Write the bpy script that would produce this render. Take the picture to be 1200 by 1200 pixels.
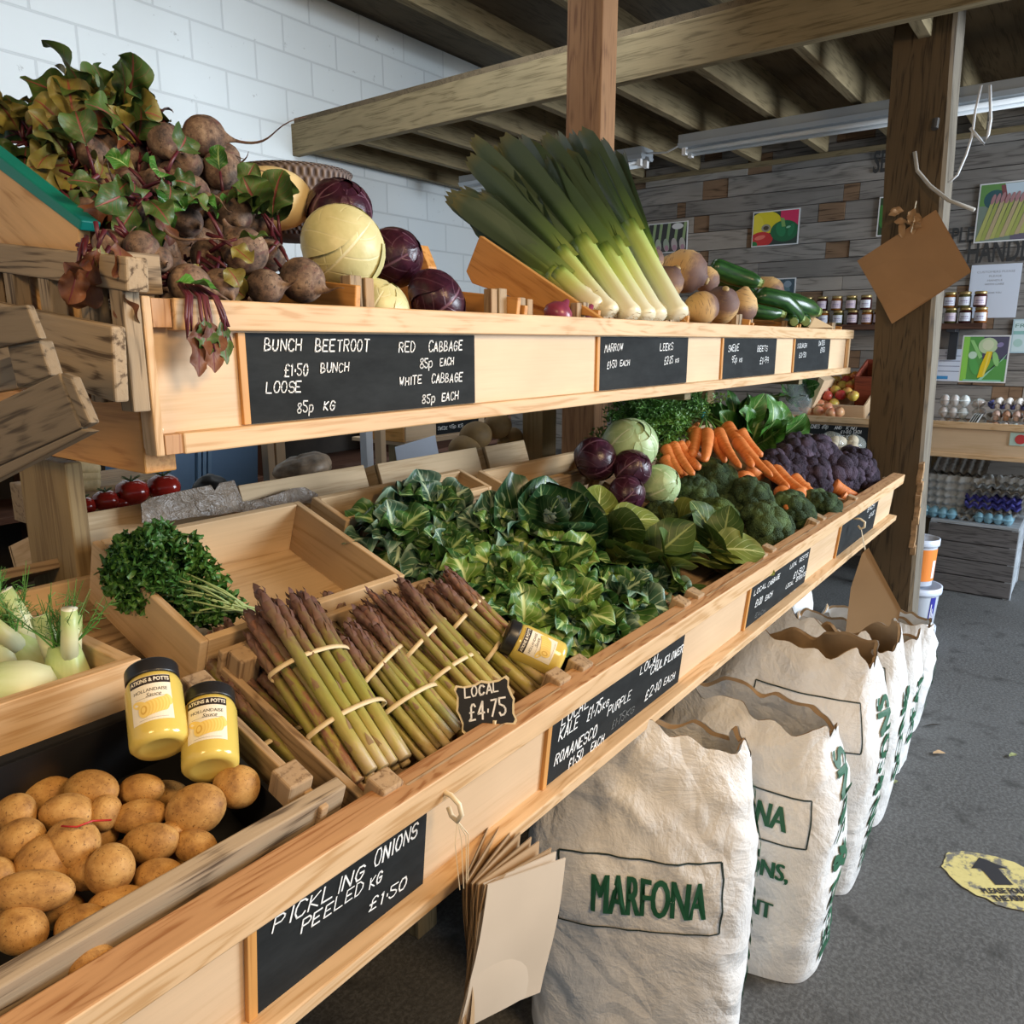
import bpy, math, random
import numpy as np
from mathutils import Vector, Matrix, Euler
for o in list(bpy.data.objects):
    bpy.data.objects.remove(o)
SC = bpy.context.scene
COL = SC.collection
PI = math.pi
rad = math.radians

# ---------------------------------------------------------------- camera
FPX = 905.0
CAM = np.array([0, 0, 1.5])
PITCH = math.atan((600 - 401) / FPX)
YAW = math.atan((1298 - 600) / math.hypot(FPX, 199))
_h = np.array([math.cos(YAW), math.sin(YAW), 0])
CR = np.array([math.sin(YAW), -math.cos(YAW), 0])
_z = np.array([0, 0, 1.0])
CF = _h * math.cos(PITCH) - _z * math.sin(PITCH)
CU = _h * math.sin(PITCH) + _z * math.cos(PITCH)
cd = bpy.data.cameras.new('camera')
cam = bpy.data.objects.new('camera', cd)
COL.objects.link(cam)
M = Matrix.Identity(4)
for i in range(3):
    M[i][0] = CR[i]; M[i][1] = CU[i]; M[i][2] = -CF[i]; M[i][3] = CAM[i]
cam.matrix_world = M
cd.sensor_width = 36
cd.lens = 36 * FPX / 1200
cd.clip_start = 0.02
SC.camera = cam

# ---------------------------------------------------------------- daylight, lamps, exposure
w = bpy.data.worlds.new('daylight')
SC.world = w
w.use_nodes = True
bg = w.node_tree.nodes['Background']
bg.inputs[0].default_value = (0.72, 0.86, 1.0, 1)
bg.inputs[1].default_value = 0.36

def area(name, loc, target, sx, sy, power, col):
    l = bpy.data.lights.new(name, 'AREA')
    l.shape = 'RECTANGLE'; l.size = sx; l.size_y = sy; l.energy = power; l.color = col
    o = bpy.data.objects.new(name, l); COL.objects.link(o)
    o.location = loc
    o.rotation_euler = (Vector(target) - Vector(loc)).to_track_quat('-Z', 'Y').to_euler()
    return o
# open barn door on the customer side of the aisle: cool daylight
area('door_daylight', (4.6, -3.2, 2.2), (2.6, 0.9, 0.9), 2.6, 2.2, 390, (0.80, 0.90, 1.0))
# cool fill light added to brighten the white block wall
area('wall_fill', (2.9, 2.4, 3.7), (3.7, 4.6, 1.7), 2.4, 1.2, 70, (0.86, 0.94, 1.0))
# the shop's own warm lamp above the near end of the stand
area('warm_light', (0.8, -1.2, 2.55), (0.45, 1.0, 1.15), 0.7, 0.5, 36, (1.0, 0.68, 0.36))
area('warm_light', (-1.0, 0.1, 2.5), (0.5, 1.1, 1.4), 0.5, 0.4, 15, (1.0, 0.66, 0.32))  # added warm fill for the boards that face left
SC.view_settings.view_transform = 'Standard'
SC.view_settings.look = 'None'
SC.view_settings.exposure = 0.3
SC.view_settings.gamma = 1
SC.view_settings.use_curve_mapping = False
SC.cycles.use_denoising = True
SC.cycles.max_bounces = 8

# ---------------------------------------------------------------- measuring helpers
def ray(u, v):
    return CR * (u - 600) / FPX + CF - CU * (v - 600) / FPX
def onp(u, v, ax, val):
    d = ray(u, v)
    return CAM + d * ((val - CAM[ax]) / d[ax])
def onX(u, v, x): return onp(u, v, 0, x)
def onY(u, v, y): return onp(u, v, 1, y)
def onZ(u, v, z): return onp(u, v, 2, z)
def onplane(u, v, p, n):
    d = ray(u, v)
    return CAM + d * (np.dot(np.asarray(p) - CAM, n) / np.dot(d, n))
def dep(p): return float(np.dot(np.asarray(p) - CAM, CF))
def mpp(p): return dep(p) / FPX            # metres per photo pixel at a point
# the sloping bed of the lower tray
TA = rad(19)
TN = np.array([0, -math.sin(TA), math.cos(TA)])
TS = np.array([0, math.cos(TA), math.sin(TA)])
T0 = np.array([0, 0.65, 0.81])
def bed(x, s, h=0.0): return np.array([x, 0, 0]) + T0 + TS * s + TN * h
def tb(u, v, h): return onplane(u, v, T0 + TN * h, TN)
RB = Matrix.Rotation(TA, 3, 'X')

# ---------------------------------------------------------------- mesh builder
class MB:
    def __init__(s):
        s.v = []; s.f = []; s.m = []; s.uv = []; s.n = 0
    def add(s, verts, faces, mi=0, uv=None):
        verts = [tuple(map(float, p)) for p in verts]
        b = s.n
        s.v += verts
        s.uv += (list(uv) if uv is not None else [(0.0, 0.0)] * len(verts))
        s.f += [tuple(i + b for i in f) for f in faces]
        s.m += [mi] * len(faces)
        s.n += len(verts)
        return s
    def box(s, c, d, mi=0, R=None):
        x, y, z = d[0] / 2, d[1] / 2, d[2] / 2
        V = [(-x, -y, -z), (x, -y, -z), (x, y, -z), (-x, y, -z), (-x, -y, z), (x, -y, z), (x, y, z), (-x, y, z)]
        if R is not None:
            V = [R @ Vector(p) for p in V]
        V = [(p[0] + c[0], p[1] + c[1], p[2] + c[2]) for p in V]
        return s.add(V, [(0, 3, 2, 1), (4, 5, 6, 7), (0, 1, 5, 4), (1, 2, 6, 5), (2, 3, 7, 6), (3, 0, 4, 7)], mi)
    def prism(s, poly, ext, mi=0):
        n = len(poly); e = np.asarray(ext)
        V = [np.asarray(p) for p in poly] + [np.asarray(p) + e for p in poly]
        F = [tuple(range(n))[::-1], tuple(range(n, 2 * n))] + [(i, (i + 1) % n, n + (i + 1) % n, n + i) for i in range(n)]
        return s.add(V, F, mi)
    def grid(s, P, mi=0, uv=None, closed=False):
        P = np.asarray(P); nv, nu = P.shape[:2]
        V = P.reshape(-1, 3)
        F = []
        for j in range(nv - 1):
            for i in range(nu if closed else nu - 1):
                k = (i + 1) % nu
                F.append((j * nu + i, j * nu + k, (j + 1) * nu + k, (j + 1) * nu + i))
        if uv is None:
            uv = [((abs(2 * i / nu - 1) if closed else i / (nu - 1)), j / (nv - 1)) for j in range(nv) for i in range(nu)]
        return s.add(V, F, mi, uv)
    def tube(s, path, r, n=8, mi=0, caps=True, flat=1.0, up=None):
        path = [Vector(p) for p in path]
        N = len(path)
        rr = r if hasattr(r, '__len__') else [r] * N
        t0 = (path[1] - path[0]).normalized()
        a = Vector(up) if up is not None else (Vector((0, 0, 1)) if abs(t0.z) < 0.9 else Vector((1, 0, 0)))
        x = (a - t0 * a.dot(t0)).normalized()
        rows = []
        for i in range(N):
            t = (path[min(i + 1, N - 1)] - path[max(i - 1, 0)]).normalized()
            x = (x - t * x.dot(t)).normalized()
            y = t.cross(x)
            rows.append([path[i] + (x * math.cos(2 * PI * k / n) * flat + y * math.sin(2 * PI * k / n)) * rr[i] for k in range(n)])
        b = s.n
        s.grid([[tuple(p) for p in row] for row in rows], mi, closed=True)
        if caps:
            s.f += [tuple(b + k for k in range(n))[::-1], tuple(b + (N - 1) * n + k for k in range(n))]
            s.m += [mi, mi]
        return s
    def lathe(s, prof, n=24, mi=0, fn=None, M=None):
        rows = []
        for (r, z) in prof:
            row = []
            for k in range(n):
                a = 2 * PI * k / n
                p = np.array([r * math.cos(a), r * math.sin(a), z])
                if fn: p = fn(p, a)
                row.append(p)
            rows.append(row)
        P = np.array(rows)
        if M is not None:
            P = xf(M, P)
        b = s.n; N = len(prof)
        s.grid(P, mi, closed=True)
        s.f += [tuple(b + k for k in range(n))[::-1], tuple(b + (N - 1) * n + k for k in range(n))]
        s.m += [mi, mi]
        return s
    def build(s, name, mats, parent=None, smooth=False, loc=None, rot=None, bevel=0, angle=None):
        me = bpy.data.meshes.new(name)
        me.from_pydata(s.v, [], s.f)
        mats = mats if isinstance(mats, (list, tuple)) else [mats]
        for m in mats: me.materials.append(m)
        me.polygons.foreach_set('material_index', s.m)
        if smooth: me.polygons.foreach_set('use_smooth', [True] * len(s.f))
        L = me.uv_layers.new(name='UVMap')
        idx = np.zeros(len(me.loops), dtype=np.int32)
        me.loops.foreach_get('vertex_index', idx)
        L.data.foreach_set('uv', np.array(s.uv, dtype=np.float32)[idx].ravel())
        me.update()
        o = bpy.data.objects.new(name, me)
        COL.objects.link(o)
        if parent: o.parent = parent
        if loc is not None: o.location = loc
        if rot is not None: o.rotation_euler = rot.to_euler() if hasattr(rot, 'to_euler') else rot
        if bevel:
            b = o.modifiers.new('bevel', 'BEVEL'); b.width = bevel; b.segments = 2; b.limit_method = 'ANGLE'
        if smooth and angle:
            pass
        return o

def xf(M, P):
    P = np.asarray(P, dtype=float); A = np.array(M)
    return P @ A[:3, :3].T + A[:3, 3]

def look_rot(axis, roll=0.0, up=(0, 0, 1)):
    """3x3 rotation whose local +Z points along axis."""
    z = Vector(axis).normalized(); u = Vector(up)
    if abs(z.dot(u)) > 0.98: u = Vector((1, 0, 0))
    x = u.cross(z).normalized(); y = z.cross(x)
    R = Matrix((x, y, z)).transposed()
    return R @ Matrix.Rotation(roll, 3, 'Z')
def mat4(R, p): return Matrix.Translation(Vector(p)) @ R.to_4x4()

class SN:
    """smooth lumpy noise from summed sines"""
    def __init__(s, seed, f=1.0, n=7):
        g = np.random.RandomState(seed)
        s.k = g.normal(size=(n, 3)) * f; s.p = g.uniform(0, 6.28, n); s.n = n
    def __call__(s, P):
        return np.sin(np.asarray(P) @ s.k.T + s.p).sum(-1) / s.n

def blob(mb, R, seed=0, amp=0.08, f=1.6, nu=22, nv=14, M=None, mi=0, amp2=0.0, f2=6, shape=None):
    """closed lumpy ellipsoid; R = three radii"""
    nz = SN(seed, f); nz2 = SN(seed + 99, f2)
    rows = []
    for j in range(nv + 1):
        t = PI * j / nv
        t = min(max(t, 0.02), PI - 0.02)
        for i in range(nu):
            a = 2 * PI * i / nu
            rows.append((math.sin(t) * math.cos(a), math.sin(t) * math.sin(a), -math.cos(t)))
    P = np.array(rows)
    d = 1 + amp * nz(P) * 1.8 + amp2 * nz2(P)
    Q = P * d[:, None] * np.array(R)
    if shape: Q = shape(P, Q)
    if M is not None: Q = xf(M, Q)
    b = mb.n
    mb.grid(Q.reshape(nv + 1, nu, 3), mi, closed=True)
    mb.f += [tuple(b + k for k in range(nu))[::-1], tuple(b + nv * nu + k for k in range(nu))]
    mb.m += [mi, mi]
    return mb

# ---------------------------------------------------------------- object bookkeeping
def tag(o, label=None, cat=None, group=None, kind=None):
    if label: o['label'] = label
    if cat: o['category'] = cat
    if group: o['group'] = group
    if kind: o['kind'] = kind
    return o
def thing(name, label, cat, loc=(0, 0, 0), rot=None, group=None):
    o = bpy.data.objects.new(name, None); COL.objects.link(o)
    o.empty_display_size = 0.05
    o.location = tuple(map(float, loc))
    if rot is not None: o.rotation_euler = rot.to_euler() if hasattr(rot, 'to_euler') else rot
    return tag(o, label, cat, group)
def children(o):
    return [c for c in COL.objects if c.parent is o]
def dup(root, loc=None, rot=None, label=None, scale=None, group=None):
    r = root.copy(); COL.objects.link(r)
    if loc is not None: r.location = tuple(map(float, loc))
    if rot is not None: r.rotation_euler = rot.to_euler() if hasattr(rot, 'to_euler') else rot
    if scale is not None: r.scale = (scale,) * 3 if not hasattr(scale, '__len__') else scale
    if label: r['label'] = label
    if group: r['group'] = group
    for c in list(root.children):
        d = c.copy(); COL.objects.link(d); d.parent = r
        for g in list(c.children):
            e = g.copy(); COL.objects.link(e); e.parent = d
    return r

# ---------------------------------------------------------------- materials
def newmat(name, rough=0.6, metal=0.0, spec=0.5):
    m = bpy.data.materials.new(name); m.use_nodes = True
    b = m.node_tree.nodes['Principled BSDF']
    b.inputs['Roughness'].default_value = rough
    b.inputs['Metallic'].default_value = metal
    b.inputs['Specular IOR Level'].default_value = spec
    return m, m.node_tree, b
def N(nt, t, **kw):
    n = nt.nodes.new(t)
    for k, v in kw.items():
        if k.startswith('i_'):
            key = k[2:]
            n.inputs[int(key) if key.isdigit() else key.replace('_', ' ')].default_value = v
        else: setattr(n, k, v)
    return n
def ramp(nt, fac, stops, interp='LINEAR'):
    r = nt.nodes.new('ShaderNodeValToRGB'); r.color_ramp.interpolation = interp
    e = r.color_ramp.elements
    while len(e) > 1: e.remove(e[-1])
    e[0].position = stops[0][0]; e[0].color = (*stops[0][1], 1) if len(stops[0][1]) == 3 else stops[0][1]
    for p, c in stops[1:]:
        q = e.new(p); q.color = (*c, 1) if len(c) == 3 else c
    nt.links.new(fac, r.inputs[0])
    return r.outputs[0]
def mix(nt, fac, a, b, mode='MIX'):
    n = nt.nodes.new('ShaderNodeMix'); n.data_type = 'RGBA'; n.blend_type = mode
    for sock, val in ((n.inputs[0], fac), (n.inputs[6], a), (n.inputs[7], b)):
        if hasattr(val, 'is_linked') or hasattr(val, 'links'): nt.links.new(val, sock)
        elif isinstance(val, (tuple, list)): sock.default_value = (*val, 1) if len(val) == 3 else val
        else: sock.default_value = val
    return n.outputs[2]
def math_(nt, op, a, b=None, clamp=False):
    n = nt.nodes.new('ShaderNodeMath'); n.operation = op; n.use_clamp = clamp
    for i, v in enumerate((a, b)):
        if v is None: continue
        if hasattr(v, 'links'): nt.links.new(v, n.inputs[i])
        else: n.inputs[i].default_value = v
    return n.outputs[0]
def coords(nt, scale=(1, 1, 1), kind='Object', rnd=True):
    tc = nt.nodes.new('ShaderNodeTexCoord'); mp = nt.nodes.new('ShaderNodeMapping')
    mp.inputs['Scale'].default_value = scale
    nt.links.new(tc.outputs[kind], mp.inputs['Vector'])
    if rnd:
        oi = nt.nodes.new('ShaderNodeObjectInfo')
        m = math_(nt, 'MULTIPLY', oi.outputs['Random'], 37.0)
        nt.links.new(m, mp.inputs['Location'])
    return mp.outputs[0]
def noise(nt, vec, scale=5, detail=4, rough=0.55, dist=0.0):
    n = N(nt, 'ShaderNodeTexNoise')
    n.inputs['Scale'].default_value = scale; n.inputs['Detail'].default_value = detail
    n.inputs['Roughness'].default_value = rough; n.inputs['Distortion'].default_value = dist
    nt.links.new(vec, n.inputs['Vector'])
    return n.outputs['Fac']
def bump(nt, b, h, strength=0.3, dist=0.002):
    n = N(nt, 'ShaderNodeBump')
    n.inputs['Strength'].default_value = strength; n.inputs['Distance'].default_value = dist
    nt.links.new(h, n.inputs['Height']); nt.links.new(n.outputs[0], b.inputs['Normal'])
def col(nt, b, c):
    if hasattr(c, 'links'): nt.links.new(c, b.inputs['Base Color'])
    else: b.inputs['Base Color'].default_value = (*c, 1)
def plain(name, c, rough=0.6, metal=0, spec=0.5, var=0.0, sc=30):
    m, nt, b = newmat(name, rough, metal, spec)
    if var:
        f = noise(nt, coords(nt), sc, 3)
        col(nt, b, ramp(nt, f, [(0.3, tuple(x * (1 - var) for x in c)), (0.7, tuple(min(1, x * (1 + var)) for x in c))]))
    else: col(nt, b, c)
    return m
def wood(name, light, dark, rough=0.6, ring=9.0, fine=1.0, knots=0.5, weather=None, bumps=0.25, kn=2.6):
    """grain along the board's local X"""
    m, nt, b = newmat(name, rough, 0, 0.35)
    v = coords(nt, (1.3, 9, 9))
    big = noise(nt, v, ring * 0.18, 2, 0.4, 0.6)
    rings = math_(nt, 'PINGPONG', math_(nt, 'MULTIPLY', big, ring), 0.5)
    v2 = coords(nt, (6, 150, 150))
    fn = noise(nt, v2, 1.0, 3, 0.6)
    g = math_(nt, 'ADD', math_(nt, 'ADD', math_(nt, 'MULTIPLY', rings, 0.85), 0.36), math_(nt, 'MULTIPLY', math_(nt, 'SUBTRACT', fn, 0.5), 1.3 * fine))
    c = ramp(nt, g, [(0.28, dark), (0.52, light), (0.95, tuple(min(1, x * 1.1) for x in light))])
    if knots:
        vo = N(nt, 'ShaderNodeTexVoronoi'); vo.inputs['Scale'].default_value = kn
        nt.links.new(coords(nt, (1.0, 2.6, 2.6)), vo.inputs['Vector'])
        k = ramp(nt, vo.outputs['Distance'], [(0.03, (1, 1, 1)), (0.1, (0, 0, 0))])
        c = mix(nt, math_(nt, 'MULTIPLY', k, knots), c, tuple(x * 0.35 for x in dark))
    pat = noise(nt, coords(nt, (1, 2, 2)), 3.5, 3)
    c = mix(nt, math_(nt, 'MULTIPLY', ramp(nt, pat, [(0.35, (0, 0, 0)), (0.75, (1, 1, 1))]), 0.35), c, weather or tuple(x * 0.8 for x in dark))
    col(nt, b, c)
    bump(nt, b, fn, bumps, 0.001)
    return m

PINE = wood('pale_pine', (0.66, 0.45, 0.255), (0.52, 0.31, 0.14), 0.55, knots=0.5)
PLY = wood('pale_plywood', (0.66, 0.475, 0.30), (0.57, 0.385, 0.215), 0.55, 3.0, 0.5, knots=0.0)
PINER = wood('reddish_pine', (0.52, 0.30, 0.15), (0.33, 0.15, 0.06), 0.55, 12, knots=0.7)
ORNG = wood('orange_pine', (0.60, 0.30, 0.09), (0.45, 0.20, 0.05), 0.5, 7, knots=0.6)
CRATE = wood('crate_wood', (0.40, 0.27, 0.15), (0.20, 0.12, 0.06), 0.75, 9, 0.9, 0.7, (0.20, 0.16, 0.12), 0.6, 4.0)
GREYW = wood('weathered_wood', (0.36, 0.275, 0.18), (0.10, 0.068, 0.042), 0.85, 9, 1.0, 0.9, (0.14, 0.12, 0.095), 0.8, 5.0)
BOXW = wood('box_wood', (0.60, 0.43, 0.25), (0.46, 0.30, 0.15), 0.65, 5, 0.8, 0.4)
OAK = wood('dark_post_wood', (0.115, 0.075, 0.037), (0.045, 0.028, 0.014), 0.8, 7, 0.9, 0.5, (0.07, 0.055, 0.035), 0.7)
OAKL = wood('lit_post_wood', (0.17, 0.145, 0.11), (0.10, 0.08, 0.06), 0.8, 6, 1.2, 0.3, None, 0.6)
BEAM = wood('beam_wood', (0.24, 0.185, 0.10), (0.14, 0.105, 0.052), 0.8, 6, 1.3, 0.5)
POSTW = wood('shelf_post_wood', (0.32, 0.22, 0.10), (0.22, 0.14, 0.06), 0.7, 6, 1.0, 0.4)
RUST = wood('red_post_wood', (0.30, 0.16, 0.075), (0.18, 0.085, 0.04), 0.75, 6, 1.2, 0.4)
PLANKS = [wood('grey_plank_a', (0.30, 0.28, 0.26), (0.14, 0.13, 0.12), 0.85, 6, 0.8, 0.4, (0.12, 0.11, 0.1)),
          wood('grey_plank_b', (0.23, 0.215, 0.20), (0.11, 0.10, 0.095), 0.85, 6, 0.8, 0.4, (0.1, 0.09, 0.08)),
          wood('grey_plank_c', (0.37, 0.335, 0.30), (0.20, 0.18, 0.16), 0.85, 6, 0.8, 0.4, (0.16, 0.14, 0.12)),
          wood('brown_plank', (0.24, 0.15, 0.09), (0.07, 0.042, 0.025), 0.85, 6, 0.9, 0.7)]
def chalkboard_mat():
    m, nt, b = newmat('chalkboard', 0.75, 0, 0.15)
    f = noise(nt, coords(nt, (1, 1, 3)), 6, 5, 0.7)
    col(nt, b, ramp(nt, f, [(0.35, (0.011, 0.013, 0.014)), (0.75, (0.026, 0.030, 0.032))]))
    return m
CHALKB = chalkboard_mat()
CHALK = plain('chalk', (0.86, 0.87, 0.86), 0.9)
CHALKF = plain('faint_chalk', (0.16, 0.17, 0.17), 0.9)
BLACK = plain('black_plastic', (0.012, 0.012, 0.013), 0.45)
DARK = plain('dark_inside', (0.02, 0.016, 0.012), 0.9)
STEEL = plain('brass_screw', (0.75, 0.66, 0.45), 0.3, 1.0)

def box_part(name, size, m, parent=None, loc=(0, 0, 0), rot=None, bevel=0.0025):
    return MB().box((0, 0, 0), size).build(name, m, parent, loc=tuple(map(float, loc)), rot=rot, bevel=bevel)
GREYD = wood('old_grey_wood', (0.235, 0.185, 0.125), (0.07, 0.052, 0.036), 0.85, 9, 1.0, 0.9, (0.11, 0.095, 0.075), 0.8, 5.0)
RZ90 = Matrix.Rotation(PI / 2, 3, 'Z')
RYV = Matrix.Rotation(PI / 2, 3, 'Y')      # grain upright
# ================================================================ the setting
def struct(o, label=None):
    o['kind'] = 'structure'
    if label: o['label'] = label
    return o
# floor: worn dark concrete
m, nt, b = newmat('dark_floor', 0.75, 0, 0.35)
v = coords(nt, (1, 1, 1), rnd=False)
f1 = noise(nt, v, 1.6, 5, 0.6); f2 = noise(nt, v, 90, 3, 0.7); f3 = noise(nt, v, 9, 4, 0.6)
c = ramp(nt, f1, [(0.3, (0.055, 0.055, 0.054)), (0.7, (0.090, 0.091, 0.091))])
c = mix(nt, ramp(nt, f2, [(0.42, (0, 0, 0)), (0.62, (1, 1, 1))]), c, (0.125, 0.127, 0.128))
c = mix(nt, ramp(nt, f3, [(0.55, (0, 0, 0)), (0.72, (1, 1, 1))]), c, (0.045, 0.045, 0.044))
col(nt, b, c); bump(nt, b, f2, 0.5, 0.004)
struct(MB().box((1.5, -0.5, -0.05), (12, 10.4, 0.1)).build('floor', m))

# white painted block wall, parallel to the stand
m, nt, b = newmat('white_blockwork', 0.6, 0, 0.4)
tc = nt.nodes.new('ShaderNodeTexCoord')
sx = N(nt, 'ShaderNodeSeparateXYZ'); nt.links.new(tc.outputs['Object'], sx.inputs[0])
cb = N(nt, 'ShaderNodeCombineXYZ'); nt.links.new(sx.outputs[0], cb.inputs[0]); nt.links.new(sx.outputs[2], cb.inputs[1])
br = N(nt, 'ShaderNodeTexBrick'); nt.links.new(cb.outputs[0], br.inputs['Vector'])
br.inputs['Scale'].default_value = 1.0; br.inputs['Brick Width'].default_value = 0.45; br.inputs['Row Height'].default_value = 0.225
br.inputs['Mortar Size'].default_value = 0.008; br.inputs['Mortar Smooth'].default_value = 0.4; br.inputs['Bias'].default_value = 0
br.inputs['Color1'].default_value = (0.66, 0.71, 0.73, 1); br.inputs['Color2'].default_value = (0.70, 0.745, 0.76, 1); br.inputs['Mortar'].default_value = (0.56, 0.60, 0.62, 1)
f = noise(nt, tc.outputs['Object'], 14, 5, 0.7)
c = mix(nt, ramp(nt, f, [(0.66, (0, 0, 0)), (0.72, (1, 1, 1))]), br.outputs['Color'], (0.42, 0.45, 0.46))
col(nt, b, c)
hgt = math_(nt, 'SUBTRACT', math_(nt, 'MULTIPLY', f, 0.3), br.outputs['Fac'])
bump(nt, b, hgt, 0.5, 0.006)
struct(MB().box((1.4, 4.65, 1.9), (8.8, 0.1, 3.8)).build('wall_left', m))

# reclaimed pallet-board wall at the far end (one mesh, boards as its pattern)
random.seed(4)
mb = MB(); z = -0.02
mb.box((5.83, 0.7, 1.49), (0.04, 7.8, 2.98), 1)
while z < 2.93:
    hh = min(random.choice([0.095, 0.11, 0.12, 0.135]), 2.98 - z)
    y = -3.2 - random.random()
    while y < 4.6:
        L = random.uniform(0.7, 1.25); mi = random.choice([0, 0, 1, 1, 2])
        segs = [(L, mi)] + ([(random.uniform(0.07, 0.2), 3)] if random.random() < 0.62 else []) + ([(random.uniform(0.05, 0.1), 3)] if random.random() < 0.35 else [])
        for (l, k) in segs:
            y1 = min(y + l, 4.6)
            if y1 - y > 0.02:
                mb.box((5.795 + random.uniform(-.004, .004), (y + y1) / 2, z + hh / 2), (0.03, y1 - y - 0.003, hh - 0.005), k)
            y = y1
            if y >= 4.6: break
    z += hh
# the wood grain of these materials runs along local X, so the wall mesh is built turned by 90 degrees
for i, p in enumerate(mb.v): mb.v[i] = (p[1], -p[0], p[2])
wf = mb.build('wall_back', PLANKS, rot=(0, 0, PI / 2))
struct(wf)
struct(box_part('trim_1', (7.8, 0.09, 0.03), BEAM, None, (5.79, 0.7, 2.735), RZ90))

# ceiling over the far half: deck, joists along the stand, edge beam
deck = wood('ceiling_deck', (0.13, 0.095, 0.055), (0.075, 0.055, 0.03), 0.85, 5, 1.2, 0.2)
struct(MB().box((4.75, 0.65, 2.965), (2.2, 7.9, 0.03)).build('ceiling', deck))
struct(box_part('trim_2', (7.8, 0.055, 0.20), BEAM, None, (3.65, 0.7, 2.84), RZ90))
y = -2.9; k = 3
while y < 4.5:
    struct(box_part('trim_%d' % k, (2.1, 0.05, 0.20), BEAM, None, (4.73, y, 2.85))); k += 1
    y += 0.46
# lofty roof over the near half
struct(MB().box((1.5, 0.7, 3.85), (8.8, 8.0, 0.06)).build('ceiling_roof', deck))
y = -2.5
while y < 4.5:
    struct(box_part('trim_%d' % k, (8.6, 0.07, 0.18), BEAM, None, (1.5, y, 3.73))); k += 1
    y += 0.8
# posts
def post(name, x, y, sx_, sy_, z0, z1, m, label, rz=0.0, m2=None):
    o = box_part(name, (z1 - z0, sy_, sx_), m, None, (x, y, (z0 + z1) / 2), Matrix.Rotation(rz, 3, 'Z') @ RYV, 0.008)
    return tag(o, label, 'post')
p = thing('timber_pillar', 'big dark square timber pillar by the aisle with a brown paper bag pinned on it', 'pillar', (4.02, 0.72, 0))
p['kind'] = 'thing'
mb = MB(); rows = []
nz = SN(5, 3.0)
for j in range(60):
    zz = 2.95 * j / 59
    row = []
    for (qx, qy) in [(-.1, .12), (-.1, 0), (-.1, -.105), (-.085, -.12), (.0, -.12), (.1, -.12), (.1, 0), (.1, .12), (0, .12)]:
        d = 0.006 * nz(np.array([[qx * 9, qy * 9, zz * 1.6]]))[0]
        row.append((zz, qy + d + 0.033 * (zz - .87), -(qx + d)))
    rows.append(row)
mb.grid(rows, 0, closed=True)
n = 9
mb.f.append(tuple(59 * n + i for i in range(n))); mb.m.append(0)
# faces turned to the aisle: daylit side put into a paler wood colour
for i, f in enumerate(mb.f):
    if len(f) == 4:
        ys = [mb.v[q][1] - 0.033 * (mb.v[q][0] - .87) for q in f]
        if max(ys) < -0.112: mb.m[i] = 1
pl = mb.build('pillar_shaft', [OAK, OAKL], p, rot=(0, -PI / 2, 0))
mb = MB()
for j in range(14):      # torn bark strip along the waney edge
    zz = 0.55 + j * 0.03
    mb.box((-.095 + random.uniform(-.006, .006), -.113 + random.uniform(-.006, .006), zz), (.02 + random.random() * .02, .022, .045), 0, Matrix.Rotation(random.uniform(-.4, .4), 3, 'Y'))
mb.build('bark_strip', plain('torn_bark', (0.36, 0.22, 0.11), 0.9, var=0.4, sc=40), p)
mb = MB().tube([(-.115, -.02, 2.42), (-.125, -.02, 2.38)], 0.014, 10)
mb.build('pipe_clip', plain('grey_clip', (0.10, 0.095, 0.09), 0.5, 0.6), p)
mb = MB().tube([onX(1072, 178, 3.90) - np.array([4.02, .72, 0]) + np.array([-.004, 0, 0]), onX(1075, 200, 3.90) - np.array([4.02, .72, 0]), onX(1090, 218, 3.88) - np.array([4.02, .72, 0]),
               onX(1112, 235, 3.86) - np.array([4.02, .72, 0]), onX(1142, 246, 3.84) - np.array([4.02, .72, 0])], 0.008, 8)
mb.build('loose_cable', plain('grey_cable', (0.46, 0.43, 0.38), 0.5), p, True)
mb = MB().tube([onX(u, v, 3.99) - np.array([4.02, .72, 0]) for (u, v) in ((1112, 214), (1122, 205), (1132, 182), (1139, 160), (1143, 130), (1150, 100))], 0.005, 6)
mb.tube([onX(u, v, 3.99) - np.array([4.02, .72, 0]) for (u, v) in ((1137, 150), (1144, 158), (1154, 169), (1158, 158), (1161, 140), (1160, 100))], 0.006, 6)
mb.build('hanging_cable', plain('white_cable', (0.75, 0.76, 0.78), 0.5), p, True)
post('timber_post', 2.97, 1.83, 0.12, 0.17, 0, 3.6, RUST, 'reddish square timber post rising to the roof behind the leeks')

# strip lights under the joists
LMET = plain('lamp_metal', (0.42, 0.46, 0.50), 0.35, 0.3)
TUBE = plain('tube_glass', (0.75, 0.78, 0.8), 0.2)
def strip(x, y0, y1, label):
    t = thing('strip_light', label, 'light', (x, (y0 + y1) / 2, 2.735), None, 'strip lights under the joists')
    L = y1 - y0
    box_part('housing', (L, 0.16, 0.05), LMET, t, (0, 0, -0.028), RZ90)
    mb = MB()
    for s_ in (-.055, .055):
        mb.prism([(s_ - .035, -L / 2, -.053), (s_ + .035, -L / 2, -.053), (s_ + .02, -L / 2, -.075), (s_ - .02, -L / 2, -.075)], (0, L, 0))
    mb.build('reflector', LMET, t)
    for s_ in (-.045, .045):
        MB().tube([(s_, -L / 2 + .04, -.095), (s_, L / 2 - .04, -.095)], 0.013, 10).build('lamp_tube', TUBE, t, True)
        for e in (-1, 1):
            MB().box((s_, e * (L / 2 - .03), -.09), (.03, .025, .05)).build('tube_holder', plain('holder_white', (0.8, 0.8, 0.8), 0.4), t)
    return t
strip(4.75, 0.2, 2.25, 'long grey twin-tube strip light under the joists before the plank wall')
strip(4.85, 2.55, 4.1, 'grey twin-tube strip light partly hidden behind the reddish roof post')
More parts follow.
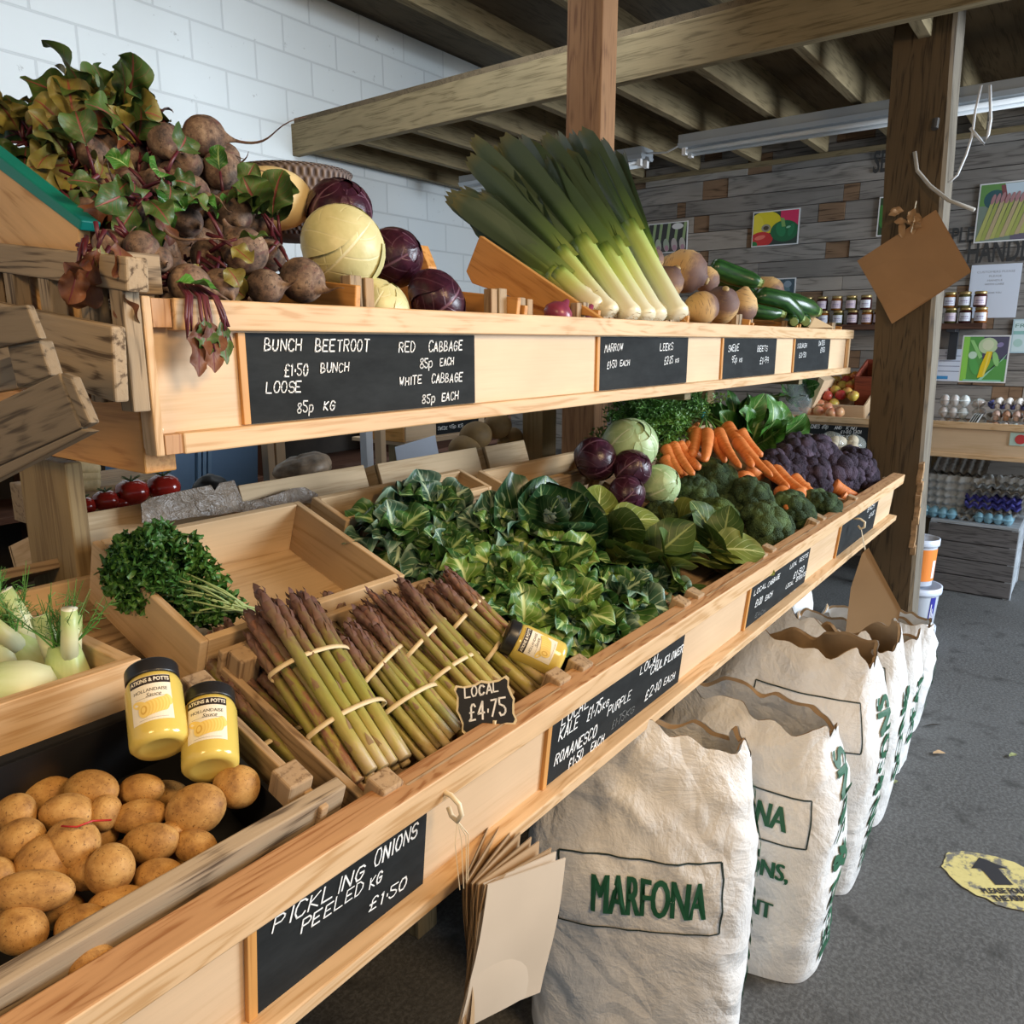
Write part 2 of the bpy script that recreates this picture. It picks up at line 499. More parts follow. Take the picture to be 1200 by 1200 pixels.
mb = MB().tube([(4.75, 2.25, 2.7), (4.78, 2.38, 2.67), (4.85, 2.55, 2.70)], 0.006, 6)
tag(mb.build('light_cable', plain('lead_cable', (0.7, 0.7, 0.7), 0.5), None, True), 'pale cable slung between the two strip lights', 'cable')
# ================================================================ chalk handwriting
GL = {'A': '00 26 40|12 32', 'B': '00 06 26 35 34 23 03|23 42 41 20 00', 'C': '45 36 16 04 02 10 30 41', 'D': '00 06 26 44 42 20 00', 'E': '46 06 00 40|03 33',
      'F': '46 06 00|03 33', 'G': '45 36 16 04 02 10 30 42 43 23', 'H': '06 00|46 40|03 43', 'I': '26 20', 'K': '06 00|46 03 40', 'L': '06 00 40', 'M': '00 16 23 36 40',
      'N': '00 06 40 46', 'O': '16 04 02 10 30 42 44 36 16', 'P': '00 06 36 45 44 33 03', 'R': '00 06 36 45 44 33 03|23 40', 'S': '45 36 16 05 04 13 33 42 41 30 10 01',
      'T': '06 46|26 20', 'U': '06 02 10 30 42 46', 'W': '06 10 24 30 46', 'Q': '16 04 02 10 30 42 44 36 16|22 40', 'V': '06 20 46', 'Y': '06 23 46|23 20', 'X': '06 40|46 00', 'J': '46 41 30 10 01', 'Z': '06 46 00 40',
      '1': '15 26 20', '2': '05 16 36 45 44 00 40', '3': '05 16 36 45 44 33 42 41 30 10 01', '4': '30 36 02 42', '5': '46 06 04 33 42 41 30 10 01', '6': '46 13 02 01 10 30 41 42 33 13',
      '7': '06 46 10', '8': '23 14 05 16 36 45 34 23 02 01 10 30 41 42 23', '9': '43 13 04 05 16 36 45 43 30', '0': '16 04 02 10 30 42 44 36 16', '£': '45 36 26 15 11 00 40|03 33', '.': '22 23',
      'p': '04 0a|03 14 34 43 41 30 10 01', '&': '40 05 16 25 02 10 30 42', '-': '03 33', ',': '11 00', 'i': '24 20|26 25'}
def gpt(s):
    x = int(s[0]); y = -2 if s[1] == 'a' else int(s[1])
    return x / 4.0 * 0.62, y / 6.0
class Chalk:
    """strokes laid on a plane through p with axes ex (along the line), ez (up) and normal en"""
    def __init__(s): s.mb = MB()
    def line(s, p, ex, ez, en, text, width, height, stroke, seed=0, slant=0.16):
        g = random.Random(seed + len(text) * 7)
        adv = [0.45 if ch in '.i1I,' else 0.9 for ch in text]
        k = width / (sum(adv) - 0.25)
        cx = 0
        for ch, a in zip(text, adv):
            if ch != ' ' and ch in GL:
                jx, jz, js = g.uniform(-.05, .05), g.uniform(-.04, .04), g.uniform(.92, 1.08)
                for pl in GL[ch].split('|'):
                    pts = []
                    for t in pl.split():
                        gx, gz = gpt(t)
                        gx += g.uniform(-.02, .02); gz += g.uniform(-.02, .02)
                        pts.append(np.asarray(p) + ex * (k * (cx + jx + gx * js - (0.15 if a < .6 else 0)) + slant * gz * height) + ez * ((gz * js + jz) * height) + en * 0.0012)
                    s.ribbon(pts, ex, ez, stroke * g.uniform(.68, 1.0))
            cx += a
    def ribbon(s, pts, ex, ez, w):
        for a, b in zip(pts, pts[1:]):
            d = b - a; L = np.linalg.norm(d)
            if L < 1e-6: continue
            d = d / L
            n = np.cross(d, np.cross(ex, ez)); n = n / np.linalg.norm(n)
            a2 = a - d * w * .35; b2 = b + d * w * .35
            s.mb.add([a2 - n * w / 2, b2 - n * w / 2, b2 + n * w / 2, a2 + n * w / 2], [(0, 1, 2, 3)])

def write(parent, P, n, lines, m=None, name='chalk_lettering', seed=0):
    """lines: (text, (u0,v0), (u1,v1), cap height px, stroke px); the plane P, n is the board's own face"""
    out = []; n = np.asarray(n, float)
    for i, (t, a, b, hp, sp) in enumerate(lines):
        A = onplane(*a, P, n); B = onplane(*b, P, n)
        ex = B - A; W = np.linalg.norm(ex); ex /= W
        ez = np.cross(n, ex) * 1.0
        if ez[2] < 0: ez = -ez
        k = mpp((A + B) / 2); ch = Chalk()
        ch.line(A, ex, ez, n, t, W, hp * k, sp * k, seed + i)
        out.append(ch.mb.build(name, m or CHALK))
    loc = Vector(parent.matrix_world.translation) if parent else Vector()
    return out
def adopt(o, parent):
    """keep o where it stands and make it a child of parent"""
    if isinstance(o, list):
        for q in o: adopt(q, parent)
        return o
    bpy.context.view_layer.update()
    o.parent = parent
    o.matrix_parent_inverse = parent.matrix_world.inverted()
    return o

# ================================================================ the two-tier stand
stand = thing('display_stand', 'long two-tier pine vegetable stand with chalkboard price panels', 'display stand', (1.9, 1.2, 0))
def sp(name, size, m, loc, rot=None, bevel=.0025, label=None, parent=None):
    o = box_part(name, size, m, None, loc, rot, bevel)
    if label: o['label'] = label
    return adopt(o, parent or stand)
XA, XB = -0.45, 3.64
LEAN = rad(5.5)
RL = Matrix.Rotation(LEAN, 3, 'X')            # the lower face leans out at its top
def face(x, d, out=0.0):
    """point on the leaning lower face, d metres below the rail top"""
    return np.array([x, 0.63 + math.sin(LEAN) * d - out * math.cos(LEAN), 0.937 - math.cos(LEAN) * d - out * math.sin(LEAN)])
FN = np.array([0, -math.cos(LEAN), -math.sin(LEAN)])
xm, xl = (XA + XB) / 2, XB - XA
sp('front_board', (xl, 0.018, 0.185), PLY, face(xm, 0.105, -0.032), RL)
_r = sp('top_rail', (xl + .05, 0.048, 0.042), PINE, face(xm + .02, 0.021, -0.024), RL, label='pine rail along the top of the lower tray')
_r.data.materials.append(PINER); _r.data.polygons[1].material_index = 1
sp('bottom_rail', (xl + .01, 0.04, 0.022), PINE, face(xm + .005, 0.189, -0.012), RL, label='pine rail along the foot of the lower tray')
# bed of the lower tray, rear board, frame and legs
sp('tray_bed', (xl, 0.70, 0.018), CRATE, bed(xm, 0.395, -0.012), RB)
sp('rear_board', (xl, 0.02, 0.16), BOXW, (xm, 1.375, 1.02))
sp('bearer', (0.66, 0.045, 0.09), BEAM, bed(XB - .03, 0.40, -0.06), RB @ RZ90)
for x in (0.05, 1.25, 2.4, 3.5):
    sp('leg', (0.72, 0.07, 0.07), BEAM, (x, 1.25, 0.36), RYV)
    sp('bearer', (0.66, 0.045, 0.09), BEAM, bed(x, 0.40, -0.06), RB @ RZ90)
sp('dark_backing', (xl, 0.012, 0.85), DARK, (xm, 1.31, 0.43))  # near-black sheet added to stand in for the shade under the tray
# upper tray
UX0, UX1, UY = 0.512, 3.895, 0.95
um, ul = (UX0 + UX1) / 2, UX1 - UX0
sp('front_board', (ul - .01, 0.018, 0.19), PLY, (um - .005, UY + .030, 1.458))
sp('top_rail', (ul - .02, 0.04, 0.040), PINE, (um + .028, UY + .02, 1.535), label='pine rail along the top of the upper tray')
sp('bottom_rail', (ul - .02, 0.035, 0.028), PINE, (um + .025, UY + .0175, 1.370), label='pine rail along the foot of the upper tray')
sp('end_board', (0.20, 0.03, 0.012), PINE, (UX0 + .004, UY + .018, 1.456), RYV)
sp('rail_end', (0.036, 0.03, 0.026), PINER, (UX0 + .0235, UY + .020, 1.536), RYV, 0.001)
sp('rail_end', (0.026, 0.03, 0.026), PINER, (UX0 + .0235, UY + .018, 1.370), RYV, 0.001)
sp('end_board', (0.15, 0.016, 0.022), PINE, (UX1 - .022, UY + .012, 1.452), RYV)
sp('tray_bed', (ul - .03, 0.56, 0.016), CRATE, (um, UY + .33, 1.455), Matrix.Rotation(rad(6.5), 3, 'X'))
sp('rear_board', (ul, 0.018, 0.16), CRATE, (um, UY + .60, 1.53))
for x in (0.535, 2.20, 3.3):
    sp('bearer', (0.66, 0.045, 0.095), ORNG if x < 1 else BEAM, (x, UY + .042 + .33, 1.377), RZ90, label='warm orange bearer under the end of the upper tray' if x < 1 else None)
sp('shelf_post', (1.36, 0.085, 0.085), POSTW, (2.21, 1.545, 0.68), RYV, label='short square post carrying the upper tray')
sp('shelf_post', (1.36, 0.085, 0.085), POSTW, (3.6, 1.545, 0.68), RYV)
sp('corner_post', (1.30, 0.192, 0.03), POSTW, (0.59, 1.475, 0.65), RYV, .004, 'stout upright at the near end of the stand')
for (x, z) in ((0.535, 1.456), (0.536, 1.43)): pass
mb = MB().lathe([(0.0045, 0), (0.0045, .0015), (.003, .002)], 14, M=mat4(look_rot((0, -1, 0)), tuple(onY(187, 505, UY + .021)) ))
mb.tube([onY(185.6, 505, UY + .0185), onY(188.6, 505, UY + .0185)], .0008, 4, 1); mb.tube([onY(187, 503.4, UY + .0185), onY(187, 506.6, UY + .0185)], .0008, 4, 1)
adopt(mb.build('screw', [STEEL, DARK]), stand)['label'] = 'brass cross-head screw'

# chalkboard panels: u-ranges on the photo's boards, upper then lower
def upper_panel(u0, u1, vmid, label, lines, faint=None):
    a = onY(u0, vmid, UY + .02)[0]; b_ = onY(u1, vmid, UY + .02)[0]
    o = sp('chalkboard', (b_ - a, 0.004, 0.128), CHALKB, ((a + b_) / 2, UY + .019, 1.449), None, 0, label)
    sp('chalkboard_trim', (0.128, 0.006, 0.012), ORNG, (a - .007, UY + .018, 1.449), RYV, 0.001)
    P = (0, UY + .017, 0); n = (0, -1, 0)
    adopt(write(o, P, n, lines, seed=int(u0)), o)
    return o
upper_panel(289, 555, 440, 'chalkboard panel pricing beetroot and cabbage', [
    ('BUNCH', (309, 411), (352, 411), 13, 1.9), ('BEETROOT', (369, 412), (431, 411), 13, 1.9), ('£1.50', (333, 441), (360, 439), 13, 1.8), ('BUNCH', (375, 437), (408, 435), 10.5, 1.6),
    ('LOOSE', (311, 461), (352, 459), 12, 1.8), ('85p', (348, 484), (366, 482), 12, 1.8), ('KG', (379, 480), (391, 480), 10, 1.7),
    ('RED', (467, 413), (485, 412), 11, 1.7), ('CABBAGE', (502, 412), (541, 410), 11, 1.7), ('85p', (492, 432), (506, 430), 10, 1.6), ('EACH', (515, 429), (531, 427), 8, 1.5),
    ('WHITE', (468, 452), (493, 449), 9, 1.6), ('CABBAGE', (505, 449), (541, 447), 10, 1.6), ('85p', (494, 473), (509, 471), 10, 1.6), ('EACH', (517, 470), (536, 468), 9, 1.6)])
upper_panel(701, 804, 430, 'chalkboard panel pricing marrow and leeks', [
    ('MARROW', (708, 413), (729, 410), 8, 1.2), ('£1.50', (711, 432), (722, 430), 8, 1.2), ('EACH', (726, 429), (737, 428), 6, 1.1), ('LEEKS', (773, 411), (788, 410), 8, 1.2), ('£2.25', (778, 427), (788, 425), 8, 1.1), ('KG', (791, 425), (795, 424), 4, .9)])
upper_panel(846, 908, 420, 'chalkboard panel pricing swede', [
    ('SWEDE', (853, 412), (865, 411), 7, 1.0), ('95p', (857, 425), (863, 424), 7, 1.0), ('KG', (866, 424), (869, 424), 4, .8), ('BEETS', (887, 412), (899, 411), 6, 1.0), ('£1.99', (890, 427), (900, 425), 7, 1.0)])
upper_panel(930, 971, 415, 'small chalkboard panel nearest the plank wall', [
    ('SQUASH', (934, 408), (945, 407), 5, .8), ('£2.50', (936, 419), (944, 418), 5, .9), ('DATES', (959, 405), (966, 404), 5, .8), ('£1.50', (961, 413), (966, 412), 5, .8)])
def lower_panel(u0, v0, u1, v1, label, lines, faint=None):
    a = onplane(u0, v0, face(0, .06, -.019), FN)[0]; b_ = onplane(u1, v1, face(0, .06, -.019), FN)[0]
    o = sp('chalkboard', (b_ - a, 0.004, 0.136), CHALKB, face((a + b_) / 2, .110, -.021), RL, 0, label)
    sp('chalkboard_trim', (0.136, 0.008, 0.012), ORNG, face(a - .007, .110, -.020), RL @ RYV, 0.001)
    P = face(0, .1, -.019)
    adopt(write(o, P, FN, lines, seed=int(u0)), o)
    if faint: adopt(write(o, P, FN, faint, CHALKF, 'rubbed_lettering', 5), o)
    return o
lower_panel(300, 1082, 500, 957, 'chalkboard panel pricing pickling onions', [
    ('PICKLING', (318, 1093), (425, 1028), 19, 2.6), ('ONIONS', (438, 1016), (487, 980), 19, 2.6), ('PEELED', (352, 1093), (424, 1044), 16, 2.4), ('KG', (432, 1042), (446, 1032), 14, 2.3), ('£1.50', (432, 1068), (474, 1040), 15, 2.3)])
lower_panel(645.8, 857, 802, 750, 'chalkboard panel pricing kale, romanesco and cauliflower', [
    ('LOCAL', (657, 851), (689, 827), 15, 2.1), ('KALE', (654, 868), (676, 852), 15, 2.1), ('£1.75', (687, 845), (703, 833), 17, 2.0), ('KG', (705, 831), (712, 826), 8, 1.6), ('ROMANESCO', (649, 897), (697, 862), 14, 2.1),
    ('£1.50', (665, 903), (682, 887), 14, 2.0), ('EACH', (691, 881), (706, 869), 10, 1.7), ('PURPLE', (711, 839), (738, 819), 11, 1.5), ('LOCAL', (749, 791), (772, 773), 10, 1.7), ('CAULIFLOWER', (761, 791), (799, 764), 10, 1.7), ('£2.10', (755, 821), (773, 806), 12, 1.8), ('EACH', (777, 803), (789, 795), 8, 1.5)],
    [('£1.75', (716, 855), (730, 843), 11, 1.2), ('KG', (732, 841), (742, 834), 8, 1.2)])
lower_panel(879, 697, 949, 648, 'chalkboard panel pricing cabbage and sprouts', [
    ('LOCAL', (883, 698), (897, 688), 6, 1.1), ('CABBAGE', (899, 688), (913, 677), 6, 1.1), ('£1.20', (884, 712), (892, 706), 8, 1.4), ('EACH', (896, 704), (904, 698), 6, 1.3), ('LOCAL', (925, 667), (933, 661), 5, .9), ('BEETS', (936, 659), (946, 652), 5, .9),
    ('£1.50', (929, 678), (941, 669), 7, 1.4), ('LOCAL', (920, 690), (929, 684), 5, .9), ('SPROUTS', (932, 682), (943, 674), 5, .9), ('£1.50', (923, 702), (933, 695), 6, 1.1)], [('EACH', (884, 724), (896, 717), 5, .7)])
lower_panel(986, 617, 1029, 590, 'small chalkboard panel behind the hanging paper bags', [('EACH', (1016, 600), (1024, 594), 5, .9), ('£1.20', (1018, 607), (1024, 602), 5, .9)])
# ================================================================ growing things: materials and builders
def uvs(nt):
    tc = nt.nodes.new('ShaderNodeTexCoord'); s = nt.nodes.new('ShaderNodeSeparateXYZ')
    nt.links.new(tc.outputs['UV'], s.inputs[0]); return s.outputs[0], s.outputs[1]
def leafmat(name, c1, c2, vein, n=7, k=2.6, vw=0.10, mw=0.07, rough=0.45, sc=14, side=0.7, edge=None):
    m, nt, b = newmat(name, rough, 0, 0.4)
    u, v = uvs(nt)
    t = math_(nt, 'ABSOLUTE', math_(nt, 'SUBTRACT', math_(nt, 'MULTIPLY', u, 2), 1))
    s = math_(nt, 'FRACT', math_(nt, 'SUBTRACT', math_(nt, 'MULTIPLY', v, n), math_(nt, 'MULTIPLY', t, k)))
    d = math_(nt, 'ABSOLUTE', math_(nt, 'SUBTRACT', s, 0.5))
    sv = ramp(nt, d, [(vw * .35, (1, 1, 1)), (vw, (0, 0, 0))])
    sv = math_(nt, 'MULTIPLY', sv, math_(nt, 'SUBTRACT', side, math_(nt, 'MULTIPLY', t, side * .75)))
    md = ramp(nt, t, [(mw * .5, (1, 1, 1)), (mw * 1.5, (0, 0, 0))])
    ve = math_(nt, 'MAXIMUM', sv, md)
    f = noise(nt, coords(nt), sc, 3)
    base = ramp(nt, f, [(0.3, c2), (0.7, c1)])
    if edge:
        base = mix(nt, ramp(nt, t, [(0.75, (0, 0, 0)), (1.0, (1, 1, 1))]), base, edge)
    c = mix(nt, ve, base, vein)
    col(nt, b, c)
    bump(nt, b, math_(nt, 'ADD', f, math_(nt, 'MULTIPLY', ve, -0.7)), 0.35, 0.004)
    b.inputs['Subsurface Weight'].default_value = 0.0
    return m
KALE = leafmat('kale_leaf', (0.055, 0.15, 0.032), (0.020, 0.072, 0.020), (0.36, 0.50, 0.20), 6, 2.4, .11, .10, 0.42)
KALEY = leafmat('pale_kale_leaf', (0.15, 0.27, 0.045), (0.06, 0.14, 0.025), (0.50, 0.58, 0.25), 6, 2.4, .11, .10, 0.42)
KALEB = leafmat('blue_kale_leaf', (0.06, 0.14, 0.085), (0.018, 0.06, 0.036), (0.40, 0.53, 0.36), 6, 2.4, .10, .09, 0.4, edge=(0.22, 0.34, 0.26))
GREENS = leafmat('spring_green_leaf', (0.075, 0.135, 0.032), (0.032, 0.075, 0.02), (0.32, 0.40, 0.16), 7, 2.6, .07, .05, 0.38)
GREENY = leafmat('yellow_green_leaf', (0.20, 0.24, 0.045), (0.09, 0.13, 0.03), (0.45, 0.48, 0.2), 7, 2.6, .07, .05, 0.4)
DKGREEN = leafmat('dark_wrapper_leaf', (0.024, 0.075, 0.026), (0.010, 0.038, 0.016), (0.24, 0.36, 0.17), 6, 2.6, .06, .045, 0.33)
CHARD = leafmat('bright_leaf', (0.07, 0.21, 0.032), (0.028, 0.11, 0.02), (0.36, 0.50, 0.2), 7, 2.4, .06, .06, 0.36)
BEETL = leafmat('beet_leaf_green', (0.075, 0.135, 0.03), (0.03, 0.07, 0.018), (0.20, 0.055, 0.05), 7, 2.4, .06, .06, 0.45)
BEETY = leafmat('yellowing_beet_leaf', (0.24, 0.22, 0.05), (0.12, 0.10, 0.025), (0.22, 0.06, 0.04), 7, 2.4, .06, .06, 0.5)
BEETB = leafmat('withered_beet_leaf', (0.20, 0.075, 0.03), (0.055, 0.02, 0.014), (0.12, 0.02, 0.03), 7, 2.4, .06, .06, 0.55)
CABW = leafmat('white_cabbage_leaf', (0.66, 0.62, 0.34), (0.55, 0.53, 0.26), (0.76, 0.73, 0.48), 5, 1.6, .06, .022, 0.4, 30, 0.6)
CABG = leafmat('pale_green_cabbage_leaf', (0.42, 0.55, 0.30), (0.30, 0.44, 0.22), (0.58, 0.67, 0.46), 5, 1.6, .06, .035, 0.4, 30, 0.55)
CABR = leafmat('red_cabbage_leaf', (0.055, 0.014, 0.030), (0.022, 0.006, 0.015), (0.17, 0.085, 0.13), 5, 1.6, .06, .03, 0.3, 45, 0.6)
STEMG = plain('pale_green_stem', (0.34, 0.44, 0.17), 0.45, var=0.15)
STEMD = plain('green_stem', (0.12, 0.25, 0.05), 0.45, var=0.2)
STEMP = plain('purple_stem', (0.085, 0.012, 0.022), 0.45, var=0.3)

def leaf(mb, base, d, up, L, W, bend=0.6, cup=0.15, ruf=0.1, rf=3.0, seed=0, pet=0.15, wide=0.9, nu=9, nv=13, mi=0, pw=0.05, roll=0.0):
    g = np.random.RandomState(seed)
    d = np.asarray(d, float); d = d / np.linalg.norm(d)
    up = np.asarray(up, float); up = up - d * (up @ d); up = up / (np.linalg.norm(up) + 1e-9)
    sd = np.cross(d, up)
    if roll:
        up, sd = up * math.cos(roll) + sd * math.sin(roll), sd * math.cos(roll) - up * math.sin(roll)
    v = np.linspace(0, 1, nv); ang = bend * v ** 1.3
    dl = L / (nv - 1)
    px = np.concatenate([[0], np.cumsum(np.cos((ang[1:] + ang[:-1]) / 2) * dl)])
    pz = -np.concatenate([[0], np.cumsum(np.sin((ang[1:] + ang[:-1]) / 2) * dl)])
    q = np.clip((v - pet) / (1 - pet), 0, 1)
    w = W / 2 * np.sin(PI * np.clip(q, 0, 1) ** wide * 0.985 + 0.012) ** 0.75
    w = np.maximum(w, pw * W / 2 * np.where(v < 0.98, 1, 0.6))
    s = np.linspace(-1, 1, nu)
    ph = g.uniform(0, 6.28, 2)
    S, V = np.meshgrid(s, v)
    wv = w[:, None]
    amp = ruf * W * np.abs(S) ** 1.6 * np.clip(wv / (W / 2), 0, 1)
    phs = np.where(S > 0, ph[0], ph[1])
    zz = cup * wv * 2 * S ** 2 + amp * np.sin(rf * 6.28 * V + phs + 1.5 * np.abs(S)) + amp * 0.3 * np.sin(rf * 11.3 * V + phs * 2)
    xx = S * wv * (1 + 0.05 * np.sin(rf * 9 * V + phs))
    nx, nz = np.sin(ang)[:, None], np.cos(ang)[:, None]
    P = (np.asarray(base)[None, None] + d * (px[:, None] + nx * zz)[..., None] + up * (pz[:, None] + nz * zz)[..., None] + sd * xx[..., None])
    uv = [((i / (nu - 1)), j / (nv - 1)) for j in range(nv) for i in range(nu)]
    mb.grid(P, mi, uv)
    return P[-1, nu // 2]

def unit(v):
    v = np.asarray(v, float); return v / np.linalg.norm(v)
def cabbage_mesh(r, seed, squash=0.92, layers=7, lift=0.05):
    """head wrapped in overlapping leaves, stem end at -z"""
    mb = MB(); g = np.random.RandomState(seed)
    blob(mb, (r * .965, r * .965, r * squash * .965), seed, 0.02, 1.3, 30, 18)
    mb.uv = [(.93, .5)] * mb.n
    # give the core leaf-like uv
    for i in range(layers):
        a0 = i * 2.4 + g.uniform(-.3, .3); nu, nv = 15, 15
        rr = r * (0.972 + 0.007 * i)
        nz = SN(seed * 13 + i, 2.0)
        top = g.uniform(0.74, 0.97)
        P = np.zeros((nv, nu, 3))
        for j in range(nv):
            t = 0.04 + top * j / (nv - 1)
            for k in range(nu):
                s_ = 2 * k / (nu - 1) - 1
                hw = 1.35 * math.sin(min(PI * .5, t * 2.6)) * (1.0 if t < .7 else max(0.25, 1 - ((t - .7) / .42) ** 2))
                la = a0 + s_ * hw
                th = PI * t
                p = np.array([math.sin(th) * math.cos(la), math.sin(th) * math.sin(la), -math.cos(th)])
                e = max(abs(s_) ** 5, (j / (nv - 1)) ** 7)
                q = rr * (1 + 0.018 * nz(p[None])[0] + lift * e * (0.4 + 0.6 * math.sin(5 * t + i)))
                P[j, k] = p * q * np.array([1, 1, squash])
        mb.grid(P, 0)
    return mb
def put(mesh_obj_name, mb, mats, label, cat, loc, R=None, group=None, smooth=True):
    o = mb.build(mesh_obj_name, mats, None, smooth, tuple(map(float, loc)), R)
    return tag(o, label, cat, group)

def bumpy(name, c1, c2, sc=24, rough=0.75, big=1.2, strength=1.0):
    m, nt, b = newmat(name, rough, 0, 0.2)
    vo = N(nt, 'ShaderNodeTexVoronoi'); vo.inputs['Scale'].default_value = sc
    vec = coords(nt); nt.links.new(vec, vo.inputs['Vector'])
    f = noise(nt, vec, big, 3)
    c = ramp(nt, vo.outputs['Distance'], [(0.05, c1), (0.6, c2)])
    c = mix(nt, ramp(nt, f, [(0.45, (0, 0, 0)), (0.75, (1, 1, 1))]), c, tuple(min(1, x * 1.9) for x in c1))
    col(nt, b, c)
    inv = math_(nt, 'SUBTRACT', 1.0, vo.outputs['Distance'])
    bump(nt, b, inv, strength, 0.004)
    return m
BROC = bumpy('broccoli_florets', (0.080, 0.125, 0.050), (0.020, 0.040, 0.018))
BROCS = plain('broccoli_stalk', (0.17, 0.25, 0.085), 0.55, var=0.2)
PCAUL = bumpy('purple_florets', (0.070, 0.050, 0.074), (0.022, 0.015, 0.026), 20)
PCAULS = plain('purple_stalk', (0.11, 0.12, 0.09), 0.6, var=0.2)
def floret_head(r, seed, n=46, bump_r=0.30, flat=0.72, ragged=0.06):
    """dome of rounded florets"""
    mb = MB(); g = np.random.RandomState(seed)
    blob(mb, (r * .86, r * .86, r * flat * .86), seed, 0.06, 2.0, 18, 12)
    for i in range(n):
        t = math.acos(1 - 1.35 * (i + .5) / n); a = i * 2.39996 + g.uniform(-.2, .2)
        p = np.array([math.sin(t) * math.cos(a), math.sin(t) * math.sin(a), math.cos(t) * flat])
        rr = r * bump_r * g.uniform(.75, 1.25)
        q = p * r * (0.86 + g.uniform(-ragged, ragged))
        R = look_rot(unit(p / np.array([1, 1, flat])), g.uniform(0, 6))
        blob(mb, (rr, rr, rr * .75), seed * 50 + i, 0.16, 2.6, 12, 8, mat4(R, q))
    return mb
def stalk_mesh(r, h, seed):
    mb = MB(); nz = SN(seed, 20)
    mb.lathe([(r * .42, -h), (r * .46, -h * .9), (r * .42, -h * .6), (r * .55, -h * .3), (r * .8, 0.0), (r * .5, r * .2)], 14, fn=lambda p, a: p * np.array([1 + .06 * math.cos(3 * a), 1 + .06 * math.cos(3 * a), 1]))
    return mb

# carrot
m, nt, b = newmat('carrot_skin', 0.5, 0, 0.4)
vz = noise(nt, coords(nt, (3, 3, 26)), 1.2, 3)
col(nt, b, ramp(nt, vz, [(0.3, (0.55, 0.15, 0.032)), (0.7, (0.74, 0.27, 0.085))]))
bump(nt, b, vz, 0.35, 0.002)
CARR = m
def carrot_mesh(L, r, seed, bend=0.012, blunt=0.5):
    """crown at origin, tapering along +z"""
    mb = MB(); g = np.random.RandomState(seed); a0 = g.uniform(0, 6.28)
    prof = []
    for i in range(16):
        t = i / 15
        rr = r * (min(1, .45 + t * 9) if t < .07 else (1 - (t - .07) * (1 - blunt))) * (1 if t < .93 else math.sqrt(max(0.02, 1 - ((t - .93) / .075) ** 2)))
        prof.append((max(rr, 0.0008) * (1 + g.uniform(-.03, .03)), t * L))
    def fn(p, a):
        t = p[2] / L; return p + np.array([math.cos(a0), math.sin(a0), 0]) * bend * math.sin(PI * t)
    mb.lathe(prof, 14, fn=fn)
    return mb
# potato
m, nt, b = newmat('potato_skin', 0.62, 0, 0.3)
vec = coords(nt)
f = noise(nt, vec, 1.5, 5, 0.65); f2 = noise(nt, vec, 11, 3, 0.7)
c = ramp(nt, f, [(0.28, (0.22, 0.10, 0.03)), (0.5, (0.44, 0.235, 0.07)), (0.72, (0.58, 0.35, 0.12))])
c = mix(nt, ramp(nt, f2, [(0.58, (0, 0, 0)), (0.68, (1, 1, 1))]), c, (0.15, 0.07, 0.022))
col(nt, b, c); bump(nt, b, f2, 0.3, 0.001)
POTA = m
# beetroot
m, nt, b = newmat('beetroot_skin', 0.72, 0, 0.3)
vec = coords(nt)
f = noise(nt, vec, 34, 5, 0.7); f2 = noise(nt, coords(nt, (20, 20, 90)), 1.5, 3); f3 = noise(nt, vec, 140, 3, 0.7)
c = ramp(nt, f, [(0.36, (0.05, 0.036, 0.032)), (0.52, (0.17, 0.112, 0.08)), (0.72, (0.36, 0.265, 0.185))])
c = mix(nt, ramp(nt, f2, [(0.55, (0, 0, 0)), (0.75, (1, 1, 1))]), c, (0.11, 0.045, 0.04))
c = mix(nt, ramp(nt, f3, [(0.56, (0, 0, 0)), (0.68, (1, 1, 1))]), c, (0.05, 0.035, 0.028))
col(nt, b, c); bump(nt, b, f, 0.4, 0.003)
BEET = m
def beet_mesh(r, tail, seed, tb_=0.5, stalks=True):
    """crown at +z, tail leaves at -z and bends"""
    g = np.random.RandomState(seed); a0 = g.uniform(0, 6.28)
    nz = SN(seed, 1.6)
    mb = MB(); prof = []
    for i in range(15):
        t = PI * (0.03 + .80 * i / 14)
        z = math.cos(t) * r * .95; rr = math.sin(t) * r
        if z < 0: z *= 1.15
        prof.append((rr, z))
    rl, zl = prof[-1]
    path = []
    for i in range(1, 17):
        t = (i / 16) ** 1.5
        path.append((max(rl * math.exp(-t * tail / (.33 * r)) * .92, .0022 * (1.25 - t)), zl - tail * t))
    prof += path
    def fn(p, a):
        q = p * (1 + .05 * nz(p[None] / r)[0])
        if p[2] < zl:
            k = (zl - p[2]) / max(tail, 1e-6)
            off = tb_ * tail * k * k
            q = q + np.array([math.cos(a0), math.sin(a0), 0]) * off + np.array([-math.sin(a0), math.cos(a0), 0]) * .12 * tail * math.sin(5 * k)
        return q
    mb.lathe(prof[::-1], 18, fn=fn)
    return mb
def beet_stalks(r, seed, n=7, L=0.03):
    mb = MB(); g = np.random.RandomState(seed)
    for i in range(n):
        a = g.uniform(0, 6.28); q = g.uniform(0, .3) * r
        p0 = np.array([q * math.cos(a), q * math.sin(a), r * .86]); d = np.array([math.cos(a) * .5, math.sin(a) * .5, 1])
        l = L * g.uniform(.5, 1.2)
        mb.tube([p0, p0 + d * l * .5, p0 + d * l + np.array([g.uniform(-.3, .3) * l, g.uniform(-.3, .3) * l, 0])], [.0035, .003, .0022], 6)
    return mb
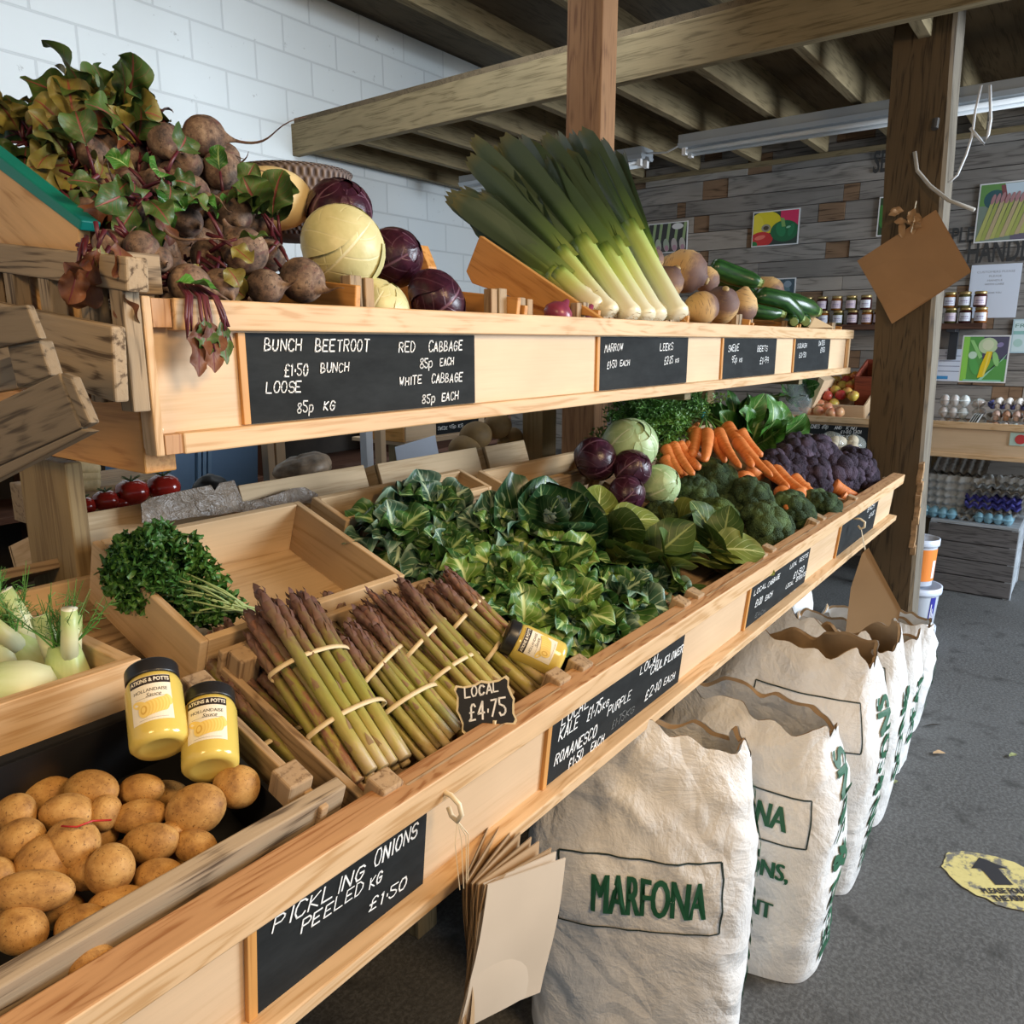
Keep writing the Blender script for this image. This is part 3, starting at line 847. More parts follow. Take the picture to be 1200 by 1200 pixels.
# asparagus
m, nt, b = newmat('asparagus_skin', 0.45, 0, 0.4)
u, v = uvs(nt)
oi = nt.nodes.new('ShaderNodeObjectInfo')
f = noise(nt, coords(nt, (1, 1, .35)), 45, 3)
vv = math_(nt, 'ADD', v, math_(nt, 'MULTIPLY', math_(nt, 'SUBTRACT', f, 0.5), 0.5))
c = ramp(nt, vv, [(0.0, (0.42, 0.32, 0.17)), (0.14, (0.38, 0.31, 0.085)), (0.4, (0.27, 0.255, 0.05)), (0.6, (0.23, 0.20, 0.055)), (0.76, (0.17, 0.105, 0.055)), (1.0, (0.115, 0.06, 0.055))])
c = mix(nt, math_(nt, 'MULTIPLY', ramp(nt, oi.outputs['Random'], [(0.55, (0, 0, 0)), (0.9, (1, 1, 1))]), ramp(nt, f, [(.4, (0, 0, 0)), (.6, (1, 1, 1))])), c, (0.26, 0.12, 0.075))
col(nt, b, c)
ASPA = m
m, nt, b = newmat('asparagus_scale', 0.5, 0, 0.3)
u, v = uvs(nt)
c = ramp(nt, v, [(0.0, (0.33, 0.23, 0.10)), (0.5, (0.27, 0.17, 0.075)), (0.72, (0.20, 0.115, 0.06)), (0.85, (0.17, 0.085, 0.06)), (1.0, (0.13, 0.07, 0.06))])
f = noise(nt, coords(nt), 60, 2)
c = mix(nt, math_(nt, 'MULTIPLY', f, 0.6), c, (0.10, 0.055, 0.05))
col(nt, b, c)
ASPS = m
BAND = plain('rubber_band', (0.66, 0.52, 0.30), 0.55)
def spear_mesh(L, r, seed):
    mb = MB(); g = np.random.RandomState(seed)
    a0 = g.uniform(0, 6.28); bd = g.uniform(0, .05) * L
    def c(t): return np.array([math.cos(a0) * bd * t * t, math.sin(a0) * bd * t * t, L * t])
    ts = [0, .004, .2, .4, .6, .75, .86, .93, .975, 1.0]
    rs = [.85, 1.0, 1.0, .97, .94, .92, .95, .85, .60, .15]
    path = [c(t) for t in ts]
    mb.tube(path, [r * q for q in rs], 9)
    for i in range(mb.n): mb.uv[i] = (mb.uv[i][0], min(1, max(0, mb.v[i][2] / L)))
    # scales: sparse on the stalk, crowded on the tip
    pos = list(np.arange(.1, .68, .105) + g.uniform(-.02, .02, 6)) + list(np.linspace(.70, .99, 19))
    for i, t in enumerate(pos):
        a = i * 2.4 + g.uniform(-.3, .3); tip = t > .69
        rr = r * np.interp(t, ts, rs)
        h = r * (2.2 if not tip else 2.3 - 1.0 * max(0, t - .85) / .15); w = r * (.85 if not tip else .95)
        e1 = np.array([math.cos(a), math.sin(a), 0]); e2 = np.array([-math.sin(a), math.cos(a), 0]); e3 = np.array([0, 0, 1.])
        ctr = c(t)
        out = .10 if not tip else .32
        V = [ctr + e1 * rr * .80 + e2 * w * .62, ctr + e1 * rr * 1.06, ctr + e1 * rr * .80 - e2 * w * .62,
             ctr + e1 * (rr * 1.0 + r * out * .5) * .92 + e2 * w * .40 + e3 * h * .5, ctr + e1 * (rr * 1.1 + r * out * .6) + e3 * h * .5, ctr + e1 * (rr * 1.0 + r * out * .5) * .92 - e2 * w * .40 + e3 * h * .5,
             ctr + e1 * (rr * (.85 if tip else 1.02) + r * out * .4) + e3 * h]
        mb.add(V, [(0, 1, 4, 3), (1, 2, 5, 4), (3, 4, 6), (4, 5, 6)], 1, [(.5, t)] * 7)
    return mb
SPEARS = None
def asparagus_bunch(label, butt, tip, wid, n=15, seed=0, bands=(0.33, 0.68), up=None, rows=(6, 5, 4), r=0.0068):
    """butt and tip: centres of the two ends (world); spears lie in stacked rows"""
    global SPEARS
    if SPEARS is None:
        SPEARS = []
        for i in range(7):
            o = spear_mesh(1.0, 0.0285, 70 + i).build('asparagus_spear', [ASPA, ASPS], None, True)
            SPEARS.append(o.data); bpy.data.objects.remove(o)
    g = random.Random(seed)
    butt = np.asarray(butt); tip = np.asarray(tip)
    ax = tip - butt; L = np.linalg.norm(ax); ax /= L
    up = TN if up is None else np.asarray(up)
    up = unit(up - ax * (up @ ax)); sd = np.cross(ax, up)
    t = thing('asparagus_bunch', label, 'asparagus', butt, None, 'bunches of asparagus')
    nrow = len(rows); k = 0
    step = wid / max(rows)
    for j, m_ in enumerate(rows):
        for i in range(m_):
            off = sd * ((i - (m_ - 1) / 2) * step + g.uniform(-.15, .15) * step) + up * (j * r * 1.75 + g.uniform(-.1, .1) * r)
            l = L * g.uniform(.9, 1.06); rr = r * g.uniform(.8, 1.3)
            fan = sd * ((i - (m_ - 1) / 2) * step * g.uniform(-.12, .3)) + up * g.uniform(-.3, 1.2) * r
            d = unit(ax * l + fan)
            o = bpy.data.objects.new('spear', SPEARS[k % len(SPEARS)]); k += 1
            COL.objects.link(o); o.parent = t
            R = look_rot(d, g.uniform(0, 6.28))
            s0 = ax * g.uniform(-.02, .03) * L
            o.matrix_local = mat4(R, off + s0) @ Matrix.Diagonal((rr / .0285, rr / .0285, l, 1))
    H = nrow * r * 1.75
    for bt in bands:
        mb = MB(); pts = []
        skew = g.uniform(-.02, .02)
        for q in range(29):
            a = 2 * PI * q / 28
            x = math.copysign(abs(math.cos(a)) ** .8, math.cos(a)) * (wid / 2 + r * .9); z = math.copysign(abs(math.sin(a)) ** .8, math.sin(a)) * (H / 2 + r * .55)
            if z > 0: x *= (1 - .25 * z / (H / 2))
            pts.append(sd * x + up * (z + H / 2 - r * .9) + ax * (bt * L + skew * x / wid))
        mb.tube(pts, .0042, 6, flat=.28, up=up)
        o = mb.build('rubber_band', BAND, t, True)
    return t
# leek
m, nt, b = newmat('leek_shaft', 0.35, 0, 0.45)
u, v = uvs(nt)
f = noise(nt, coords(nt, (60, 60, 2)), 2, 3)
vv = math_(nt, 'ADD', v, math_(nt, 'MULTIPLY', math_(nt, 'SUBTRACT', f, .5), .15))
col(nt, b, ramp(nt, vv, [(0.0, (0.76, 0.70, 0.52)), (0.5, (0.78, 0.75, 0.52)), (0.72, (0.56, 0.64, 0.22)), (0.92, (0.28, 0.42, 0.09)), (1.0, (0.15, 0.27, 0.07))]))
bump(nt, b, f, .2, .001)
LEEKW = m
m, nt, b = newmat('leek_leaf', 0.42, 0, 0.4)
u, v = uvs(nt)
ln = noise(nt, coords(nt), 3, 2)
st = math_(nt, 'PINGPONG', math_(nt, 'MULTIPLY', u, 22), 0.5)
c = ramp(nt, v, [(0.0, (0.30, 0.42, 0.10)), (0.18, (0.11, 0.20, 0.055)), (0.4, (0.060, 0.105, 0.052)), (0.9, (0.070, 0.105, 0.060)), (1.0, (0.15, 0.14, 0.05))])
c = mix(nt, math_(nt, 'MULTIPLY', st, .5), c, (0.10, 0.145, 0.10))
col(nt, b, c)
LEEKL = m
def leek(label, root, top, seed, r=0.017, shaft=0.42, nleaf=7, spread=0.10):
    g = np.random.RandomState(seed)
    root = np.asarray(root); top = np.asarray(top); ax = top - root; L = np.linalg.norm(ax); ax /= L
    t = thing('leek', label, 'leek', root, look_rot(ax, 0), 'leeks fanned out on the sloping board')
    S = L * shaft
    mb = MB()
    mb.lathe([(r * .5, -.004), (r * 1.05, .0), (r * 1.18, .012), (r * 1.0, .04), (r * .95, S * .5), (r * 1.0, S * .85), (r * 1.05, S)], 14)
    mb.build('shaft', LEEKW, t, True)
    mb = MB()
    for i in range(14):
        a = g.uniform(0, 6.28); q = g.uniform(0, 1) * r
        mb.tube([(q * math.cos(a), q * math.sin(a), 0), (q * 1.5 * math.cos(a), q * 1.5 * math.sin(a), -.008 - g.uniform(0, .008))], .0007, 4)
    mb.build('root_hairs', plain('leek_root', (.5, .42, .27), .8), t)
    for i in range(nleaf):
        side = 1 if i % 2 else -1; k = (i // 2 + .5) / (nleaf / 2)
        st = S * (.80 + .16 * g.random()) ; ll = (L - st) * g.uniform(.85, 1.12)
        nv, nu = 14, 7; P = np.zeros((nv, nu, 3))
        sp_ = side * spread * k * g.uniform(.6, 1.3); bow = g.uniform(-.05, .05); w0 = r * 1.05; w1 = r * g.uniform(1.1, 1.6)
        droop = g.uniform(0, .5) if g.random() < .3 else 0
        for j in range(nv):
            v = j / (nv - 1)
            w_ = (w0 * (1 - v) + w1 * v) * (1 if v < .8 else 1 - (v - .8) * 1.2) if v < 1 else w1 * .55
            cx = sp_ * ll * v ** 1.2 * 2.2; cy = bow * v * ll + r * .5 * (1 - v) * side * .6
            z = st + ll * v - droop * ll * max(0, v - .6) ** 1.3
            for q in range(nu):
                s_ = 2 * q / (nu - 1) - 1
                fold = (1 - v) * .95 + .25
                P[j, q] = (cx + side * w_ * .55 * (1 - abs(s_)) * fold - side * .3 * w_, cy + s_ * w_, z - abs(s_) * w_ * .3 + (.01 * math.sin(q * 9 + i) if j == nv - 1 else 0))
        MB().grid(P).build('leaf', LEEKL, t, True)
    return t
# jar of sauce
GLASS_Y = plain('hollandaise_sauce', (0.66, 0.50, 0.115), 0.16, 0, 0.55)
LIDK = plain('black_lid', (0.014, 0.014, 0.016), 0.35)
LABELW = plain('cream_label', (0.80, 0.74, 0.60), 0.5)
LABELB = plain('label_band', (0.028, 0.018, 0.016), 0.5)
BUTTER = plain('butter_print', (0.82, 0.60, 0.17), 0.5)
BUTTERD = plain('butter_print_shade', (0.62, 0.38, 0.07), 0.5)
BUTTERM = plain('butter_print_mid', (0.76, 0.52, 0.12), 0.5)
INK = plain('label_ink', (0.06, 0.05, 0.045), 0.5)
GREYP = plain('label_grey', (0.45, 0.42, 0.38), 0.6)
def font_mesh(text, size, bold=0.0, shear=0.0):
    cu = bpy.data.curves.new('lettering', 'FONT'); cu.body = text; cu.size = size; cu.offset = bold; cu.shear = shear
    cu.align_x = 'CENTER'; cu.align_y = 'CENTER'; cu.resolution_u = 3
    o = bpy.data.objects.new('lettering', cu); COL.objects.link(o)
    bpy.context.view_layer.update()
    me = bpy.data.meshes.new_from_object(o.evaluated_get(bpy.context.evaluated_depsgraph_get()))
    V = np.zeros(len(me.vertices) * 3); me.vertices.foreach_get('co', V); V = V.reshape(-1, 3)
    F = [tuple(p.vertices) for p in me.polygons]
    bpy.data.objects.remove(o); bpy.data.curves.remove(cu); bpy.data.meshes.remove(me)
    return V, F
def disc2(mb, fn, cx, cy, rx, ry, mi, rot=0, n=20):
    """flat printed ellipse mapped through fn(x, y)"""
    V = [fn(cx, cy)] + [fn(cx + rx * math.cos(a) * math.cos(rot) - ry * math.sin(a) * math.sin(rot), cy + rx * math.cos(a) * math.sin(rot) + ry * math.sin(a) * math.cos(rot)) for a in np.linspace(0, 2 * PI, n, endpoint=False)]
    mb.add(V, [(0, 1 + i, 1 + (i + 1) % n) for i in range(n)], mi)
def rect2(mb, fn, x0, y0, x1, y1, mi, n=10):
    V = []; F = []
    for i in range(n + 1):
        x = x0 + (x1 - x0) * i / n
        V += [fn(x, y0), fn(x, y1)]
    mb.add(V, [(2 * i, 2 * i + 2, 2 * i + 3, 2 * i + 1) for i in range(n)], mi)
def text2(mb, fn, text, cx, cy, size, mi, bold=0, shear=0, sx=1.0):
    V, F = font_mesh(text, size, bold, shear)
    mb.add([fn(cx + p[0] * sx, cy + p[1]) for p in V], F, mi)
def sauce_jar(label, loc, R):
    t = thing('sauce_jar', label, 'jar', loc, R, 'jars of hollandaise sauce')
    r = .033
    MB().lathe([(.020, .002), (.027, 0), (.0325, .006), (r, .012), (r, .078), (.031, .086), (.0285, .091)], 36).build('glass_body', GLASS_Y, t, True)
    MB().lathe([(.0305, .0895), (.0315, .091), (.0315, .107), (.0295, .110), (.01, .1105)], 36).build('lid', LIDK, t, True, bevel=.0008)
    mb = MB()
    def at(h):
        return lambda x, y: (math.sin(x / r) * (r + h), -math.cos(x / r) * (r + h), y)
    rect2(mb, at(.0003), -.024, .022, .024, .082, 0, 16)
    rect2(mb, at(.0005), -.024, .071, .024, .0815, 1, 16)
    text2(mb, at(.0008), 'ATKINS & POTTS', 0, .0762, .0072, 0, .0002, 0, .82)
    text2(mb, at(.0006), 'HOLLANDAISE', 0, .0625, .0062, 2, 0, 0, .95)
    text2(mb, at(.0006), 'Sauce', .003, .0560, .0075, 2, 0, .35)
    rect2(mb, at(.0006), -.018, .0530, .018, .0533, 2, 8)
    disc2(mb, at(.0005), -.013, .0455, .010, .0050, 3, -.5); disc2(mb, at(.0005), .019, .047, .0048, .0075, 3, .3)
    for i in range(14):
        disc2(mb, at(.0006 + .00005 * i), .0155 - i * .0018, .0425 - i * .0004, .0050, .0098, 3 if i % 2 else 6, -.12)
    disc2(mb, at(.0013), -.0085, .0375, .0062, .0096, 3, -.12); disc2(mb, at(.0014), -.0085, .0375, .0036, .0058, 4, -.12); disc2(mb, at(.0015), -.0088, .0378, .0022, .0038, 3, -.12)
    rect2(mb, at(.0007), -.015, .0248, .017, .0254, 5, 6)
    mb.build('printed_label', [LABELW, LABELB, INK, BUTTER, BUTTERD, GREYP, BUTTERM], t)
    return t
# ================================================================ lower tray: crates and boxes
def part(t, name, size, m, p, R=None, bevel=.002, label=None):
    """plank at a world point p, child of the (unrotated or rotated) thing t"""
    bpy.context.view_layer.update()
    o = box_part(name, size, m, None, p, R, bevel)
    if label: o['label'] = label
    bpy.context.view_layer.update()
    mw = o.matrix_world.copy(); o.parent = t; o.matrix_world = mw
    return o
def slat_crate(label, x0, x1, s0, s1, h=0.13, m=None, front=True, blocks=True, rise=0.0):
    m = m or CRATE
    t = thing('wooden_crate', label, 'crate', bed((x0 + x1) / 2, (s0 + s1) / 2, 0.0), None, 'slatted crates on the lower tray')
    g = random.Random(int(x0 * 1000)); xm = (x0 + x1) / 2; w = x1 - x0; sm = (s0 + s1) / 2; d = s1 - s0
    RS = RB @ RZ90
    for i in range(5):
        part(t, 'bottom_slat', (w - .004, d / 5 - .012, .008), m, bed(xm, s0 + d * (i + .5) / 5, .006), RB)
    for x in (x0 + .008, x1 - .008):
        part(t, 'side_board', (d - .012, .012, h - .045), m, bed(x, sm, .012 + (h - .045) / 2), RS)
    part(t, 'front_slat', (w - .09, .011, .04), m, bed(xm, s0 + .006, h - .028), RB)
    part(t, 'front_slat', (w, .011, .045), m, bed(xm, s0 + .006, .035), RB)
    part(t, 'back_slat', (w, .011, .05), m, bed(xm, s1 - .006, h - .03), RB)
    if blocks:
        for x in (x0 + .026, x1 - .026):
            for s_ in (s0 + .029, s1 - .029):
                part(t, 'corner_block', (h - .012, .034, .036), m, bed(x, s_, (h - .012) / 2 + .01), RB @ RYV, .003)
    return t
slat_crate('slatted crate full of banded asparagus bunches', 0.592, 1.045, 0.035, 0.40)
slat_crate('slatted crate under the curly kale bunches', 1.065, 1.53, 0.035, 0.62)
slat_crate('slatted crate of big flat spring green leaves', 1.55, 2.02, 0.035, 0.62)
slat_crate('slatted crate beneath the heap of broccoli', 2.04, 2.50, 0.035, 0.40)
slat_crate('slatted crate under the loose orange carrots', 2.52, 2.98, 0.035, 0.66)
slat_crate('slatted crate of purple cauliflower at the far end of the lower tray', 3.0, 3.58, 0.035, 0.66, h=0.11)
# plain boxes at the back of the tray
def open_box(name, label, x0, x1, s0, s1, h, m, th=.014, group=None, lift=0.0, fronth=None):
    t = thing(name, label, 'box', bed((x0 + x1) / 2, (s0 + s1) / 2, lift), None, group)
    xm, sm, w, d = (x0 + x1) / 2, (s0 + s1) / 2, x1 - x0, s1 - s0
    RS = RB @ RZ90; fh = fronth or h
    part(t, 'box_floor', (w - .01, d - .01, .008), m, bed(xm, sm, lift + .006), RB)
    part(t, 'side_panel', (d, th, h), m, bed(x0 + th / 2, sm, lift + h / 2), RS)
    part(t, 'side_panel', (d, th, h), m, bed(x1 - th / 2, sm, lift + h / 2), RS)
    part(t, 'back_panel', (w - 2 * th, th, h), m, bed(xm, s1 - th / 2, lift + h / 2), RB)
    part(t, 'front_panel', (w - 2 * th, th, fh), m, bed(xm, s0 + th / 2, lift + fh / 2), RB)
    return t
open_box('plywood_box', 'nearly empty plywood box holding the parsley', 0.575, 0.998, 0.42, 0.745, 0.118, BOXW, lift=.012)
open_box('plywood_box', 'plywood box just behind the kale, its pale back panel showing', 1.035, 1.52, 0.635, 0.748, 0.118, BOXW, lift=.012)
open_box('plywood_box', 'plywood box holding the two lower pale cabbages and red cabbages', 1.60, 2.10, 0.635, 0.748, 0.10, BOXW, lift=.012)

# fennel box standing level at the near end
t = thing('fennel_box', 'shallow pine box of fennel bulbs at the near end of the tray', 'box', (0.2, 1.17, .93))
YF = 1.0; zt, zb = 1.078, 0.962
part(t, 'front_board', (.84, .020, zt - zb), PINE, (0.065, YF + .01, (zt + zb) / 2))
part(t, 'side_board', (.36, .020, zt - zb - .002), PINE, (.474, YF + .20, (zt + zb) / 2 - .001), RZ90)
part(t, 'back_board', (.82, .020, zt - zb), PINE, (0.055, YF + .37, (zt + zb) / 2))
part(t, 'box_floor', (.80, .35, .012), CRATE, (0.06, YF + .19, zb + .008))
part(t, 'batten', (.80, .03, .035), CRATE, (.05, YF + .03, zb - .018)); 
# potato crate and its black liner
t = thing('potato_crate', 'rough crate of potatoes with a sawn slat across its front', 'crate', bed(.2, .2, 0))
SX0, SX1 = -0.30, 0.552
fs = np.array([0, 0.70, 0.958])
part(t, 'front_slat', (SX1 + .014 - SX0, .020, .046), GREYW, ((SX0 + SX1 + .014) / 2, 0.70, 0.944), RB)
part(t, 'front_slat', (SX1 - SX0, .012, .03), CRATE, bed((SX0 + SX1) / 2, .035, .02), RB)
for x in (SX1 - .034, SX0 + .03):
    part(t, 'corner_block', (.145, .038, .036), CRATE, bed(x, .128, .072), RB @ RYV, .003)
    part(t, 'corner_block', (.145, .038, .036), CRATE, bed(x, .33, .075), RB @ RYV, .003)
part(t, 'side_board', (.27, .012, .05), CRATE, bed(SX1 - .022, .21, .10), RB @ RZ90)
part(t, 'side_board', (.27, .012, .04), CRATE, bed(SX1 - .022, .21, .025), RB @ RZ90)
part(t, 'bottom_board', (SX1 - SX0 - .02, .30, .01), CRATE, bed((SX0 + SX1) / 2, .19, .008), RB)
t = thing('plastic_liner', 'black plastic tray lining the potato crate', 'tray', bed(.1, .2, .02))
mb = MB()
mb.box((0, 0, 0), (.76, .245, .006)); mb.box((0, .122, .05), (.76, .006, .105)); mb.box((.377, 0, .045), (.006, .245, .09)); mb.box((-.377, 0, .045), (.006, .245, .09)); mb.box((0, -.12, .03), (.76, .006, .06)); mb.box((0, .128, .10), (.78, .016, .005))
o = mb.build('tray_shell', BLACK, t, loc=tuple(bed(.125, .215, .022) - np.array(t.location)), rot=RB)

# ---------------------------------------------------------------- potatoes: (u, v, half-length px, half-height px, tilt)
POTS = [(20, 953, 27, 22, 10, 'potato at the left edge of the crate, its upper left corner'), (108, 924, 35, 21, -8, 'long potato at the back of the crate in front of the pine box'), (166, 925, 31, 19, 5, 'potato at the back, just below the left sauce jar'),
        (80, 955, 31, 25, -25, 'knobbly potato behind the one with the red thread'), (164, 955, 33, 19, 8, 'pale smooth potato in the middle of the back rows'), (230, 948, 34, 27, 20, 'large brown potato beside the black gap below the right sauce jar'),
        (278, 921, 26, 24, -15, 'round potato perched against the right sauce jar'), (86, 988, 32, 27, -20, 'potato with a red plastic thread across it'), (22, 988, 32, 25, 30, 'potato at the left edge under the corner one'),
        (124, 953, 18, 20, 0, 'small potato wedged between the knobbly and the pale one'), (176, 990, 33, 24, 10, 'potato with pale worn skin in the middle of the crate'), (131, 1018, 30, 29, 60, 'upright potato with a grey scuffed top'),
        (53, 1012, 32, 30, -30, 'stout potato below the left edge pair'), (229, 992, 25, 19, -10, 'potato touching the middle of the sawn slat'), (203, 976, 16, 15, 0, 'little potato peeping out between bigger ones'),
        (187, 1028, 30, 21, -15, 'potato lying along the sawn slat, half under it'), (40, 1046, 46, 24, -8, 'long potato along the lower left of the heap'), (98, 1024, 22, 20, 0, 'potato in the hollow left of the upright one'),
        (140, 1058, 36, 20, 0, 'potato below the upright one, near the slat'), (-8, 1030, 25, 22, 0, 'potato cut off by the left edge of the picture'), (262, 1032, 27, 19, -32, 'potato showing under the right half of the slat'), (306, 1012, 24, 15, -32, 'potato in the slot between slat and rail'),
        (95, 1085, 34, 24, 10, 'potato low in the near corner of the crate'), (25, 1092, 34, 26, -10, 'potato in the lowest row by the left edge'), (215, 1065, 25, 18, -30, 'potato in the slot beneath the middle of the slat'), (110, 925 + 205, 32, 22, -20, 'lowest potato nearest the rail')]
POTS += [(u, v, 27, 20, t_, 'potato in the lower layer of the heap, mostly covered by others') for (u, v, t_) in ((58, 932, 10), (198, 936, -20), (112, 982, 30), (152, 1002, 0), (64, 1040, 20), (22, 968, -10), (172, 1045, 15), (206, 1002, 40), (238, 1022, -30), (135, 940, 0), (70, 1068, 10), (0, 1065, 0))]
pv = [blob(MB(), (1, .74, .70), 200 + i, .10, 1.35, 26, 16).build('potato', POTA, None, True) for i in range(7)]
def pot_h(u, v):
    return 0.088
random.seed(8)
for i, (u, v, a, b_, tilt, lab) in enumerate(POTS):
    slot = 'slot' in lab or 'under the right half' in lab
    P = tb(u, v, .045 if slot else 0.095 + (.015 if i in (5, 6, 7, 11, 16) else 0))
    if i == 6: P = tb(u, v, 0.115)
    if 'lower layer' in lab: P = tb(u, v, .062)
    k = mpp(P)
    o = pv[i] if i < 7 else pv[i % 7].copy()
    if i >= 7: COL.objects.link(o)
    # long axis in the image plane, tilted
    tl = rad(tilt)
    e1 = CR * math.cos(tl) + CU * math.sin(tl); e1 = unit(e1 + CF * random.uniform(-.5, .5)); e2 = unit(np.cross(CF, e1)); e3 = np.cross(e1, e2)
    R = Matrix((e1, e2, e3)).transposed() @ Matrix.Rotation(random.uniform(0, 6), 3, 'X')
    o.matrix_world = Matrix.Translation(Vector(P)) @ R.to_4x4() @ Matrix.Diagonal((a * k, b_ * k / .72, b_ * k / .72, 1))
    tag(o, lab, 'potato', 'potatoes in the near crate')
mb = MB().tube([tb(u, v, h) for (u, v, h) in ((72, 968, .135), (90, 969, .14), (108, 962, .137), (130, 961, .122))], .0011, 5)
tag(mb.build('plastic_thread', plain('red_plastic', (.45, .02, .02), .4), None, True), 'thin red plastic thread lying over a potato', 'thread')

# ---------------------------------------------------------------- sauce jars
def jar_at(label, ub, vb, ut, vt, h, L=.112, out=0.0):
    """base pixel on bed height h, top pixel along a line rising away from the viewer"""
    B = tb(ub, vb, h)
    best = None
    for k in range(200):
        T = CAM + ray(ut, vt) * (dep(B) + 0.001 * k)
        d = np.linalg.norm(T - B)
        if d >= L: best = T; break
    ax = best - B
    R = look_rot(ax)
    # turn the label (local -Y) to the viewer
    tocam = CAM - B; loc = R.inverted() @ Vector(tocam)
    ang = math.atan2(loc.x, -loc.y)
    return sauce_jar(label, B, R @ Matrix.Rotation(ang + out, 3, 'Z'))
jar_at('sauce jar with a black lid leaning beside the pine fennel box, left of the pair', 188, 878, 177, 783, .150, out=-.12)
jar_at('sauce jar with a black lid just behind the round potato, right of the pair', 247, 903, 245, 812, .135, out=-.1)
B = np.array(tb(657, 775, .115)); T = np.array(tb(588, 742, .135))
R = look_rot(T - B); loc = R.inverted() @ Vector(unit(CAM - B) + np.array([0, 0, .35])); ang = math.atan2(loc.x, -loc.y)
sauce_jar('sauce jar lying on its side between asparagus and kale', B, R @ Matrix.Rotation(ang, 3, 'Z'))

# ---------------------------------------------------------------- asparagus
AB = [('big front asparagus bunch with two bands, resting on the crate block', (447, 915, .055), (322, 722, .15), 92, (6, 5, 4), (.32, .66)),
      ('asparagus bunch tucked low under the big front one by the right sauce jar', (395, 925, .03), (268, 795, .075), 75, (5, 4), (.42,)),
      ('asparagus tips standing behind the two sauce jars', (322, 860, .02), (245, 748, .085), 62, (5, 4), (.45,)),
      ('dark asparagus bunch at the back, just below the empty box', (455, 810, .025), (368, 712, .10), 62, (5, 4), (.55,)),
      ('slim asparagus bunch beside the big front one with two loose bands', (520, 875, .04), (405, 742, .125), 78, (6, 5, 3), (.36, .66)),
      ('asparagus bunch whose butts lie behind the price sign', (578, 838, .05), (447, 702, .145), 78, (6, 5, 4), (.36, .62)),
      ('asparagus bunch nearest the kale beside the jar lying down', (632, 805, .055), (508, 690, .145), 68, (5, 5, 3), (.42, .70)),
      ('dark asparagus bunch squeezed between two others behind the price sign', (540, 850, .02), (425, 722, .09), 55, (4, 3), (.5,))]
for i, (lab, bq, tq, wpx, rows, bands) in enumerate(AB):
    B = tb(*bq); T = tb(*tq)
    asparagus_bunch(lab, B, T, wpx * mpp((B + T) / 2) * 1.06, seed=i, bands=bands, rows=rows, r=.0094 if i == 0 else .0082)

# price sign on a stake
t = thing('price_sign', 'small scalloped LOCAL £4.75 sign on a stake behind the rail', 'price sign', tb(568, 860, .10))
P0 = CAM + ray(569, 826) * dep(np.array(t.location)); k = mpp(P0)
n = unit(CAM - P0 + np.array([0, 0, -.25])); ex = unit(CR - n * (CR @ n)); rt = rad(11); ez = np.cross(n, ex)
ex, ez = ex * math.cos(rt) + ez * math.sin(rt), ez * math.cos(rt) - ex * math.sin(rt)
def sg(x, y, z=0): return P0 + ex * x * k + ez * y * k + n * z - np.array(t.location)
def scal(s_):
    pts = []
    for (x, y) in [(-33, -25), (-30, -29), (-22, -27), (-8, -28), (0, -31), (8, -28), (22, -27), (30, -29), (33, -25), (31, -17), (33, -6), (35, 0), (33, 6), (31, 17), (33, 25), (30, 29), (22, 26), (8, 26), (0, 29), (-8, 26), (-22, 26), (-30, 29), (-33, 25), (-31, 17), (-33, 6), (-35, 0), (-33, -6), (-31, -17)]:
        pts.append((x * s_, y * s_))
    return pts
CREAM = plain('cream_edge', (.78, .66, .42), .6)
MB().prism([sg(x, y, -.002) for x, y in scal(1.0)], n * .003).build('sign_board', CREAM, t)
MB().prism([sg(x * .93, y * .91, .001) for x, y in scal(1.0)], n * .0012).build('slate_face', plain('slate_black', (.012, .012, .012), .6), t)
MB().box(sg(4, -38, -.004), (.006, .004, .05)).build('stake', CREAM, t)
ch = Chalk()
ch.line(sg(-22, 13, .0012), ex, ez, n, 'LOCAL', 40 * k, 11 * k, 2.3 * k, 3); ch.line(sg(-21, -14, .0012), ex, ez, n, '£4.75', 42 * k, 19 * k, 2.2 * k, 4)
ch.mb.build('chalk_lettering', CHALK, t)

# ---------------------------------------------------------------- parsley
def clump_things(): pass
t = thing('parsley_bunch', 'bushy bunch of curly parsley spilling over the box side', 'parsley', tb(205, 690, .11))
P0 = np.array(t.location); g = np.random.RandomState(3); mb = MB()
PARS = leafmat('parsley_leaf', (0.075, 0.20, 0.035), (0.022, 0.085, 0.016), (0.18, 0.34, 0.08), 4, 2, .08, .05, .42)
stems = MB()
root = tb(292, 716, .115)
for i in range(2100):
    d = unit(g.normal(size=3) * np.array([1, 1, 1])); 
    rr = g.uniform(.25, 1.0) ** .5
    off = CR * d[0] * .094 * rr + CU * d[1] * .074 * rr + CF * d[2] * .06 * rr
    off += CR * (-.012) + CU * .026
    if d[1] < -.35 and d[0] > .1: off += CR * .03
    off += CU * (-.25 * (off @ CR)) if (off @ CR) > 0.03 else 0
    if d @ (-CF) < -0.55: continue
    c = P0 + off
    L = g.uniform(.010, .019)
    leaf(mb, c - P0, unit(d[0] * CR + d[1] * CU + d[2] * CF + g.normal(size=3) * .6), g.normal(size=3), L, L * 1.15, g.uniform(0, 1.8), .35, .55, 1.8, i, .05, 1.0, 8, 9)
mb.build('curly_leaves', PARS, t, True)
for i in range(26):
    a = P0 + CR * g.uniform(-.03, .07) + CU * g.uniform(-.045, .03) - CF * g.uniform(.02, .06)
    b_ = root + g.normal(size=3) * .006
    stems.tube([a - P0, (a + b_) / 2 - P0 + g.normal(size=3) * .006, b_ - P0], .0016, 5)
stems.build('stems', STEMG, t, True)

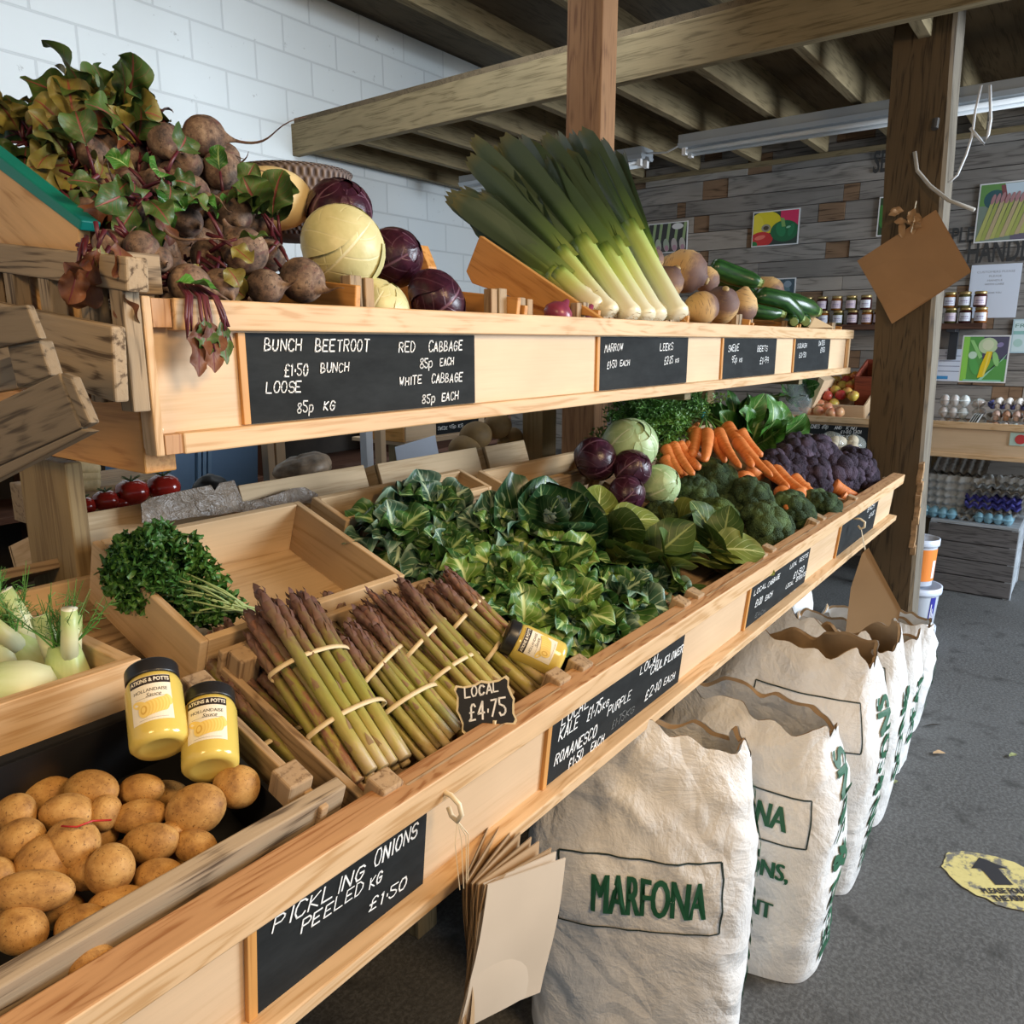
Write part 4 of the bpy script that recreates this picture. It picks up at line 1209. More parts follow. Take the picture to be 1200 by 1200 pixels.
# ---------------------------------------------------------------- fennel
FEN = leafmat('fennel_bulb', (.60, .62, .36), (.50, .54, .27), (.70, .72, .50), 1, 0, .01, .01, .4)
m, nt, b = newmat('fennel_skin', .4, 0, .45)
u, v = uvs(nt); f = noise(nt, coords(nt, (60, 60, 5)), 2, 3)
c = ramp(nt, v, [(0, (.66, .65, .42)), (.45, (.60, .62, .34)), (.75, (.33, .46, .12)), (1, (.25, .40, .09))])
c = mix(nt, math_(nt, 'MULTIPLY', f, .5), c, (.72, .74, .55)); col(nt, b, c); FEN = m
FROND = plain('fennel_frond', (.06, .19, .03), .5, var=.3)
FCUT = plain('fennel_cut', (.74, .76, .62), .6)
def fennel(label, P, ax, seed, r=.038, nst=4, fr=26):
    g = np.random.RandomState(seed)
    R = look_rot(ax); t = thing('fennel_bulb', label, 'fennel', P, R, 'fennel bulbs in the pine box')
    mb = MB()
    mb.lathe([(r * .35, -.045), (r * .8, -.035), (r, -.01), (r * .95, .015), (r * .75, .04), (r * .62, .055)], 20, fn=lambda p, a: p * np.array([1 + .05 * math.cos(4 * a), .82 + .05 * math.sin(3 * a), 1]))
    mb.build('bulb', FEN, t, True)
    for i in range(nst):
        a = i * 6.28 / nst + g.uniform(-.4, .4); q = r * .42
        d = np.array([math.cos(a) * .28, math.sin(a) * .22, 1]); L = g.uniform(.05, .085)
        p0 = np.array([q * math.cos(a), q * math.sin(a) * .8, .035]); rr = r * g.uniform(.30, .40)
        m2 = MB().tube([p0, p0 + d * L * .5, p0 + d * L], [rr * 1.1, rr, rr * .95], 14)
        o = m2.build('stalk', [FEN, FCUT], t, True)
        o.data.polygons[len(o.data.polygons) - 1].material_index = 1
        L_ = o.data.uv_layers[0].data
    mb = MB()
    for i in range(fr):
        p = np.array([g.uniform(-.5, .5) * r, g.uniform(-.4, .4) * r, .05]); d = unit(np.array([g.normal(), g.normal(), 1.6])); L = g.uniform(.04, .10)
        path = [p, p + d * L * .5 + g.normal(size=3) * .005, p + d * L + g.normal(size=3) * .01]
        mb.tube(path, [.0013, .001, .0004], 4)
        for q in range(9):
            tt = .35 + .065 * q; c = p + d * L * tt; e = unit(d * .6 + g.normal(size=3)) * .014
            mb.tube([c, c + e], [.0006, .0003], 3)
    mb.build('fronds', FROND, t)
    return t
def FB(u, v, y): return onY(u, v, y)
fennel('fennel bulb standing upright with three cut stalks', FB(80, 800, 1.10) , (.05, .1, 1), 1, .036, 3)
fennel('fennel bulb lying on its side by the front board', FB(20, 806, 1.09), (-.9, .3, .25), 2, .044, 3)
fennel('fennel bulb in the shadow at the back of the box', FB(48, 775, 1.22), (-.5, .3, .9), 3, .04, 4, 40)
fennel('fennel bulb with dark fronds at the far left of the box', FB(5, 768, 1.24), (-.3, .2, 1), 4, .04, 4, 60)

# ---------------------------------------------------------------- kale, greens, cabbages
def leafy(name, label, cat, P, mats, n, L, W, seed, tilt=(.5, 1.5), up=None, ruf=.16, rf=3, bend=(.5, 1.3), cup=.12, group=None, pet=.12, wide=.9, az=None, inner=0.02, stem=True, weights=None, nu=9, nv=13):
    g = np.random.RandomState(seed); up = unit(TN + np.array([-.15, -.25, .1])) if up is None else unit(up)
    t = thing(name, label, cat, P, None, group)
    e1 = unit(np.cross(up, [0, 1, .3])); e2 = np.cross(up, e1)
    mb = MB()
    for i in range(n):
        a = (i * 2.39996 + g.uniform(-.3, .3)) if az is None else g.uniform(*az)
        q = (i + .5) / n; ti = tilt[0] + (tilt[1] - tilt[0]) * q + g.uniform(-.15, .15)
        d = up * math.cos(ti) + (e1 * math.cos(a) + e2 * math.sin(a)) * math.sin(ti)
        base = (e1 * math.cos(a) + e2 * math.sin(a)) * inner * q
        l = L * g.uniform(.75, 1.15) * (.7 + .3 * q)
        mi = g.choice(len(mats), p=weights)
        leaf(mb, base, d, up * math.sin(ti) - (e1 * math.cos(a) + e2 * math.sin(a)) * math.cos(ti), l, W * g.uniform(.75, 1.2) * (.7 + .3 * q), g.uniform(*bend), cup, ruf, rf, seed * 100 + i, pet, wide, nu, nv, mi, roll=g.uniform(-.5, .5))
    mb.build('leaves', mats, t, True)
    if stem:
        MB().tube([-up * .05, -up * .02, up * .01], [.014, .016, .010], 10).build('stem', STEMG, t, True)
    return t
KL = [(462, 632, .15, 'B', 'bluish kale bunch hanging over the corner of the empty box'), (505, 600, .17, 'B', 'bluish kale bunch at the back against the pale box panel'), (520, 655, .15, 'B', 'dark kale bunch behind the asparagus tips'), (578, 632, .17, 'K', 'kale bunch below the big round-leaved cauliflower'),
      (548, 700, .13, 'K', 'kale bunch with drooping leaves beside the asparagus bunches'), (600, 690, .15, 'Y', 'yellowish kale bunch with upright pale ribs in the middle'), (655, 668, .16, 'K', 'curly kale bunch next to the flat spring greens'), (612, 742, .12, 'Y', 'light kale bunch right behind the jar lying down'),
      (665, 722, .14, 'Y', 'bright kale bunch with broad pale ribs near the rail'), (720, 705, .13, 'K', 'kale bunch at the front close to the crate blocks'), (695, 752, .10, 'K', 'lowest kale bunch touching the rail'), (755, 690, .11, 'K', 'small kale bunch at the right end of its crate')]
for i, (u, v, h, kk, lab) in enumerate(KL):
    mats = {'B': [KALEB, KALE], 'K': [KALE, KALEB, KALEY], 'Y': [KALEY, KALE]}[kk]
    leafy('kale_bunch', lab, 'kale', tb(u, v, h - .045), mats, 19, .125, .10, 300 + i, (.1, 1.5), None, .23, 2.0, (.4, 1.7), .06, 'kale bunches', .12, 1.05, nu=11, nv=17)
# big leafy cauliflower
P = tb(645, 618, .15); upv = unit(TN + np.array([-.35, -.45, .25]))
t = leafy('leafy_cauliflower', 'big dark round-leaved cauliflower with a pale heart, behind the kale', 'cauliflower', P, [DKGREEN], 11, .145, .19, 41, (.75, 1.5), upv, .05, 1.4, (-1.3, -.3), .10, None, .04, 1.15, None, .03, True, None, 13, 15)
leafy_in = MB()
g = np.random.RandomState(4)
for i in range(9):
    a = i * 2.4; e1 = unit(np.cross(upv, [0, 1, .3])); e2 = np.cross(upv, e1)
    leaf(leafy_in, (e1 * math.cos(a) + e2 * math.sin(a)) * .012, upv + (e1 * math.cos(a) + e2 * math.sin(a)) * .35, -(e1 * math.cos(a) + e2 * math.sin(a)), .085, .06, -.5, .3, .2, 2.5, i, .1, .9)
leafy_in.build('inner_leaves', leafmat('pale_inner_leaf', (.28, .38, .36), (.13, .22, .19), (.50, .56, .50), 6, 2.4, .1, .08, .4), t, True)['label'] = 'pale bluish inner leaves'
# spring greens: heads of big smooth leaves lying towards the aisle
SG = [(712, 625, .14, (.2, -1.2, .2), 'spring green head with a broad yellowish leaf, beside the dark cauliflower'), (770, 655, .13, (.45, -1, .1), 'spring green head with one long pale leaf pointing up the slope'), (830, 650, .11, (.5, -1, 0), 'spring green head in front of the broccoli heap'),
      (735, 668, .12, (-.1, -1, .1), 'spring green head half under its neighbours beside the kale'), (862, 655, .09, (.7, -.9, 0), 'spring green head at the rail by the crate blocks'), (800, 690, .08, (.2, -1, 0), 'spring green head lowest against the rail'), (800, 620, .10, (.3, -.6, .5), 'dark spring green head next to the broccoli')]
for i, (u, v, h, dr, lab) in enumerate(SG):
    g = np.random.RandomState(60 + i); P = tb(u, v, h - .02)
    t = thing('spring_green', lab, 'greens', P, None, 'spring green heads')
    d0 = unit(dr); mb = MB()
    for k in range(9):
        d = unit(d0 * g.uniform(-.2, 1.0) + np.array([g.normal() * .75, g.normal() * .45, abs(g.normal()) * .35 + .1]))
        leaf(mb, -d0 * .05 + g.normal(size=3) * .012, d, unit(TN + np.array([0, -.3, .2]) + g.normal(size=3) * .35), g.uniform(.14, .20), g.uniform(.085, .125), g.uniform(.1, .8), .10, .045, 1.8, 900 + i * 20 + k, .14, .85, 11, 14, int(g.choice(2, p=[.72, .28])), roll=g.uniform(-.4, .4))
    mb.build('leaves', [GREENS, GREENY], t, True)
    MB().tube([-d0 * .09, -d0 * .05, -d0 * .02], [.013, .014, .011], 10).build('stem', STEMG, t, True)
# cabbages
CW = [cabbage_mesh(1.0, 11), cabbage_mesh(1.0, 12), cabbage_mesh(1.0, 13)]
def cabbage(label, P, rpx, matl, which, axis, cat='cabbage', name='cabbage', group=None, squash=1.0):
    r = rpx * mpp(P)
    mb = MB(); mb.add([(q[0] * r, q[1] * r, q[2] * r * squash) for q in CW[which].v], CW[which].f, 0, CW[which].uv)
    return put(name, mb, matl, label, cat, P, look_rot(axis), group)
cabbage('pale round cabbage under the upper tray, behind two red ones', tb(738, 522, .235), 33, CABG, 0, (-.5, -.5, .9), name='green_cabbage')
cabbage('flattish pale cabbage below the round one, next to the carrots', tb(774, 568, .155), 24, CABG, 1, (-.3, -.9, .3), name='green_cabbage')
cabbage('glossy red cabbage sitting in front of the pale round one', tb(741, 549, .20), 23, CABR, 2, (-.3, -.6, .6), name='red_cabbage')
cabbage('red cabbage at the back with a crinkled purple side', tb(698, 538, .19), 26, CABR, 0, (.6, -.6, .5), name='red_cabbage')
cabbage('red cabbage lowest of the three, half buried by leaves', tb(735, 578, .15), 22, CABR, 1, (-.1, -.8, .6), name='red_cabbage')

# ---------------------------------------------------------------- broccoli
BRO = [(842, 554, 27, (-.1, -.5, 1), .16, 'topmost broccoli head at the back of the heap next to the carrots'), (816, 574, 23, (-.6, -.4, .8), .15, 'broccoli head at the left of the heap with a visible stalk'), (887, 577, 28, (.2, -.6, .9), .15, 'broccoli head in the middle of the heap below the carrots'),
       (775, 601, 21, (-.6, -.2, .8), .10, 'small dark broccoli head low at the left beside the greens'), (846, 612, 29, (-.4, -1, .35), .11, 'yellow-green broccoli head at the front of the heap'), (908, 612, 33, (.1, -.8, .8), .12, 'big broccoli head at the front by the rail'),
       (938, 596, 28, (.5, -.7, .8), .12, 'broccoli head second from the far end of the heap'), (967, 589, 24, (.6, -.5, .9), .12, 'broccoli head at the far end of the heap beside the cut carrots'), (858, 590, 22, (-.1, -.4, 1), .10, 'shaded broccoli head hidden in the middle of the heap'), (805, 602, 20, (-.4, -.6, .7), .09, 'dark broccoli head tucked under the left one')]
bm = [floret_head(1.0, 21 + i) for i in range(3)]
bo = []
BROY = bumpy('yellowing_florets', (0.10, 0.15, 0.035), (0.028, 0.05, 0.014))
for i, (u, v, r, ax, h, lab) in enumerate(BRO):
    P = tb(u, v, h); k = r * mpp(P)
    t = thing('broccoli_head', lab, 'broccoli', P, look_rot(ax, i * 1.7), 'broccoli heads')
    if i < 3:
        c1 = bm[i].build('florets', BROC, t, True); c2 = stalk_mesh(1.0, 1.15, i).build('stalk', BROCS, t, True); bo.append((c1, c2))
    else:
        c1, c2 = bo[i % 3][0].copy(), bo[i % 3][1].copy(); COL.objects.link(c1); COL.objects.link(c2); c1.parent = t; c2.parent = t
        if i == 4:
            c1.data = c1.data.copy(); c1.data.materials[0] = BROY
    t.scale = (k * 1.02,) * 3
    for c in (c1, c2): c.location = (0, 0, -.35)
# ---------------------------------------------------------------- purple cauliflower
PC = [(935, 540, 24, .15), (962, 530, 24, .18), (985, 545, 24, .15), (925, 560, 20, .12), (955, 560, 22, .12), (990, 562, 18, .10), (1008, 538, 18, .16), (1018, 556, 17, .11), (940, 522, 18, .2), (975, 570, 17, .08), (912, 545, 18, .16), (1000, 552, 15, .12)]
PL = ['at the near end of its heap', 'on top of its heap in the middle', 'centre of its heap', 'low beside the cut carrots', 'low in the middle of its heap', 'above the bare crate slats', 'at the back towards the pillar', 'nearest the pillar', 'highest at the back left', 'lowest at the front of its heap', 'against the bright leaves', 'squeezed between two others by the pillar']
pm = [floret_head(1.0, 31 + i, 40, .33, .75, .16) for i in range(2)]; po = []
for i, (u, v, r, h) in enumerate(PC):
    P = tb(u, v, h); k = r * mpp(P); g = random.Random(i)
    t = thing('purple_cauliflower', 'dark purple cauliflower head ' + PL[i], 'cauliflower', P, look_rot((g.uniform(-.6, .3), -.8, g.uniform(.3, 1)), i * 2.1), 'purple cauliflower heads')
    if i < 2:
        c1 = pm[i].build('florets', PCAUL, t, True); c2 = stalk_mesh(1.0, .8, 40 + i).build('stalk', PCAULS, t, True); po.append((c1, c2))
    else:
        c1, c2 = po[i % 2][0].copy(), po[i % 2][1].copy(); COL.objects.link(c1); COL.objects.link(c2); c1.parent = t; c2.parent = t
    t.scale = (k * 1.1,) * 3
    for c in (c1, c2): c.location = (0, 0, -.3)

# ---------------------------------------------------------------- carrots
cmesh = [carrot_mesh(1.0, .155, 80 + i, .03, .30 + .12 * (i % 3)).build('carrot', CARR, None, True) for i in range(5)]
cdat = [o.data for o in cmesh]
for o in cmesh: bpy.data.objects.remove(o)
FEATH = plain('carrot_top_green', (.055, .14, .03), .5, var=.35)
FEATHL = plain('carrot_top_light', (.11, .25, .045), .5, var=.3)
TEAL = plain('teal_tie', (.01, .22, .24), .4)
def carrot_at(A, B, rad_, parent=None, i=0, name='carrot'):
    """crown at A, tip at B (world)"""
    o = bpy.data.objects.new(name, cdat[i % 5]); COL.objects.link(o)
    ax = np.asarray(B) - np.asarray(A); L = np.linalg.norm(ax)
    Mx = mat4(look_rot(ax, i * 1.3), A) @ Matrix.Diagonal((rad_ / .155, rad_ / .155, L, 1))
    if parent:
        bpy.context.view_layer.update(); o.parent = parent; o.matrix_local = parent.matrix_world.inverted() @ Mx
    else: o.matrix_world = Mx
    return o
def feathery(mb, P, dirs, L, n, seed, spread=.35):
    g = np.random.RandomState(seed)
    for i in range(n):
        d = unit(np.asarray(dirs) + g.normal(size=3) * spread); l = L * g.uniform(.6, 1.15); p = np.asarray(P) + g.normal(size=3) * .008
        c = np.array([0, 0, -1.]) * l * g.uniform(0, .35)
        pts = [p + d * l * t + c * t * t for t in (0, .35, .7, 1)]
        mb.tube(pts, [.0022, .0018, .0012, .0006], 4)
        for k in range(15):
            t = .3 + .7 * k / 14; q = p + d * l * t + c * t * t
            for s_ in range(2):
                e = unit(d * .7 + g.normal(size=3)) * l * .20 * (1.15 - t)
                for tt in (.4, .7, 1.0):
                    e2 = unit(e / np.linalg.norm(e) + g.normal(size=3) * .6); w_ = np.cross(e2, g.normal(size=3)); w_ = unit(w_) * .0028
                    b_ = q + e * tt; mb.add([b_, b_ + e2 * .006 + w_, b_ + e2 * .014, b_ + e2 * .006 - w_], [(0, 1, 2, 3)], 1)
def carrot_bunch(label, tie, h, ends, tops, seed, rpx=9):
    T = tb(*tie, h); t = thing('carrot_bunch', label, 'carrots', T, None, 'bunched carrots')
    for i, (a, b_, dh) in enumerate(ends):
        A = tb(*a, h + dh); B = tb(*b_, h + dh - .035)
        carrot_at(A, B, rpx * mpp(A), t, i + seed)
        MB().tube([(0, 0, 0), (A - T) * .5 + TN * .004, A - T], [.003, .0035, .004], 6).build('top_stem', STEMD, t, True)
    MB().tube([(.012 * math.cos(a) * 1, .004, .012 * math.sin(a)) for a in np.linspace(0, 6.28, 13)], .006, 7).build('tie', TEAL, t, True)['label'] = 'teal rubber tie'
    mb = MB()
    for (d, L, n) in tops: feathery(mb, (0, 0, 0), d, L, n, seed + n, .33)
    mb.build('feathery_tops', [FEATH, FEATHL], t)
    return t
carrot_bunch('bunch of carrots beside the pale cabbages, tied in teal', (778, 508), .21,
    [((779, 524), (800, 556), 0), ((787, 521), (813, 557), .01), ((794, 520), (820, 550), .012), ((801, 521), (829, 541), .012), ((778, 536), (795, 563), -.02), ((786, 535), (809, 565), -.02)], [((-.6, .7, .5), .22, 30), ((.1, .8, .7), .20, 22), ((-.2, .5, 1), .16, 20)], 5, 8)
carrot_bunch('bunch of carrots fanning from a teal tie under the upper tray', (826, 488), .25,
    [((828, 506), (826, 540), .01), ((840, 505), (868, 548), .012), ((850, 498), (888, 540), .014), ((817, 506), (811, 534), 0), ((835, 515), (850, 542), -.01), ((857, 507), (882, 548), .0), ((862, 515), (905, 558), .0), ((866, 506), (893, 535), .016)], [((-.5, .8, .5), .20, 26), ((.3, .8, .6), .18, 20)], 9, 8.5)
carrot_bunch('third bunch of carrots, half hidden at the back', (806, 500), .235, [((811, 508), (818, 497), .01), ((812, 512), (803, 536), -.03)], [((-.9, .4, .5), .25, 34), ((-1.2, .35, .45), .32, 40), ((-1.6, .5, .5), .34, 40)], 14, 7)
LC = [((893, 543), (918, 566), .15, 'cut carrot just below the fan, above the broccoli'), ((880, 552), (900, 545), .14, 'carrot lying across under the fanned bunch'), ((905, 548), (935, 572), .15, 'long cut carrot running towards the purple cauliflower'), ((915, 575), (921, 592), .14, 'cut carrot standing with its blunt end up beside the broccoli'), ((928, 560), (950, 577), .14, 'cut carrot on the right of the loose heap'),
      ((932, 583), (944, 570), .13, 'short cut carrot stub in the loose heap'), ((975, 568), (1000, 580), .10, 'carrot lying alone on the bare slats at the far end'), ((868, 560), (890, 556), .12, 'carrot end poking out over a broccoli head'), ((985, 582), (997, 590), .085, 'carrot stub below the lone carrot at the rail')]
for i, (a, b_, h, lab) in enumerate(LC):
    A, B = tb(*a, h), tb(*b_, h - .01)
    tag(carrot_at(A, B + (B - A) * .25, 9 * mpp(A), None, i), lab, 'carrot', 'loose carrots')
# bright upright leaves under the upper tray
for i, (u, v, h, dr, lab) in enumerate([(862, 508, .19, (-.4, -.35, 1), 'bright leafy bunch behind the fanned carrots'), (890, 515, .19, (-.1, -.5, 1), 'bright leafy bunch in the middle, under the tray edge'), (912, 512, .19, (.25, -.4, 1), 'bright leafy bunch beside the bagged greens')]):
    g = np.random.RandomState(70 + i); P = tb(u, v, h - .03); t = thing('leafy_bunch', lab, 'greens', P, None, 'bright leafy bunches'); mb = MB()
    for k in range(12):
        d = unit(np.asarray(dr) + g.normal(size=3) * .55 + np.array([0, -.1, 0]))
        leaf(mb, g.normal(size=3) * .02 - np.array([0, 0, .02]), d, np.array([-.5, -1, .3]) + g.normal(size=3) * .4, g.uniform(.15, .21), g.uniform(.09, .13), g.uniform(.2, 1.3), .1, .08, 2.2, 1200 + i * 30 + k, .14, .85, 11, 14, 0)
    mb.build('leaves', [CHARD], t, True)
    MB().tube([(0, 0, -.07), (0, 0, -.03), (0, 0, .01)], [.014, .015, .010], 8).build('stem', STEMG, t, True)
# ================================================================ upper tray
def at(u, v, y): return onY(u, v, y)
# weathered crate of beetroot at the near end of the upper tray
t = thing('beetroot_crate', 'weathered slatted crate holding the beetroot heap', 'crate', (.62, 1.2, 1.5))
sl = rad(6.5); RY1 = Matrix.Rotation(sl, 3, 'X') @ RZ90
part(t, 'top_rail', (.44, .028, .040), GREYW, (.497, 1.150, 1.603), RY1, .003)
part(t, 'side_board', (.42, .018, .090), GREYW, (.470, 1.150, 1.497), RY1, .003)
for y in (.968, 1.045, 1.16, 1.27, 1.36):
    part(t, 'upright', (.17, .032, .022), GREYW, (.497, y, 1.52 + (y - 1.15) * .11), RYV, .002)
part(t, 'end_block', (.045, .03, .05), GREYW, (.535, 1.0, 1.585), None, .002)
part(t, 'front_slat', (.36, .02, .05), GREYW, (.69, 1.002, 1.50), None, .002)
part(t, 'corner_post', (.17, .04, .04), GREYW, (.530, 1.012, 1.52), RYV, .003)
part(t, 'back_slat', (.36, .02, .09), GREYW, (.69, 1.37, 1.60), None, .002)
part(t, 'bottom_board', (.34, .37, .012), GREYW, (.69, 1.195, 1.475), Matrix.Rotation(sl, 3, 'X'), .002)
# boards seen side-on: outline measured on a plane of constant X, grain along the first edge
def flat_board(name, m, pix, x, th, t=None, bevel=.002):
    P = [onX(u, v, x) for (u, v) in pix]
    e1 = unit(P[1] - P[0]); n = np.array([1., 0, 0]); e2 = np.cross(n, e1)
    c = sum(P) / len(P)
    R = Matrix((e1, e2, n)).transposed()
    L = [((p - c) @ e1, (p - c) @ e2, 0) for p in P]
    o = MB().prism(L, (0, 0, th)).build(name, m, None, loc=tuple(c), rot=R, bevel=bevel)
    if t:
        bpy.context.view_layer.update(); mw = o.matrix_world.copy(); o.parent = t; o.matrix_world = mw
    return o
def wedge(name, label, x, pix, m, th=.018, cat='board'):
    return tag(flat_board(name, m, pix, x, th), label, cat)
bpy.context.view_layer.update()
t = thing('sloping_board', 'pale plywood side board with a teal edge left of the beetroot', 'board', onX(40, 270, .60))
bpy.context.view_layer.update()
flat_board('board_panel', wood('honey_pine', (0.70, 0.43, 0.19), (0.52, 0.28, 0.10), 0.55, 7, 0.8, 0.4), ((-60, 140), (92, 268), (92, 385), (60, 380), (-60, 300)), .518, .016, t)
flat_board('teal_edging', plain('teal_paint', (.0, .20, .16), .5), ((-60, 136), (95, 258), (93, 270), (-60, 154)), .512, .026, t)
# rough crate propped at the near end
t = thing('old_crate', 'old grey crate propped tilted at the near end of the stand', 'crate', onX(40, 460, .33))
bpy.context.view_layer.update()
flat_board('side_board', GREYD, ((-60, 498), (68, 437), (94, 502), (-60, 572)), .33, .009, t)
flat_board('end_board', GREYD, ((69, 437), (82, 442), (105, 496), (95, 502)), .332, .010, t)
flat_board('top_board', GREYD, ((-60, 366), (30, 357), (46, 397), (-60, 420)), .34, .008, t)
flat_board('corner_block', GREYD, ((8, 405), (45, 399), (58, 440), (20, 455)), .345, .014, t)
flat_board('bottom_rail', GREYD, ((-60, 573), (94, 503), (104, 506), (-60, 592)), .328, .012, t)
flat_board('inner_board', CRATE, ((-60, 440), (20, 415), (20, 455), (-60, 470)), .40, .015, t)
# cabbage crate: side and rear boards, small block ends showing above the rail
def crate_up(label, x0, x1, h=.115, y0=.985, y1=1.42, m=None, zf=1.475):
    m = m or ORNG
    t = thing('produce_crate', label, 'crate', ((x0 + x1) / 2, (y0 + y1) / 2, zf), None, 'crates on the upper tray')
    R = Matrix.Rotation(sl, 3, 'X'); xm = (x0 + x1) / 2; ym = (y0 + y1) / 2; w = x1 - x0; d = y1 - y0
    zc = zf + (ym - y0) * math.tan(sl)
    part(t, 'bottom_board', (w - .03, d - .03, .01), m, (xm, ym, zc + .006), R)
    for x in (x0 + .008, x1 - .008): part(t, 'side_board', (d, .012, h), m, (x, ym, zc + h / 2), R @ RZ90)
    part(t, 'front_slat', (w - .034, .012, .06), m, (xm, y0 + .01, zf + .035), R)
    part(t, 'back_board', (w - .034, .012, h), m, (xm, y1 - .01, zf + h / 2 + d * math.tan(sl)), R)
    for x in (x0 + .028, x1 - .028):
        part(t, 'corner_block', (h + .012, .026, .026), GREYW, (x, y0 + .035, zf + h / 2 + .012), RYV)
        part(t, 'corner_block', (h + .012, .02, .02), CRATE, (x - .03 * (1 if x > xm else -1), y0 + .032, zf + h / 2 + .01), RYV)
    return t
crate_up('low orange-brown crate of white and red cabbages', .88, 1.335)
crate_up('orange-brown crate of red onions under the sloping leek board', 1.345, 1.66, .10)
crate_up('orange-brown crate at the foot of the leeks', 1.70, 2.13, .07)
crate_up('crate of swedes with grey block ends', 2.15, 2.66, .10)
crate_up('crate of courgettes with grey block ends', 2.68, 3.18, .09)
crate_up('last crate at the far end of the upper tray', 3.20, 3.82, .095)
wedge('sloping_board', 'tall orange-brown wedge board the leeks lie against', 1.615, ((704, 373), (562, 276), (546, 318), (553, 332), (640, 362)), ORNG, .018)
wedge('sloping_board', 'small orange upright board behind the red cabbages', 1.42, ((488, 287), (492, 287), (502, 312), (502, 352), (488, 352)), ORNG, .03)
# round wicker basket behind
m, nt, b = newmat('wicker', .8, 0, .2)
u_, v_ = uvs(nt)
wv = math_(nt, 'MULTIPLY', math_(nt, 'SINE', math_(nt, 'MULTIPLY', u_, 160.0)), math_(nt, 'SINE', math_(nt, 'MULTIPLY', v_, 60.0)))
col(nt, b, ramp(nt, math_(nt, 'ADD', math_(nt, 'MULTIPLY', wv, .5), .5), [(0.2, (.07, .05, .045)), (.8, (.25, .20, .18))])); bump(nt, b, wv, .8, .004)
WICK = m
P = at(345, 235, 1.46)
mb = MB().lathe([(.085, -.08), (.10, -.06), (.118, .0), (.125, .05), (.128, .055), (.122, .055), (.112, 0), (.09, -.06)], 40)
o = put('wicker_basket', mb, WICK, 'dark wicker basket behind the pale squash', 'basket', P)
mb = blob(MB(), (.085, .075, .06), 5, .03, 1.2)
put('squash', mb, plain('squash_skin', (.76, .60, .30), .45, var=.08, sc=20), 'pale yellow squash behind the beetroot leaves', 'squash', at(318, 233, 1.36))

# ---------------------------------------------------------------- beetroot heap: u, v, radius px, depth y, tail end (u, v) or None
BT = [(193, 165, 20, 1.30, (205, 190), 'beetroot at the top of the heap with its tail pointing down'), (238, 160, 24, 1.28, (358, 157), 'topmost beetroot with a very long thin tail against the white wall'), (222, 193, 16, 1.27, None, 'small dark beetroot under the topmost pair'),
      (259, 200, 22, 1.26, None, 'scarred dark beetroot below the long-tailed one'), (224, 226, 21, 1.16, (275, 245), 'smooth beetroot with its tail pointing right in the upper heap'), (274, 248, 24, 1.18, None, 'reddish beetroot in the middle of the heap'),
      (170, 260, 22, 1.10, (262, 284), 'beetroot with a long thick tail running right over its neighbours'), (165, 290, 20, 1.02, None, 'cracked beetroot above the crate corner'), (126, 287, 17, 1.05, None, 'beetroot peeping out behind withered leaves at the crate edge'),
      (52, 211, 19, 1.44, None, 'beetroot at the left end beside the teal edge'), (187, 304, 15, 1.01, None, 'beetroot just over the end of the grey crate rail'), (212, 245, 18, 1.22, None, 'beetroot half hidden behind green leaves in the middle'),
      (218, 258, 19, 1.17, None, 'dark shaded beetroot in the centre of the heap'), (288, 296, 27, 1.04, (262, 262), 'big dusty beetroot at the front middle of the heap'), (221, 333, 24, 1.00, None, 'beetroot hanging over the rail by its withered stalks'),
      (353, 328, 26, 1.02, (398, 342), 'beetroot at the right of the heap with its tail by the white cabbage'), (310, 337, 21, 1.02, None, 'dark beetroot low between two big ones at the rail'), (259, 334, 20, 1.02, None, 'dark beetroot at the rail right of the hanging one'),
      (205, 318, 16, 1.04, None, 'small beetroot behind the hanging one'), (243, 300, 19, 1.10, None, 'beetroot in the shadow behind the big dusty one'), (300, 262, 18, 1.2, None, 'beetroot deep in the heap beside the crinkled leaf'), (255, 272, 18, 1.2, None, 'shaded beetroot behind the long thick tail'),
      (150, 225, 18, 1.25, None, 'beetroot buried among the purple stalks'), (185, 215, 18, 1.28, None, 'beetroot behind the bright green leaf'), (316, 300, 19, 1.12, None, 'beetroot in the gap left of the big white cabbage'), (100, 250, 18, 1.2, None, 'beetroot low at the left under the leaves')]
random.seed(12)
for i in range(40):     # roots filling the back of the heap
    u = 112 + (i % 8) * 22 + random.uniform(-8, 8); v = 178 + (i // 8) * 38 + random.uniform(-10, 10)
    BT.append((u, v, random.uniform(17, 22), 1.36 - .055 * (i // 8), None, 'shaded beetroot deep in the back of the heap'))
for i, (u, v, rp, y, tail, lab) in enumerate(BT):
    P = at(u, v, y); k = mpp(P); r = rp * k; g = random.Random(i)
    if tail:
        Q = CAM + ray(*tail) * (dep(P) - .02); ax = unit(P - Q); L = np.linalg.norm(P - Q) - r * .8
    else:
        ax = unit(np.array([g.uniform(-1, 1), g.uniform(.2, 1), g.uniform(-.6, .8)])); L = r * g.uniform(.9, 1.6)
    t = thing('beetroot', lab, 'beetroot', P, look_rot(ax, g.uniform(0, 6)), 'beetroots in the heap')
    beet_mesh(r, max(L, r * .5), 500 + i, .12 if tail else .35).build('root', BEET, t, True)
    beet_stalks(r, i, 8, .025 if i != 14 else .02).build('stalk_stubs', STEMP, t, True)
